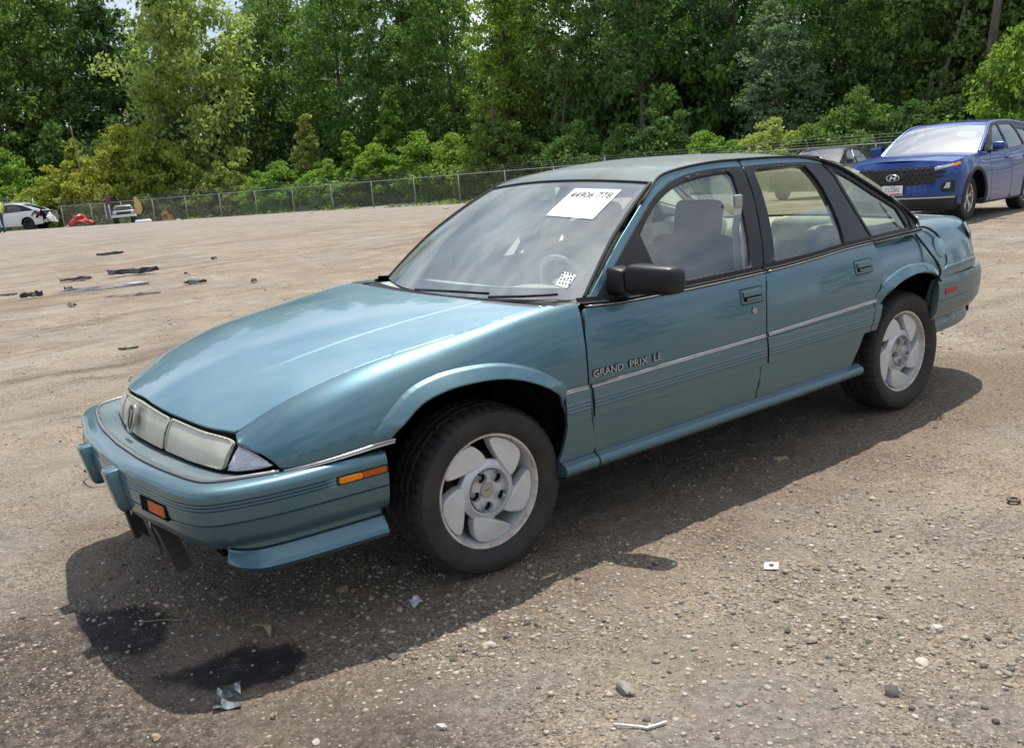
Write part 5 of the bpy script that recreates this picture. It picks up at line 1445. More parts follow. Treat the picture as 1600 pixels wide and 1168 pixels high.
def joined(name, items, mat_list, with_trunk=True, thin=1.0):
    """items: (key, xy, scale, matindex, rz, hs) -> one object"""
    Vs, Fs, mi = [], [], []; b = 0; gt = np.random.default_rng(3)
    for key, xy, sc, k, rz, hs in items:
        (cv, cf), (tv, tf), _c = ARCH[key]
        for (V, F), mm in (((cv, cf), k), ((tv, tf), len(mat_list)-1)):
            if mm == len(mat_list)-1 and not with_trunk: continue
            if thin < 1 and mm == k:
                kp = gt.random(len(F)) < thin; Q = V.reshape(-1, 4, 3)[kp]; ce = Q.mean(1, keepdims=True); V = (ce+(Q-ce)*(thin**-.5)).reshape(-1, 3); F = np.arange(len(V)).reshape(-1, 4)
            c, s = math.cos(rz), math.sin(rz)
            W_ = np.stack([(V[:, 0]*c-V[:, 1]*s)*sc+xy[0], (V[:, 0]*s+V[:, 1]*c)*sc+xy[1], V[:, 2]*sc*hs+tz(*xy)-.05], 1)
            Vs.append(W_); Fs.append(F+b); mi.append(np.full(len(F), mm)); b += len(W_)
    return bulk(name, np.concatenate(Vs), np.concatenate(Fs), mat_list, mi=np.concatenate(mi))
FD_ = np.array([-.577, -.8168]); RD_ = np.array([-.8168, .577])
def pxD(px, D):
    """ground place from a bearing (given as the picture column at the horizon) and a distance in metres"""
    t = (px-800)/1413.3+.0
    # horizon line tilt correction
    y = (px-1013)*-.0862
    f = _f; r = _r; u = _u
    d = f*1413.3+r*(px-800)-u*((226+y)-584)
    k = D/(d.x*FD_[0]+d.y*FD_[1])
    return (CAM[0]+d.x*k, CAM[1]+d.y*k)
TR = [  # px, D, archetype, scale, leaf, height factor, rz, label, name
 (-70, 84, 'oakA', 1.2, 'mid', 1.12, .3, 'mid green leafy tree at the far left edge of the wood', 'leafy_tree'),
 (20, 86, 'oakB', 1.28, 'mid', 1.08, 1.3, 'green leafy tree standing behind the wrecked white car', 'leafy_tree'),
 (120, 90, 'tallB', 1.12, 'mid', 1.08, 2.0, 'dark green tree behind the two small olive bushes', 'leafy_tree'),
 (205, 93, 'oakA', .98, 'blue', 1.1, 4.0, 'dark cool green tree just left of the big pale tree', 'leafy_tree'),
 (330, 79, 'syc', 1.0, 'pale', 1.12, 1.0, 'big pale yellow-green tree rising above the olive bushes', 'pale_tree'),
 (455, 84, 'oakB', 1.0, 'mid', 1.08, .6, 'green tree just right of the big pale yellow-green tree', 'leafy_tree'),
 (545, 80, 'oakA', .98, 'mid', 1.05, 5.0, 'broad rounded green tree above the bright undergrowth', 'leafy_tree'),
 (640, 78, 'tallB', 1.0, 'dark', 1.1, 3.1, 'dark green tree left of the bare snag', 'leafy_tree'),
 (720, 75, 'oakB', .95, 'mid', 1.1, 3.8, 'green tree whose top nearly meets the bright gap of sky', 'leafy_tree'),
 (800, 66, 'tallA', .82, 'bright', .95, .2, 'slim light green tree directly above the sedan windshield', 'slim_tree'),
 (868, 66, 'oakB', .86, 'mid', 1.05, 2.2, 'green tree with a thin pale trunk above the sedan roof front', 'leafy_tree'),
 (945, 62, 'oakA', .82, 'dark', 1.1, 2.7, 'dark tree behind the fence corner post', 'leafy_tree'),
 (1006, 56, 'pine', .92, 'dark', 1.0, .9, 'tall pine with a dark brown trunk behind the fence corner', 'pine_tree'),
 (1075, 60, 'oakB', .85, 'mid', 1.1, 1.9, 'green tree just right of the tall pine', 'leafy_tree'),
 (1150, 57, 'oakA', .75, 'blue', 1.2, 4.4, 'dark cool green tree behind the bright fence shrub', 'leafy_tree'),
 (1225, 51, 'tallB', .62, 'silver', .80, 5.3, 'tree with whitish sunlit leaves above the black sedan', 'silvery_tree'),
 (1315, 52, 'oakB', .82, 'mid', 1.1, 3.3, 'green tree behind the black sedan and left of the leaning trunk', 'leafy_tree'),
 (1400, 50, 'oakA', .72, 'dark', 1.15, 1.1, 'dark tree with low branches behind the blue suv roof', 'leafy_tree'),
 (1475, 48, 'oakB', .78, 'mid', 1.05, .1, 'green tree beside the leaning grey trunk', 'leafy_tree'),
 (1560, 48, 'tallA', .80, 'dark', 1.1, 2.4, 'dark tree with a straight black trunk near the right edge', 'leafy_tree'),
 (1650, 44, 'oakA', .70, 'mid', 1.1, 3.9, 'green tree at the right edge of the wood', 'leafy_tree'),
]
g = np.random.default_rng(77)
for px, D, key, sc, lm, hs, rz, lb, nm in TR:
    put_tree(nm, key, pxD(px, D), sc, lm, lb, rz=rz, hs=hs, bark='bark_pale' if key == 'syc' or px == 868 else 'bark', cat='tree')
BU = [
 (68, 75, 'bushB', .95, 'olive', .85, 'small round olive bush, leftmost of the bushes behind the fence'),
 (108, 74.5, 'bushB', 1.05, 'olive', .95, 'low olive bush beside the leftmost one, behind the red wreck'),
 (128, 77, 'sap', .95, 'olive', 1.05, 'upright olive shrub poking above its neighbours left of the tallest bush'),
 (170, 74.0, 'bushB', 1.1, 'olive', 1.0, 'low olive bush right behind the pickup with raised boards'),
 (205, 76, 'bushA', 1.12, 'olive', 1.08, 'tallest rounded olive bush left of the big pale tree'),
 (245, 74, 'bushB', 1.25, 'olive', 1.15, 'darker olive bush touching the foot of the big pale tree'),
 (20, 78, 'bushA', 1.1, 'bright', 1.15, 'green shrub with sunlit top behind the gate post'),
 (300, 73.5, 'bushB', .95, 'pale', .9, 'pale low shrub at the left foot of the big pale tree'),
 (350, 73, 'bushB', 1.0, 'pale', .95, 'pale low shrub right in front of the big pale tree trunk'),
 (405, 72, 'bushB', .85, 'bright', .85, 'low bright shrub at the right foot of the big pale tree'),
 (440, 71, 'bushA', .78, 'bright', .8, 'bright green bush under the pale spiky sapling'),
 (480, 73, 'sap', 1.05, 'pale', 1.0, 'pale spiky sapling rising from the bright undergrowth'),
 (510, 70, 'bushB', .9, 'bright', .8, 'low bright bush right of the pale sapling'),
 (555, 70, 'sap', .85, 'bright', .95, 'narrow bright sapling between two low bushes'),
 (585, 69, 'bushA', .85, 'bright', .85, 'full bright green bush in the middle of the undergrowth'),
 (618, 71, 'sap', 1.12, 'bright', 1.12, 'feathery bright sapling, the tallest of the undergrowth'),
 (660, 67, 'bushA', .86, 'bright', .95, 'bright bush right of the feathery sapling'),
 (705, 66, 'bushA', .75, 'bright', 1.0, 'bright bush left of the dead snag'),
 (745, 64, 'bushB', .95, 'bright', .9, 'low bright bush at the foot of the vine covered stump'),
 (790, 62, 'bushB', 1.0, 'mid', 1.0, 'green bush right of the dead snag'),
 (840, 61, 'bushA', .7, 'mid', .9, 'green bush behind the sedan windshield top'),
 (900, 56, 'bushB', .9, 'mid', 1.1, 'green bush left of the fence corner post'),
 (975, 52, 'bushA', .8, 'mid', .9, 'green bush just right of the fence corner post'),
 (1030, 50, 'bushB', 1.0, 'dark', 1.0, 'dark bush behind the barbed wire above the sedan roof'),
 (1105, 47, 'bushA', .62, 'bright', .92, 'sunlit yellow-green shrub behind the barbed wire'),
 (1150, 46.5, 'bushB', .72, 'bright', .78, 'low sunlit shrub left of the black sedan'),
 (1205, 46, 'bushB', .9, 'pale', .85, 'pale low shrub behind the black sedan windshield'),
 (1262, 45, 'bushA', .65, 'mid', .85, 'green bush above the black sedan roof'),
 (1340, 44.5, 'bushB', .95, 'mid', 1.05, 'green bush behind the fence right of the black sedan'),
 (1420, 43, 'bushA', .7, 'dark', .95, 'dark bush behind the blue suv windshield'),
 (1590, 40, 'bushA', 1.0, 'bright', 1.15, 'bright green bush above the blue suv roof at the right edge'),
 (1510, 43, 'bushB', 1.0, 'dark', 1.0, 'dark bush above the blue suv roof'),
]
for px, D, key, sc, lm, hs, lb in BU:
    put_tree('sapling' if key == 'sap' else 'bush', key, pxD(px, D), sc*(1.30 if lm in ('olive',) else 1.25 if 420 < px < 800 else 1.1), lm, lb, cat='sapling' if key == 'sap' else 'bush', rz=px*.37, hs=hs)
# woodland behind the front trees, one mass
ML = [LM['dark'], LM['mid'], LM['blue'], M['bark']]
items = []
for row, (dD, n_, jit) in enumerate(((12, 17, 3), (20, 16, 4), (29, 15, 4))):
    for k in range(n_):
        px = -160+1960*(k+.5*(row % 2)+g.uniform(-.2, .2))/(n_-1)
        D0 = 80 if px < 760 else np.interp(px, [760, 1000, 1700], [76, 58, 44])
        items.append((['oakA', 'oakB', 'tallA', 'tallB'][g.integers(4)], pxD(px, D0+dD+g.uniform(-jit, jit)), g.uniform(.95, 1.15)*(1.18 if px < 120 else 1), int(g.choice(3, p=[.4, .4, .2])), g.uniform(0, 6), g.uniform(1.0, 1.18) if px > 900 or px < 700 else .97))
wood = joined('woodland', items, ML, thin=.56); tag(wood, 'dense shaded woodland behind the front row of trees', 'woodland', kind='stuff')
items = []
for k in range(44):
    px = -150+1900*k/43; D0 = 78 if px < 760 else np.interp(px, [760, 1000, 1700], [68, 55, 43])
    for q in range(1): items.append((['bushA', 'bushB'][g.integers(2)], pxD(px+g.uniform(-15, 15), D0+4+5*(k%2)+g.uniform(-1, 2)), g.uniform(1.4, 2.0), int(g.choice(3, p=[.55, .25, .2])), g.uniform(0, 6), g.uniform(1.0, 1.5)))
under = joined('undergrowth', items, ML, with_trunk=False, thin=.6); tag(under, 'dark tangled undergrowth between the tree trunks', 'undergrowth', kind='stuff')
# trees on the other sides of the lot (behind and beside the camera), seen only in reflections
items = []
for k in range(34):
    a = math.atan2(.8168, .577)+(k-16.5)/16.5*2.2
    d = 62+g.uniform(-5, 8)
    items.append((['oakA', 'oakB', 'tallB'][k % 3], (CAM[0]+d*math.cos(a), CAM[1]+d*math.sin(a)), g.uniform(.55, .85), int(g.choice(3)), g.uniform(0, 6), 1.0))
far_wood = joined('distant_woodland', items, ML, with_trunk=False, thin=.16); tag(far_wood, 'belt of trees on the far side of the lot behind the viewer', 'woodland', kind='stuff')
# forest floor
# ---- bare trunks and snags
def snag(name, pts, r, lb, cat='snag', m='bark', rads=None, seg=8):
    o = tube(name, pts, r, M[m], None, seg=seg, smooth_n=4, rads=rads); return tag(o, lb, cat)
def off(p, dx, h):  # dx metres sideways in view
    return (p[0]+RD_[0]*dx, p[1]+RD_[1]*dx, tz(p[0], p[1])+h)
p = pxD(776, 63); snag('dead_tree', [off(p, 0, 0), off(p, .1, 3), off(p, -.05, 6.0)], .16, 'broken bare dead trunk standing behind the fence near the windshield', rads=[.2, .17, .12])
p = pxD(749, 64); sn = empty('vine_covered_stump', (p[0], p[1], tz(*p)), label='short stump wrapped in vines left of the dead trunk', cat='stump')
o = tube('stump', [(0, 0, 0), (.05, 0, 2.4), (0, 0, 4.6)], .14, M['bark'], sn, seg=7)
gv = np.random.default_rng(5); V, F = leaves([(0, 0, z, .38, .35) for z in np.arange(.6, 4.8, .35)], 90, .15, gv)
o = bpy.data.objects.new('vine', mesh_np('vine', V, F, LM['pale'])); COL.objects.link(o); o.parent = sn
p = pxD(1463, 47); t_ = snag('leaning_tree', [off(p, -.6, 0), off(p, -.1, 2.8), off(p, .35, 4.8), off(p, .95, 6.6), off(p, 1.5, 8.8)], .15, 'grey leaning tree trunk above the blue suv', 'tree', 'bark_pale', rads=[.15, .13, .11, .09, .07])
p = pxD(1452, 46); snag('broken_tree', [off(p, 0, 0), off(p, -.1, 3.0), off(p, .1, 4.9)], .13, 'broken brown trunk beside the leaning grey one', 'tree', 'bark', rads=[.15, .14, .09])
p = pxD(1535, 42); snag('dark_tree', [off(p, 0, 0), off(p, .2, 4.5), off(p, .7, 9)], .2, 'dark straight tree trunk rising over the suv windshield', 'tree', 'bark', rads=[.24, .2, .17])
p = pxD(1008, 57.5); snag('limbless_pine', [off(p, 0, 0), off(p, .0, 5), off(p, .1, 12)], .2, 'dark brown bare trunk in front of the tall pine', 'tree', 'bark', rads=[.2, .17, .14])
p = pxD(132, 76); snag('thin_bare_tree', [off(p, .1, 0), off(p, 0, 5), off(p, -.1, 8)], .08, 'thin bare trunk behind the olive bushes', 'tree', 'bark_pale', rads=[.1, .07, .04])
p = pxD(885, 60); snag('thin_pale_tree', [off(p, -.7, 0), off(p, -.15, 4), off(p, .1, 5.6), off(p, .6, 8.0)], .08, 'thin pale trunk leaning right above the sedan roof', 'tree', 'bark', rads=[.09, .07, .03])
p = pxD(222, 79); snag('bare_tree', [off(p, .1, 0), off(p, 0, 5), off(p, -.2, 9)], .12, 'dark bare trunk above the tallest olive bush', 'tree', 'bark', rads=[.16, .13, .1])
a_, b_ = pxD(1352, 36.5), pxD(1450, 38)
fb_ = tube('fallen_branch', [at(*a_, .6), at(*pxD(1400, 37), 1.2), at(*b_, 2.0)], .04, M['bark_pale'], None, seg=6, smooth_n=3, rads=[.035, .05, .065]); tag(fb_, 'fallen grey branch leaning on the fence beside the blue suv', 'branch')
p = pxD(254, 66.5)
dp = empty('dead_plant', at(*p), label='small dried orange-brown plant at the foot of the fence', cat='plant')
V, F = leaves([(0, 0, .35, .42, .38), (.2, .1, .7, .28, .3)], 260, .10, gv); o = bpy.data.objects.new('foliage', mesh_np('foliage', V, F, LM['brown'])); COL.objects.link(o); o.parent = dp
tube('stem', [(0, 0, 0), (.05, 0, .7)], .02, M['bark'], dp, seg=5)
# weeds along the fence
V = []; gw = np.random.default_rng(9); cl = []
for k in range(170):
    t = gw.random()*1.55
    q = (FA+(FC-FA)*t if t < 1 else FC+(FE-FC)*(t-1)/.55) + gw.normal(size=2)*.7
    cl.append((q[0], q[1], tz(*q)+.15, gw.uniform(.3, .7), gw.uniform(.15, .45)))
V, F = leaves(cl, 60, .13, gw); o = bulk('weeds', V, F, [LM['mid'], LM['bright'], LM['olive']], mi=np.repeat(gw.integers(0, 3, len(cl)), 60)); tag(o, 'weeds and grass tufts along the foot of the fence', 'weeds', kind='stuff')

# ------------------------------------------------------------------ fences
M['galv'] = mat('galvanised_fence', (.34, .36, .36), .45, metal=.5, var=.2)
M['wire'] = mat('fence_wire', (.26, .28, .27), .5, metal=.5)
def fence(name, A, B, n, H, label, dia, endposts=(False, False), armdir=1, skip0=False):
    A = np.array(A, float); B = np.array(B, float); d = (B-A)/np.linalg.norm(B-A); nr = np.array([-d[1], d[0]])*armdir
    e = empty(name, (A[0], A[1], tz(*A)), label=label, cat='fence'); o0 = np.array([A[0], A[1], tz(*A)])
    def W_(q, h): return np.array([q[0], q[1], tz(*q)+h])-o0
    for i in range(n+1):
        if i == 0 and skip0: continue
        q = A+(B-A)*i/n; big = (i == 0 and endposts[0]) or (i == n and endposts[1])
        po = tube('fence_post', [W_(q, -.1), W_(q, H+(.35 if big else 0))], .06 if big else .033, M['galv'], e, seg=8)
        if not big: tube('arm', [W_(q, H-.02), W_(q+nr*.30, H+.32)], .018, M['galv'], po, seg=5)
        else: tube('post_cap', [W_(q, H+.35), W_(q, H+.40)], .07, M['galv'], po, seg=8)
    K = 6*n
    line = [A+(B-A)*i/K for i in range(K+1)]
    tube('top_rail', [W_(q, H-.03) for q in line], .024, M['galv'], e, seg=6)
    for k, (o_, h) in enumerate(((.08, .08), (.18, .19), (.29, .31))):
        tube('barbed_wire', [W_(q+nr*o_, H+h+ (.01 if j % 2 else 0)) for j, q in enumerate(line)], .0055, M['wire'], e, seg=3)
    L = np.linalg.norm(B-A); m_ = int((L+H)/dia); V = []; F = []
    for sgn in (1, -1):
        for k in range(m_+1):
            s0 = k*dia-(H if sgn > 0 else 0); s1 = s0+H*sgn if sgn < 0 else s0+H
            z0, z1 = 0.04, H-.04
            a0, a1 = (s0, s1)
            if sgn < 0: a0, a1 = k*dia, k*dia-H
            # clip to the run
            t0, t1 = 0.0, 1.0
            for lim, s_ in ((0, 1), (L, -1)):
                f0 = (a0-lim)*s_; f1 = (a1-lim)*s_
                if f0 < 0 and f1 < 0: t0 = 2; break
                if f0 < 0: t0 = max(t0, -f0/(f1-f0))
                if f1 < 0: t1 = min(t1, f0/(f0-f1))
            if t0 >= t1: continue
            P = []
            for t in (t0, t1):
                s_ = a0+(a1-a0)*t; q = A+d*np.clip(s_, 0, L); P.append(W_(q, z0+(z1-z0)*t))
            b = len(V); r_ = .0032
            for p_ in P:
                V += [p_+[nr[0]*r_, nr[1]*r_, 0], p_+[-d[0]*r_-nr[0]*r_*.5, -d[1]*r_-nr[1]*r_*.5, 0], p_+[d[0]*r_-nr[0]*r_*.5, d[1]*r_-nr[1]*r_*.5, 0]]
            F += [[b, b+1, b+4, b+3], [b+1, b+2, b+5, b+4], [b+2, b, b+3, b+5]]
    o = bulk('chain_link', np.array(V), np.array(F), [M['wire']], parent=e); o['kind'] = 'stuff'
    return e
fence('chain_link_fence', FC, FA, 14, 1.9, 'long chain-link fence with barbed wire crossing behind the open lot', .11, endposts=(True, False), armdir=1)
GP_ = pxD(50, 67)
fence('chain_link_fence', FC, FE2, 14, 1.9, 'chain-link fence with barbed wire behind the black sedan and the blue suv', .075, armdir=-1, skip0=True)
fence('chain_link_fence', GP_, pxD(-160, 62), 5, 2.15, 'fence panel left of the thick gate post by the white car', .11, endposts=(True, False), armdir=1)
# ================================================================== other vehicles
M['blue'] = paint('blue_paint', (0.001, 0.050, 0.26), dust=(.10, .12, .2), dust_amt=.02, rough=.3, coat=.7, metal=.25)
M['blackpaint'] = paint('black_car_paint', (0.012, 0.013, 0.016), dust=(.15, .145, .14), dust_amt=.03, rough=.3, coat=.45, metal=.0, topdust=.03)
M['whitepaint'] = paint('white_car_paint', (0.74, 0.75, 0.77), dust=(.5, .47, .42), dust_amt=.2, rough=.4, coat=.5, metal=0)
M['plastic'] = mat('grey_black_plastic', (.028, .028, .030), .6, var=.2)
M['glass_dark'] = glass('dark_side_glass', (.25, .28, .29), .04, refl=1.5)
M['ws_bright'] = glass('bright_windshield', (.45, .52, .54), .10, (.66, .72, .75), refl=.65)
M['ws_dim'] = glass('dim_windshield', (.25, .29, .30), .03, (.3, .32, .3), refl=.35)
M['silver'] = mat('bright_silver', (.66, .67, .69), .25, metal=.8)
M['white_lens'] = mat('clear_lens', (.55, .57, .60), .15, coat=1)
def arc(cx, cz, r, a0, a1, n=16): return [(cx+r*math.cos(R(a0+(a1-a0)*k/n)), cz+r*math.sin(R(a0+(a1-a0)*k/n))) for k in range(n+1)]
def gen_car(name, loc, rz, label, s, cat='car'):
    e = empty(name, loc, rz, label=label, cat=cat); W_ = s['plan']; pm = s['paint']; zs_ = s['sill']
    def Yb(x, z):
        z = np.asarray(z, float); zb = spl(x, s['belt'])
        up = np.clip((z-.62*zb)/(.38*zb), 0, 1.3); dn = np.clip((.5-z)/.3, 0, None)
        return spl(x, W_)-s.get('tuck', .05)*up**2.4-.045*dn**1.5
    zb0 = s['zb0']
    def Yc(x, z):
        z = np.asarray(z, float); t = (z-zb0)/(s['ztop']-zb0)
        return s['yb']-s['tum']*(.8*t+.2*t*t)-np.interp(-np.asarray(x, float), [-s['xw'], -s['xw']+.5, -s['xb']-.5 if False else s['xr']*-1, -s['xb']], [.05, 0, 0, .06])
    Sb = lambda U: np.stack([U[:, 0], Yb(U[:, 0], U[:, 1]), U[:, 1]], 1)
    Sc = lambda U: np.stack([U[:, 0], Yc(U[:, 0], U[:, 1]), U[:, 1]], 1)
    bz = lambda x: float(spl(x, s['belt']))
    (ax, ar), (bx, br_) = s['arches']; hub = s['r']
    top = lambda a, b, n=8: [(a+(b-a)*k/n, bz(a+(b-a)*k/n)) for k in range(n+1)]
    d1, d2, d3 = s['doors']; g_ = .005
    a_low = math.degrees(math.asin((zs_-hub)/ar)); 
    panel('front_fender', [(s['xf'], .30 if s.get('nofascia') else s['zf'])]+top(s['xf'], d1+g_)+[(d1+g_, zs_)]+arc(ax, hub, ar, a_low, 180-a_low)[::1][::1] if False else
          [(d1+g_, zs_)]+arc(ax, hub, ar, 180-a_low, a_low)+[(s['xf'], zs_+.04)]+top(s['xf'], d1+g_), Sb, pm, e, step=.09)
    panel('front_door', [(d2+g_, zs_), (d1-g_, zs_)]+top(d1-g_, d2+g_), Sb, pm, e, step=.15)
    panel('rear_door', [(d3+g_+.12, zs_), (d2-g_, zs_)]+top(d2-g_, d3+g_)+[(d3+g_, .62)], Sb, pm, e, step=.12)
    a2 = math.degrees(math.asin((zs_-hub)/br_))
    panel('rear_quarter', [(s['xt'], zs_+.06)]+arc(bx, hub, br_, 180-a2, 40)+[(d3-g_, .62+.02)]+top(d3-g_, s['xt']), Sb, pm, e, step=.09)
    # inner mass
    rbox('underbody', ((s['xf']+s['xt'])/2, 0, .45), (s['xf']-s['xt']-.35, 1.30, .34), M['dark'], e, r=.02)
    rbox('cabin_block', ((s['xw']+s['xb'])/2, 0, .62), ((s['xw']-s['xb'])*.93, 1.55, .34), M['dark'], e, r=.02)
    rbox('sill_trim', ((ax-ar+bx+br_)/2, 0, zs_+.01), (ax-ar-bx-br_, 2*float(spl(0, W_))-.10, .09), M['plastic'] if s.get('clad') else pm, e, r=.02)
    # hood, roof, tail deck
    def deck(nm, x0, x1, crown, m, plan0=0, plan1=0, n=16):
        A = np.zeros((n, 21, 3))
        for i in range(n):
            x = x0+(x1-x0)*i/(n-1)
            for j in range(21):
                q = -1+j/10; c = 1-abs(q)**2.4; xx = x+(plan0*(1-i/(n-1))+plan1*i/(n-1))*(1-q*q)
                A[i, j] = (xx, q*float(Yb(x, bz(x))), bz(x)+crown*c-.001)
        return grid_mesh(nm, A, m, e, flip=(x0 < x1))
    deck('hood', s['xf'] if not s.get('hoodx') else s['hoodx'], s['xw'], s['hcrown'], pm, s.get('nosebow', .12), .10)
    if s.get('deck', True): deck('boot_lid', s['xb'], s['xt'], .02, pm, -.1, -.06)
    rf = s['roof']  # side roof curve (x,z), windscreen base to rear glass base
    c = [tuple(p) for p in cr(rf, 5)]
    iA = min(range(len(c)), key=lambda i: abs(c[i][0]-s['xh'])+(0 if c[i][0] > s['xr'] else 9)); iB = min(range(len(c)), key=lambda i: abs(c[i][0]-s['xr']))
    R3 = np.array([(x, float(Yc(x, z)), z) for x, z in c])
    def patch(nm, P, cb, cz, m, par=e, lift=.0, n=24, yoff=0.0):
        P = resample(P, n); A = np.zeros((n, 21, 3))
        for i in range(n):
            t = i/(n-1)
            for j in range(21):
                q = -1+j/10; k = 1-q*q
                A[i, j] = (P[i][0]+(cb[0]*(1-t)+cb[1]*t)*k, (P[i][1]+yoff)*q, P[i][2]+(cz[0]*(1-t)+cz[1]*t)*k+lift*4*t*(1-t))
        return grid_mesh(nm, A, m, par)
    patch('windshield', R3[:iA+1], (.16, .07), (.0, .03), s.get('ws', M['ws_bright']), lift=.015, yoff=-.035)
    patch('roof', R3[iA:iB+1], (.07, -.05), (.03, .03), s.get('roofm', pm), lift=.012)
    patch('rear_glass', R3[iB:], (-.05, -.12), (.03, .0), M['glass_dark'], lift=.02)
    for sg in (1, -1):
        A = [];  # pillars along the roof curve
        tube('roof_rail', [(p[0], sg*(p[1]-.02), p[2]-.008) for p in R3], .03, pm if not s.get('railm') else s['railm'], e, seg=8)
    # side glass with frames
    frame = s['frame']; panel('window_frame', frame, Sc, s.get('fm', M['black']), e, holes=s['glass'], step=.12)
    for gpoly in s['glass']:
        panel('side_glass', expand(gpoly, .01), Sc, M['glass_dark'], e, step=.2, off=-.01, flange=0, bevel=0)
    # shoulder between belt and glass
    for sg in (1, -1):
        xs__ = np.linspace(s['xw']+.02, s['xb'], 24)
        grid_mesh('belt_line', np.array([[(x, sg*(float(Yb(x, bz(x)))*(1-t)+float(Yc(x, bz(x)+.02))*t), bz(x)-.004+.024*t) for x in xs__] for t in (0, .5, 1)]), M['black'], e, flip=(sg > 0))
    # wheels
    for x_ in (ax, bx):
        for sg in (1, -1):
            w_ = empty('wheel', (x_, sg*s['yw'], hub)); w_.parent = e
            r_ = hub; ri = s['rim']
            pr = [(ri, .0), (ri+.012, .012), (ri+.05, .022), (r_-.035, .020), (r_-.010, .006), (r_, -.02), (r_, -.07), (r_-.008, -.075), (r_-.008, -.085), (r_, -.09), (r_, -.15), (r_-.008, -.155), (r_-.008, -.165), (r_, -.17), (r_-.01, -.205), (ri, -.21)]
            o = lathe('tyre', [(a, sg*b) for a, b in pr], M['tyre'], w_, seg=48)
            o = lathe('rim', [(a, sg*b) for a, b in [(ri, .0), (ri-.006, .006), (ri-.016, .0), (ri-.022, -.04), (ri-.03, -.12), (.06, -.13), (0, -.13)]], M['silver'] if not s.get('darkrim') else M['plastic'], w_, seg=48)
            if s.get('spokes', True):
                for k in range(5):
                    a = 2*PI*k/5+.3
                    for q in (-.16, .16):
                        d_ = Vector((math.cos(a+q), 0, math.sin(a+q))); t_ = Vector((-math.sin(a+q*.4), 0, math.cos(a+q*.4)))
                        i0 = Vector((math.cos(a), 0, math.sin(a)))*.05; o1 = d_*(ri-.014)
                        P = [i0-t_*.018, i0+t_*.018, o1+t_*.014, o1-t_*.014]
                        V = [(p.x, sg*(-.012 if n_ < 2 else -.004), p.z) for n_, p in enumerate(P)]+[(p.x, sg*-.035, p.z) for p in P]
                        mk('spoke', V, [[0, 1, 2, 3], [4, 5, 1, 0], [5, 6, 2, 1], [6, 7, 3, 2], [7, 4, 0, 3]], M['silver'], w_, smooth=False)
                disc('hub_cap', (0, sg*-.012, 0), (-sg, 0, 0), (0, 0, 1), .055, .055, M['silver'], w_, h=.008)
                disc('dark_core', (0, sg*-.05, 0), (-sg, 0, 0), (0, 0, 1), ri-.03, ri-.03, M['steel_dark'], w_, h=.002)
    for x_, r2 in ((ax, ar), (bx, br_)):
        for sg in (1, -1):
            V = [(x_+(r2+.02)*math.cos(a), sg*yy, hub+(r2+.02)*math.sin(a)) for a in np.linspace(0, PI, 15) for yy in (float(spl(x_, W_))-.03, .5)]
            F = [[2*i, 2*i+1, 2*i+3, 2*i+2] for i in range(14)]+[[2*i+1 for i in range(15)]]
            mk('wheel_housing', V, F, M['dark'], e, smooth=False)
            if s.get('clad'):
                A = []
                for k, rr in enumerate((r2-.005, r2+.0, r2+.045, r2+.062, r2+.064)):
                    A.append([(x_+rr*math.cos(a), sg*(float(Yb(x_+rr*math.cos(a), max(zs_, hub+rr*math.sin(a))))+(.0, .014, .018, .010, -.006)[k]), hub+rr*math.sin(a)) for a in np.linspace(-.25, PI+.25, 30)])
                grid_mesh('arch_cladding', np.array(A), M['plastic'], e, flip=(sg < 0))
    # stand on the sloping lot
    f_ = Vector((math.cos(rz), math.sin(rz))); l_ = Vector((-f_.y, f_.x)); h = [tz(loc[0]+f_.x*a+l_.x*b, loc[1]+f_.y*a+l_.y*b) for a, b in ((1.4, 0), (-1.4, 0), (0, .8), (0, -.8))]
    e.rotation_euler = (math.atan2(h[2]-h[3], 1.6), -math.atan2(h[0]-h[1], 2.8), rz); e.location.z = (h[0]+h[1])/2
    return e, Sb, Sc, Yb, Yc, R3

# ---- blue SUV
SU = dict(plan=[(-2.33, .72), (-2.15, .84), (-1.9, .90), (-1.2, .925), (0, .93), (1.3, .93), (1.75, .915), (2.0, .85), (2.12, .78)],
          belt=[(-2.33, 1.14), (-1.5, 1.12), (-.3, 1.06), (.55, 1.03), (.95, 1.03), (1.2, 1.035), (1.7, 1.00), (2.0, .945), (2.2, .90)], zb0=1.03, ztop=1.60, yb=.87, tum=.24,
          xw=.95, xh=.18, xr=-1.75, xb=-2.15, xf=1.98, xt=-2.15, zf=.3, sill=.27, arches=((1.378, .425), (-1.378, .425)), r=.362, rim=.222, yw=.80, doors=(.72, -.25, -1.12),
          roof=[(.98, 1.035), (.70, 1.22), (.42, 1.39), (.20, 1.51), (0, 1.575), (-.5, 1.605), (-1.0, 1.60), (-1.5, 1.56), (-1.75, 1.52), (-2.0, 1.30), (-2.15, 1.14)],
          glass=[[(.55, 1.085), (.14, 1.44), (.0, 1.505), (-.20, 1.53), (-.23, 1.085)], [(-.31, 1.085), (-.29, 1.53), (-.9, 1.53), (-1.02, 1.42), (-1.12, 1.12)], [(-1.20, 1.13), (-1.10, 1.45), (-1.45, 1.42), (-1.62, 1.30)]],
          frame=[(.86, 1.045), (.55, 1.28), (.26, 1.46), (.04, 1.555), (-.3, 1.58), (-1.0, 1.575), (-1.5, 1.52), (-1.9, 1.30), (-1.95, 1.14), (-1.3, 1.11), (-.3, 1.06), (.5, 1.045)],
          hcrown=.055, paint=M['blue'], clad=True, deck=False, nosebow=.20, tuck=.06, hoodx=2.04)
for k_ in ('roof', 'frame'): SU[k_] = [(x, 1.035+(z-1.035)*.89 if z > 1.035 else z) for x, z in SU[k_]]
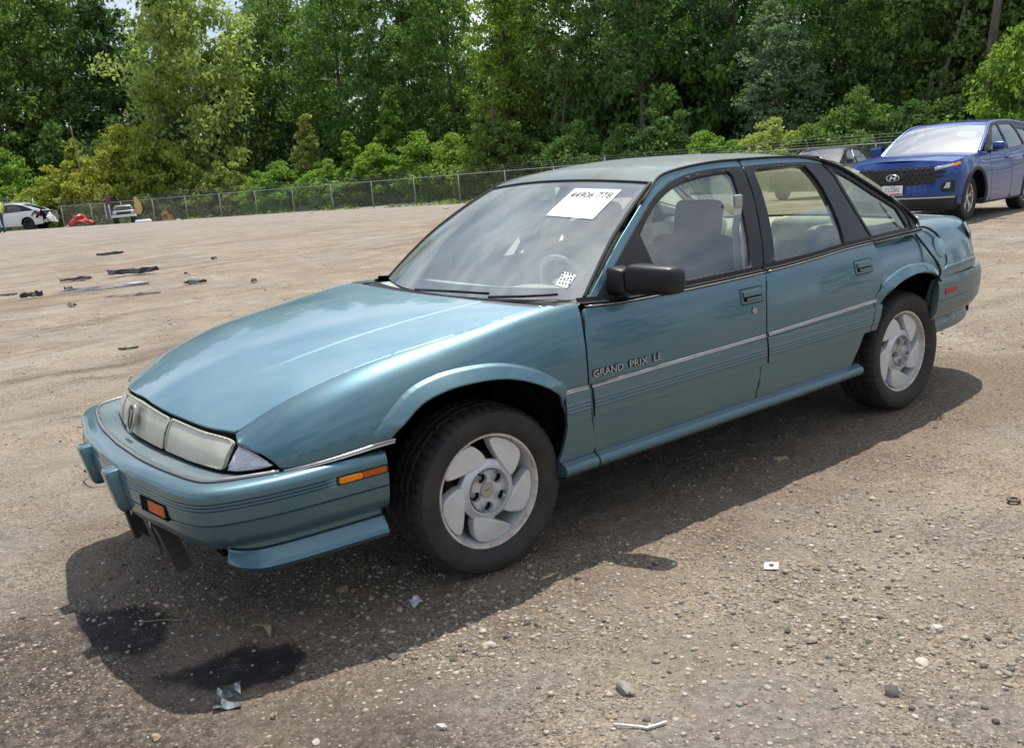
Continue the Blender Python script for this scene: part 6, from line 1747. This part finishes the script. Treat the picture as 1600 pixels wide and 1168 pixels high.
SU['glass'] = [[(x, 1.035+(z-1.035)*.89 if z > 1.035 else z) for x, z in q] for q in SU['glass']]; SU['ztop'] = 1.54
SUVP = (-12.50, -5.00); suv, sSb, sSc, sYb, sYc, sR3 = gen_car('blue_suv', at(*SUVP), R(8.7), 'glossy blue suv facing the lot with its wheels on the dirt at the right edge', SU, cat='suv')
PF = [(2.30, 0), (2.285, .3), (2.245, .52), (2.175, .69), (2.06, .81), (1.95, .872), (1.86, .898)]
def fprof(z): return float(np.interp(z, [.2, .28, .36, .46, .6, .78, .86, .93, 1.0], [.14, .07, .03, .0, .005, .0, .02, .055, .10]))
_c = resample(cr(PF, 8), 60); _full = np.concatenate([(_c*[1, -1])[::-1], _c[1:]]); _tg = np.gradient(_full, axis=0); _tg /= np.linalg.norm(_tg, axis=1)[:, None]; _nr = np.stack([_tg[:, 1], -_tg[:, 0]], 1)
if _nr[60, 0] < 0: _nr = -_nr
_L = np.r_[0, np.cumsum(np.linalg.norm(np.diff(_full, axis=0), axis=1))]; _mid = _L[60-1]
def SF(off):
    def f(U):
        s_ = U[:, 0]+_mid; o = off-np.array([fprof(z) for z in U[:, 1]])
        return np.stack([np.interp(s_, _L, _full[:, 0])+np.interp(s_, _L, _nr[:, 0])*o, np.interp(s_, _L, _full[:, 1])+np.interp(s_, _L, _nr[:, 1])*o, U[:, 1]], 1)
    return f
_S = SF(0.0); smax = _L[-1]-_mid
def sheet(nm, s0, s1, z0f, z1f, m, off, par=suv, n=30, k=8):
    A = np.zeros((k, n, 3))
    for i in range(k):
        for j in range(n):
            s_ = s0+(s1-s0)*j/(n-1); a, b = z0f(s_), z1f(s_); A[i, j] = SF(off)(np.array([[s_, a+(b-a)*i/(k-1)]]))[0]
    return grid_mesh(nm, A, m, par, flip=True)
cst = lambda v: (lambda s_: v)
sheet('front_bumper', -smax, smax, cst(.42), lambda s_: .985-.07*(s_/smax)**2, M['blue'], .0, n=60, k=14)
sheet('bumper_lower', -smax, smax, cst(.21), cst(.425), M['plastic'], .004, n=60, k=8)
# silver strip with upswept ends
sheet('skid_strip', -.92, .92, lambda s_: .405+.0*s_, lambda s_: .425, M['silver'], .012, n=50, k=3)
gr = sheet('grille', -.62, .62, lambda s_: .60+.05*abs(s_/.62)**2, cst(.875), M['plastic'], .006, n=40, k=8)
for iz in range(4):
    z0 = .622+iz*.064
    for iy in range(-6, 7):
        s0 = iy*.092+(.046 if iz % 2 else 0)
        if abs(s0) > .56 or (abs(s0) < .10 and 0 < iz < 3): continue
        ol = [(s0-.040, z0), (s0+.036, z0), (s0+.042, z0+.05), (s0-.034, z0+.05)]
        panel('grille_cell', ol, SF(.012), M['black_gloss'], gr, step=.08, flange=.008, bevel=.004, ring=.006, both=False, outward=None)
for sg in (1, -1):
    for z0 in (.70, .765, .825):
        ol = [(sg*.60, z0), (sg*.88, z0+.055), (sg*.90, z0+.095), (sg*.60, z0+.045)] if z0 > .8 else [(sg*.60, z0), (sg*.80-(.825-z0)*sg*.6, z0+.02), (sg*.82-(.825-z0)*sg*.6, z0+.05), (sg*.60, z0+.048)]
        panel('running_lamp', ol if sg > 0 else ol[::-1], SF(.010), M['white_lens'] if z0 > .8 else M['black_gloss'], suv, step=.06, both=False, flange=.006, bevel=.002)
    ol = [(sg*.885, .868), (sg*1.06, .905), (sg*1.05, .935), (sg*.885, .912)]
    panel('amber_reflector', ol, SF(.012), M['amber'], suv, step=.05, both=False, flange=.006, bevel=.002)
    ol = [(sg*.70, .50), (sg*.90, .485), (sg*.92, .66), (sg*.78, .66), (sg*.70, .60)]
    fh = panel('fog_lamp_housing', ol, SF(.010), M['black_gloss'], suv, step=.06, both=False, flange=.006, bevel=.002)
    ol = [(sg*.73, .55), (sg*.82, .55), (sg*.83, .635), (sg*.77, .635)]
    panel('headlamp', ol, SF(.018), M['white_lens'], suv, step=.04, both=False, flange=.01, bevel=.004)
# emblem: oval ring with a slanted H
def sfp(s_, z, off): return Vector(SF(off)(np.array([[s_, z]]))[0])
disc('emblem_ring', sfp(0, .735, .028), (0, -1, 0), (0, 0, 1), .105, .055, M['silver'], gr, h=-.012, ring=.84) if False else disc('emblem_ring', sfp(0, .735, .020), (0, 1, 0), (0, 0, 1), .105, .056, M['silver'], gr, h=.014, ring=.84)
for q in (((-.050, -.034), (-.022, .034), .013), ((.022, -.034), (.050, .034), .013)):
    (y0, z0), (y1, z1), w_ = q
    mk('emblem_bar', [(2.322, y0-w_, .735+z0), (2.322, y0+w_, .735+z0), (2.318, y1+w_, .735+z1), (2.318, y1-w_, .735+z1)], [[0, 1, 2, 3]], M['silver'], gr, smooth=False)
mk('emblem_bar', [(2.322, -.03, .722), (2.322, .03, .735), (2.320, .03, .748), (2.320, -.03, .735)], [[0, 1, 2, 3]], M['silver'], gr, smooth=False)
# plate
pl = board('licence_plate', [(2.335, -.16, .47), (2.335, .16, .47), (2.325, .16, .62), (2.325, -.16, .62)], .008, M['paper'], suv)
text_mesh('plate_text', 'CL2302', .088, M['ink'], pl, (2.3345, 0, .553), (0, 1, 0), (-.06, 0, 1), extrude=.0005, wscale=.80)
text_mesh('plate_text', 'Maryland', .026, M['ink'], pl, (2.3325, 0, .604), (0, 1, 0), (-.06, 0, 1), extrude=.0005)
mk('plate_band', [(2.3395, -.15, .478), (2.3395, .15, .478), (2.3385, .15, .500), (2.3385, -.15, .500)], [[0, 1, 2, 3]], M['amber_dark'], pl, smooth=False)
for sg in (1, -1):
    bm = bmesh.new(); bmesh.ops.create_cube(bm, size=1)
    for v in bm.verts: v.co = Vector((.62+v.co.x*.12*(1-.2*(v.co.y+.5)), sg*(.99+v.co.y*(.19 if sg > 0 else .12)), 1.13+v.co.z*.135*(1-.15*(v.co.y+.5))))
    bmesh.ops.bevel(bm, geom=bm.edges[:], offset=.04, segments=3, profile=.5, affect='EDGES')
    if sg < 0: bmesh.ops.reverse_faces(bm, faces=bm.faces[:])
    from_bm('mirror', bm, M['blue'], suv, angle=60)
    rbox('mirror_foot', (.64, sg*.90, 1.06), (.10, .12, .04), M['plastic'], suv, r=.012)
    for x_ in (-.13, -.98): rbox('door_handle', (x_, sg*.915, .93), (.20, .035, .032), M['blue'], suv, r=.012, seg=3)
mk('windshield_sheet', [(.43, .30, 1.405), (.43, .58, 1.365), (.60, .60, 1.275), (.61, .32, 1.315)], [[0, 1, 2, 3]], M['paper'], suv, smooth=False)
rbox('dashboard', (.68, 0, 1.0), (.5, 1.45, .10), M['grey_trim'], suv, r=.03)
for y in (.38, -.38):
    rbox('seat_back', (-.15, y, 1.05), (.16, .5, .62), M['plastic'], suv, r=.05, seg=3, rot=None); rbox('headrest', (-.2, y, 1.42), (.1, .26, .16), M['plastic'], suv, r=.04, seg=3)

# ---- black sedan behind
BS = dict(plan=[(-2.4, .74), (-2.2, .84), (-1.8, .90), (0, .92), (1.3, .91), (1.8, .88), (2.1, .78), (2.3, .62)],
          belt=[(-2.4, .98), (-1.9, 1.02), (-1.0, .985), (.3, .93), (.95, .92), (1.4, .88), (1.9, .78), (2.3, .66)], zb0=.93, ztop=1.42, yb=.86, tum=.27,
          xw=.98, xh=.22, xr=-1.0, xb=-1.85, xf=2.0, xt=-2.25, zf=.3, sill=.24, arches=((1.40, .375), (-1.41, .375)), r=.33, rim=.215, yw=.79, doors=(.80, -.20, -1.12),
          roof=[(1.0, .93), (.70, 1.10), (.42, 1.26), (.20, 1.36), (-.1, 1.42), (-.5, 1.43), (-1.0, 1.37), (-1.3, 1.27), (-1.6, 1.14), (-1.85, 1.03)],
          glass=[[(.60, .975), (.20, 1.26), (.0, 1.34), (-.15, 1.36), (-.20, .975)], [(-.28, .98), (-.24, 1.365), (-.75, 1.34), (-1.0, 1.22), (-1.08, 1.03)]],
          frame=[(.92, .94), (.55, 1.155), (.22, 1.33), (-.1, 1.395), (-.5, 1.40), (-1.0, 1.33), (-1.3, 1.20), (-1.5, 1.03), (-.8, .975), (-.2, .95), (.4, .94)],
          hcrown=.05, paint=M['blackpaint'], ws=M['ws_dim'], nosebow=.2, roofm=M['blackpaint'])
bsp = pxD(1290, 27.5); bse = gen_car('black_sedan', at(*bsp), R(11), 'dusty black sedan parked between the teal sedan roof and the blue suv', BS, cat='car')[0]
mk('windshield_sheet', [(.35, .875, 1.30), (.10, .80, 1.36), (-.02, .83, 1.16), (.22, .90, 1.10)], [[0, 1, 2, 3]], M['paper'], bse, smooth=False)
for sg in (1, -1):
    rbox('mirror', (.66, sg*.99, 1.03), (.12, .20, .12), M['blackpaint'], bse, r=.035, seg=3)
    for x_ in (-.10, -.98): rbox('door_handle', (x_, sg*.912, .86), (.19, .03, .03), M['silver'], bse, r=.01)
rbox('tail_lamp', (-2.17, .80, .86), (.22, .10, .12), M['red_lens'], bse, r=.03)

# ---- white wrecked sedan at the far left
WC = dict(BS); WC.update(paint=M['whitepaint'], roofm=M['whitepaint'], railm=M['whitepaint'], darkrim=True, spokes=False)
wp_ = pxD(11, 52.0); wrec = gen_car('wrecked_white_sedan', (wp_[0], wp_[1], tz(*wp_)), R(-38), 'crashed white sedan with a torn rear end at the left edge', WC, cat='car')[0]
gq = random.Random(4)
def crumple(nm, c, size, m, par, seed, n=7, amp=.22):
    g2 = np.random.default_rng(seed); A = np.zeros((n, n, 3))
    for i in range(n):
        for j in range(n):
            A[i, j] = (c[0]+size[0]*(i/(n-1)-.5), c[1]+size[1]*(j/(n-1)-.5), c[2]+size[2]*math.sin(PI*i/(n-1))*(.4+.6*math.sin(PI*j/(n-1))))+g2.normal(size=3)*amp*np.array(size)*.35
    return grid_mesh(nm, A, m, par, smooth=False)
crumple('torn_bumper', (-2.55, .55, .38), (.35, .75, .5), M['whitepaint'], wrec, 3)
crumple('torn_metal', (-2.2, .86, .55), (.55, .14, .5), M['dark'], wrec, 5); crumple('torn_metal', (-1.95, .90, .75), (.5, .08, .28), M['blackpaint'], wrec, 8)
rbox('tail_lamp', (-2.05, .89, .88), (.30, .08, .11), M['red_lens'], wrec, r=.03)
M['redpaint'] = paint('red_paint', (.42, .012, .012), dust_amt=.15, metal=.1)
# red car whose roof shows above the white one
RC = dict(BS); RC.update(paint=M['redpaint'], roofm=M['redpaint'])
rp = pxD(8, 53.5); gen_car('red_car', (rp[0], rp[1], tz(*rp)), R(-36), 'red car mostly hidden behind the wrecked white sedan', RC, cat='car')
# red crumpled wreckage
p = pxD(119, 60); rw_ = empty('red_wreckage', at(*p), R(-35), label='crumpled red body section lying on the ground left of the pickup', cat='wreckage')
crumple('red_panel', (0, 0, .15), (1.5, .9, .75), M['redpaint'], rw_, 11, n=8, amp=.16); crumple('red_panel', (.35, .1, .3), (.8, .6, .55), M['redpaint'], rw_, 13, n=6, amp=.2)
crumple('black_scrap', (-.95, 0, .15), (.55, .5, .35), M['plastic'], rw_, 14, n=6); crumple('orange_scrap', (.85, .1, .1), (.5, .4, .2), M['gv'][3], rw_, 16, n=5)
# pickup flanked by upright boards
p = pxD(187, 58.5); tk = empty('pickup_with_boards', at(*p), math.atan2(CAM[1]-p[1], CAM[0]-p[0]), label='small grey pickup seen from the front between upright purple and yellow boards', cat='truck')
M['greymetal'] = mat('grey_truck_paint', (.30, .31, .33), .4, metal=.3, coat=.4); M['purple'] = mat('purple_board', (.22, .03, .12), .5); M['yellow'] = mat('yellow_board', (.62, .42, .16), .55)
rbox('cab', (-.3, 0, .98), (1.2, 1.25, .55), M['greymetal'], tk, r=.12, seg=3, taper=(.7, .8)); rbox('bonnet', (.55, 0, .78), (.9, 1.30, .34), M['greymetal'], tk, r=.08, seg=3); rbox('bumper', (1.02, 0, .62), (.12, 1.45, .16), M['silver'], tk, r=.03)
board('windshield', [(.28, -.48, .98), (.28, .48, .98), (.14, .42, 1.20), (.14, -.42, 1.20)], .02, M['glass_dark'], tk); rbox('grille', (1.0, 0, .80), (.06, .8, .14), M['plastic'], tk, r=.02)
for y in (.52, -.52): disc('headlamp', (1.01, y, .82), (0, 1, 0), (0, 0, 1), .08, .08, M['white_lens'], tk, h=.03)
for x_, y in ((.55, .52), (.55, -.52), (-.9, .52), (-.9, -.52)):
    o = lathe('tyre', [(.12, .14), (.30, .16), (.36, .10), (.36, -.10), (.30, -.16), (.12, -.14), (0, -.12)], M['tyre'], tk, seg=24); o.location = (x_, y, .36)
rbox('white_post', (.1, -.80, .95), (.14, .10, 1.1), M['whitepaint'], tk, r=.02); rbox('white_post', (.3, -1.02, 1.0), (.08, .05, .9), M['whitepaint'], tk, r=.01); rbox('purple_board', (.1, -.80, 1.66), (.2, .22, .55), M['purple'], tk, r=.02); rbox('blue_post', (.15, -.86, .8), (.1, .06, .7), M['blue'], tk, r=.01)
bm = bmesh.new(); pts_ = [(.66, .62), (.98, .62), (1.12, .9), (1.08, 1.35), (.86, 1.72), (.72, 1.70)]
a = [bm.verts.new((.1, y, z)) for y, z in pts_]; b = [bm.verts.new((.2, y, z)) for y, z in pts_]; bm.faces.new(a); bm.faces.new(b[::-1])
for i in range(len(a)): bm.faces.new((a[i], b[i], b[(i+1) % len(a)], a[(i+1) % len(a)]))
bmesh.ops.recalc_face_normals(bm, faces=bm.faces[:]); from_bm('yellow_board', bm, M['yellow'], tk)
rbox('amber_lamp', (.3, -.98, .5), (.06, .06, .12), M['amber'], tk, r=.01)
p = pxD(215, 57.5); o = rbox('white_sack', (0, 0, .14), (.95, .5, .28), M['whitepaint'], None, r=.12, seg=4); o.location = at(*p); o.rotation_euler = (0, 0, R(-35)); tag(o, 'white sack lying on the ground right of the pickup', 'sack')
p = pxD(155, 58.8); o = rbox('white_scrap', (0, 0, .05), (.5, .3, .1), M['whitepaint'], None, r=.03); o.location = at(*p); tag(o, 'flat white scrap on the ground left of the pickup', 'scrap')

# ================================================================== worker in a hi-vis vest at the left edge
def person(loc, rz):
    e = empty('person', loc, rz, label='person in a yellow hi-vis vest and blue jeans beside the white sedan', cat='person')
    J = {'pel': (0, 0, .95), 'sp': (.01, 0, 1.15), 'ch': (0, 0, 1.36), 'nk': (.01, 0, 1.50), 'hd': (.03, 0, 1.60), 'ht': (.02, 0, 1.72),
         'ls': (0, .17, 1.43), 'le': (-.03, .25, 1.16), 'lw': (.12, .24, .95), 'lh': (.18, .23, .88), 'rs': (0, -.17, 1.43), 're': (-.04, -.25, 1.16), 'rw': (.06, -.26, .92), 'rh': (.08, -.26, .84),
         'lk': (.03, .10, .50), 'la': (0, .11, .09), 'lt': (.16, .13, .04), 'rk': (.02, -.10, .50), 'ra': (-.03, -.11, .09), 'rt': (.12, -.13, .04), 'lp': (0, .09, .90), 'rp': (0, -.09, .90)}
    rad = dict(pel=.14, sp=.125, ch=.15, nk=.055, hd=.088, ht=.07, ls=.065, le=.045, lw=.034, lh=.035, rs=.065, re=.045, rw=.034, rh=.035, lk=.06, la=.045, lt=.035, rk=.06, ra=.045, rt=.035, lp=.095, rp=.095)
    E_ = [('pel', 'sp'), ('sp', 'ch'), ('ch', 'nk'), ('nk', 'hd'), ('hd', 'ht'), ('ch', 'ls'), ('ls', 'le'), ('le', 'lw'), ('lw', 'lh'), ('ch', 'rs'), ('rs', 're'), ('re', 'rw'), ('rw', 'rh'), ('pel', 'lp'), ('lp', 'lk'), ('lk', 'la'), ('la', 'lt'), ('pel', 'rp'), ('rp', 'rk'), ('rk', 'ra'), ('ra', 'rt')]
    ks = list(J); me = bpy.data.meshes.new('body'); me.from_pydata([J[k] for k in ks], [(ks.index(a), ks.index(b)) for a, b in E_], [])
    o = bpy.data.objects.new('body', me); COL.objects.link(o); md = o.modifiers.new('s', 'SKIN'); o.modifiers.new('u', 'SUBSURF').levels = 1
    if not me.skin_vertices: me.skin_vertices.new() if hasattr(me.skin_vertices, 'new') else None
    for i, k in enumerate(ks):
        me.skin_vertices[0].data[i].radius = (rad[k], rad[k]); me.skin_vertices[0].data[i].use_root = (k == 'pel')
    bpy.context.view_layer.update(); dg = bpy.context.evaluated_depsgraph_get(); m2 = bpy.data.meshes.new_from_object(o.evaluated_get(dg)); bpy.data.objects.remove(o)
    m2.materials.clear()
    for mm in (mat('skin', (.45, .28, .20), .6), mat('jeans', (.05, .09, .20), .85), mat('hi_vis_vest', (.62, .85, .05), .7), mat('shoe', (.03, .03, .03), .7), mat('hair', (.04, .03, .02), .8)): m2.materials.append(mm)
    for pg in m2.polygons:
        c = pg.center; pg.use_smooth = True
        pg.material_index = 3 if c.z < .12 else 1 if c.z < .97 and abs(c.y) < .2 else 2 if c.z < 1.50 and (abs(c.y) < .24 and c.z > 1.2 or abs(c.y) < .19) else 4 if c.z > 1.62 and c.x < .06 else 0
    b = bpy.data.objects.new('body', m2); COL.objects.link(b); b.parent = e
    return e
pp = pxD(-6, 45.0); person((pp[0], pp[1], tz(*pp)), R(-60))

# ================================================================== litter and scraps on the lot
def prone(name, cx, cy, L, W_, H, rz, m, lb, cat='scrap', bend=.0, seed=0, n=9, curl=0.0):
    g2 = np.random.default_rng(seed); A = np.zeros((n, 4, 3)); z0 = tz(cx, cy)
    for i in range(n):
        t = i/(n-1)-.5
        for j in range(4):
            q = j/3-.5
            A[i, j] = (t*L+g2.normal()*L*.02, q*W_*(1-abs(t)*.7)+bend*t*t*L+g2.normal()*W_*.08, H*(1-4*q*q)*.8+H*.25+curl*t*t+abs(g2.normal())*H*.25)
    o = grid_mesh(name, A, m, None, smooth=False); sol = o.modifiers.new('thick', 'SOLIDIFY'); sol.thickness = max(.003, H*.15)
    P_ = micro(np.array([[cx, cy]]))[0]; o.location = (cx, cy, z0+float(P_)); o.rotation_euler = (0, 0, R(rz)); return tag(o, lb, cat)
bk_ = M['plastic']
prone('plastic_strip', -2.10, -20.6, .66, .10, .07, 143, bk_, 'short dark strip lying far out on the lot, farthest of the dark scraps', seed=1)
prone('torn_trim', -1.03, -14.1, .85, .17, .09, 148, bk_, 'jagged black bumper fragment, largest of the dark scraps left of the sedan', seed=2, curl=.12)
prone('flat_trim', -.12, -14.5, .55, .14, .06, 145, bk_, 'low dark scrap just left of the jagged bumper fragment', seed=3)
prone('trim_piece', -1.20, -11.0, .34, .10, .05, 150, bk_, 'small dark scrap with a white sliver on it, nearest to the hood', seed=4)
prone('white_sliver', -1.18, -11.05, .14, .05, .09, 120, M['whitepaint'], 'white sliver standing on the small dark scrap', seed=5)
prone('black_strip', 1.07, -5.88, .20, .035, .02, 150, bk_, 'small black strip on the dirt left of the hood', seed=6)
prone('dark_stick', 1.15, -13.45, .34, .06, .03, 150, bk_, 'dark strip at the left picture edge among the scrap line', seed=7)
prone('bent_trim', .91, -12.5, .32, .08, .08, 170, bk_, 'bent dark trim below the long scrap trail', seed=8)
prone('long_molding', -.12, -12.3, 1.35, .09, .05, 152, M['metal_grey'], 'long grey moulding lying in the scrap trail', seed=9)
prone('long_strip', -.15, -10.6, .80, .05, .03, 146, M['gv'][1], 'thin pale strip right of the long grey moulding', seed=10)
prone('curved_wire', -1.6, -12.8, .2, .03, .03, 90, bk_, 'tiny curved black wire beyond the small dark scrap', seed=12)
for i, (x, y, c_, l_) in enumerate([(.30, -12.9, 2, 'dark crumb of rubber beside the long grey moulding'), (-2.9, -15.2, 2, 'dark lump on the drag marks far left of the windshield'), (-1.75, -9.9, 2, 'dark lump on the dirt between the small scrap and the hood'), (.72, -10.4, 3, 'brown lump below the bent trim')]):
    o = prone('scrap_lump', x, y, .13, .09, .05, 40*i, M['gv'][c_], l_, seed=20+i)
# straw, crushed foil packet, label, cardboard, glass chip, washer
def gp(x, y, dz=.004): return (x, y, tz(x, y)+float(micro(np.array([[x, y]]))[0])+dz)
M['straw'] = mat('white_straw', (.80, .80, .84), .4)
o = tube('drinking_straw', [gp(1.69, 1.83, .006), gp(1.655, 1.895, .007), gp(1.645, 1.912, .007), gp(1.59, 1.93, .007)], .0032, M['straw'], None, seg=8); tag(o, 'bent white drinking straw on the grey slab near the bottom edge', 'straw')
def flat(nm, pts, m, lb, cat, h=.006, lift=.004, crease=0.0):
    c = np.mean(pts, 0); A = np.zeros((5, 5, 3)); z0 = gp(c[0], c[1], lift)[2]; P = [np.array(q) for q in pts]
    g2 = np.random.default_rng(int(c[0]*1000) % 97)
    for i in range(5):
        for j in range(5):
            a, b = i/4, j/4; q = (1-a)*((1-b)*P[0]+b*P[1])+a*((1-b)*P[3]+b*P[2]); A[i, j] = (q[0], q[1], z0+h*abs(g2.normal())*.6+crease*abs(b-.5))
    o = grid_mesh(nm, A, m, None, smooth=False); s_ = o.modifiers.new('thick', 'SOLIDIFY'); s_.thickness = .0015; return tag(o, lb, cat)
M['foil'] = mat('crumpled_foil', (.46, .50, .50), .25, metal=.9, dirt=(.03, .03, .035), dirt_amt=.85, dscale=22)
fo = flat('foil_packet', [(2.45, .86), (2.38, .865), (2.43, 1.01), (2.50, .965)], M['foil'], 'crushed silver foil packet at the tip of the car shadow', 'packet', h=.012)
fl_ = flat('paper_label', [(.64, 1.50), (.605, 1.535), (.65, 1.565), (.685, 1.53)], M['paper'], 'small white printed label on the gravel beside the shadow', 'label', h=.001, lift=.008)
c = Vector(gp(.645, 1.533, .0115)); disc('printed_spot', c, (1, 0, 0), (0, 1, 0), .009, .009, M['ink'], fl_, h=.0004)
for k in range(3): mk('printed_line', [(.660-.006*k, 1.522+.004*k, c.z+.0004), (.648-.006*k, 1.510+.004*k, c.z+.0004), (.646-.006*k, 1.512+.004*k, c.z+.0004), (.658-.006*k, 1.524+.004*k, c.z+.0004)], [[0, 1, 2, 3]], M['ink_pale'], fl_, smooth=False)
M['card'] = mat('brown_card', (.42, .31, .19), .85)
o = mk('card_scrap', [gp(2.215, .545, .008), gp(2.175, .61, .014), gp(2.205, .675, .010), gp(2.200, .60, .016)], [[0, 1, 3], [1, 2, 3]], M['card'], None, smooth=False); o.modifiers.new('t', 'SOLIDIFY').thickness = .002; tag(o, 'triangular brown card scrap in the front shadow', 'card')
flat('card_square', [(-.30, .80), (-.36, .83), (-.34, .87), (-.28, .84)], M['card'], 'pale brown card lying in the shadow under the doors', 'card', lift=.006)
flat('clear_chip', [(1.72, .775), (1.68, .775), (1.69, .82), (1.74, .84)], M['lens_clear'], 'broken clear plastic chip in the shadow below the front bumper end', 'chip', h=.01)
V = []; F = []; cw = gp(-.47, 1.85, .008)
for i in range(20):
    a = 2*PI*i/20
    for r_, h in ((.026, 0), (.026, .007), (.014, .007), (.014, 0)): V.append((cw[0]+r_*math.cos(a), cw[1]+r_*math.sin(a), cw[2]+h))
for i in range(20):
    for j in range(4): F.append([i*4+j, i*4+(j+1) % 4, ((i+1) % 20)*4+(j+1) % 4, ((i+1) % 20)*4+j])
tag(mk('metal_washer', V, F, M['steel_dark'], None, smooth=False), 'rusty ring washer on the gravel near the right edge', 'washer')
o = tube('wire_loop', [gp(2.24, -1.80, .01), gp(2.30, -1.74, .05), gp(2.27, -1.60, .09), gp(2.19, -1.58, .05), gp(2.15, -1.72, .01)], .006, M['rubber'], None, seg=6, smooth_n=4); tag(o, 'thin black wire loop on the dirt beyond the front bumper', 'wire')
o = tube('orange_cord', [gp(2.52, .24, .01), gp(2.44, .30, .012), gp(2.40, .34, .014), gp(2.36, .31, .03)], .002, M['gv'][3], None, seg=5, smooth_n=3); tag(o, 'thin rusty cord crossing the oily patch', 'cord')
# single stones large enough to tell apart
SB_ = [(1.86, .52, .024, 3, 'rust coloured stone under the front bumper side'), (1.835, .555, .014, 3, 'smaller rusty pebble touching the rust coloured stone'), (1.78, .81, .017, 0, 'tan pebble in the shadow edge below the front wheel'),
       (1.41, 1.32, .017, 4, 'smooth cream pebble in the sun right of the front wheel shadow'), (1.69, 1.24, .022, 4, 'pale oblong stone beside the dirt ridge'), (1.66, 1.16, .014, 4, 'pale pebble just above the oblong stone'),
       (1.55, 1.73, .036, 1, 'rough grey rock between the two grey slabs'), (.96, 1.93, .021, 1, 'grey speckled stone right of the label'), (1.03, 2.24, .026, 2, 'dark brown stone at the top edge of the right slab'),
       (.83, 2.21, .022, 4, 'white chunky stone near the right bottom'), (.64, 2.15, .026, 4, 'broad pale stone close to the right picture edge'), (.97, 2.49, .017, 2, 'small dark stone at the bottom right corner'),
       (2.67, .99, .020, 3, 'brown stone at the bottom left corner'), (2.37, 1.11, .018, 3, 'orange-brown stone right of the foil packet'), (2.05, 1.52, .019, 4, 'white shell-like chip at the bottom edge'),
       (2.33, 1.32, .015, 4, 'pale pebble between the foil packet and the white chip'), (-.13, 1.44, .022, 0, 'tan stone at the rear side of the lit gravel'), (1.52, 1.22, .016, 2, 'dark round pebble beside the shadow border'), (1.95, 1.06, .021, 2, 'dark wet-looking stone right of the oily patch'),
       (-1.35, 1.02, .016, 3, 'yellowish pebble beside the rear tyre')]
for i, (x, y, s_, m_, lb) in enumerate(SB_):
    g2 = np.random.default_rng(100+i); bm = bmesh.new(); bmesh.ops.create_icosphere(bm, subdivisions=2, radius=1)
    fx = g2.uniform(.7, 1.3, 3); k1 = g2.normal(size=(6, 3))
    for v in bm.verts:
        n_ = np.array(v.co[:]); d_ = 1+sum(.10*math.sin(3*float(n_@k)+q) for q, k in enumerate(k1)); v.co = Vector((n_[0]*fx[0]*d_, n_[1]*fx[1]*d_*.85, n_[2]*.58*d_))*s_*.80
    o = from_bm('stone', bm, M['gv'][m_], None, smooth=True); o.data.set_sharp_from_angle(angle=R(32)); o.location = gp(x, y, s_*.2); o.rotation_euler = (0, 0, i*1.3); tag(o, lb, 'stone', 'loose stones on the lot')
# small flecks of white trash far out on the lot
for i, (px, D, lb) in enumerate([(478, 43, 'white fleck of litter far out, left of the windshield'), (270, 52, 'white fleck of litter below the fence in the middle distance'), (690, 38, 'white fleck of litter just beyond the windshield edge')]):
    p = pxD(px, D); o = rbox('litter', (0, 0, .04), (.22, .14, .08), M['whitepaint'], None, r=.02); o.location = at(*p); tag(o, lb, 'litter')
# lettering on the windshield sheet and sticker
def ws_frame(u, v):
    a, b, c_ = np.array(ws_uv(u, v)), np.array(ws_uv(u-.02, v)), np.array(ws_uv(u, v+.02))
    x = Vector(b-a).normalized(); y = Vector(c_-a).normalized(); return Vector(a), x, y
def paper_text(body, u, v, size, m, wsc, off=.009):
    a, x, y = ws_frame(u, v); y = (y-x*y.dot(x)).normalized(); n_ = x.cross(y)
    if n_.z < 0: n_ = -n_
    xx = x if x.cross(y).z > 0 else -x
    o = text_mesh('print', body, size, m, ws, (0, 0, 0), (1, 0, 0), (0, 1, 0), wscale=wsc)
    wdt = (ws_uv(u+.05, v)-ws_uv(u-.05, v)); ku = .1/np.linalg.norm(wdt); kv = .1/np.linalg.norm(ws_uv(u, v+.05)-ws_uv(u, v-.05))
    n3_ = np.array([.45, 0, .89])
    for vt in o.data.vertices:
        p_ = ws_uv(u-vt.co.x*ku, v+vt.co.y*kv); vt.co = Vector(p_+n3_*(off-.0035))
paper_text('44906 778', .205, .835, .070, M['ink'], .80)
paper_text('VEHICLE STOCK', .17, .898, .022, M['ink_pale'], 1.0)
paper_text('43', .0745, .135, .030, M['ink'], 1.0, .008)
for k in range(4):
    for q in range(4):
        if 0 < k < 3 and 0 < q < 3: continue
        u = .0905-.0095*k-.0015*q; v = .178-.022*q-.004*k
        a, x, y = ws_frame(u, v); disc('sticker_dot', a+Vector((.41, 0, .8)).normalized()*.006, x, y, .004, .004, M['ink'], ws, h=.0003, seg=8)
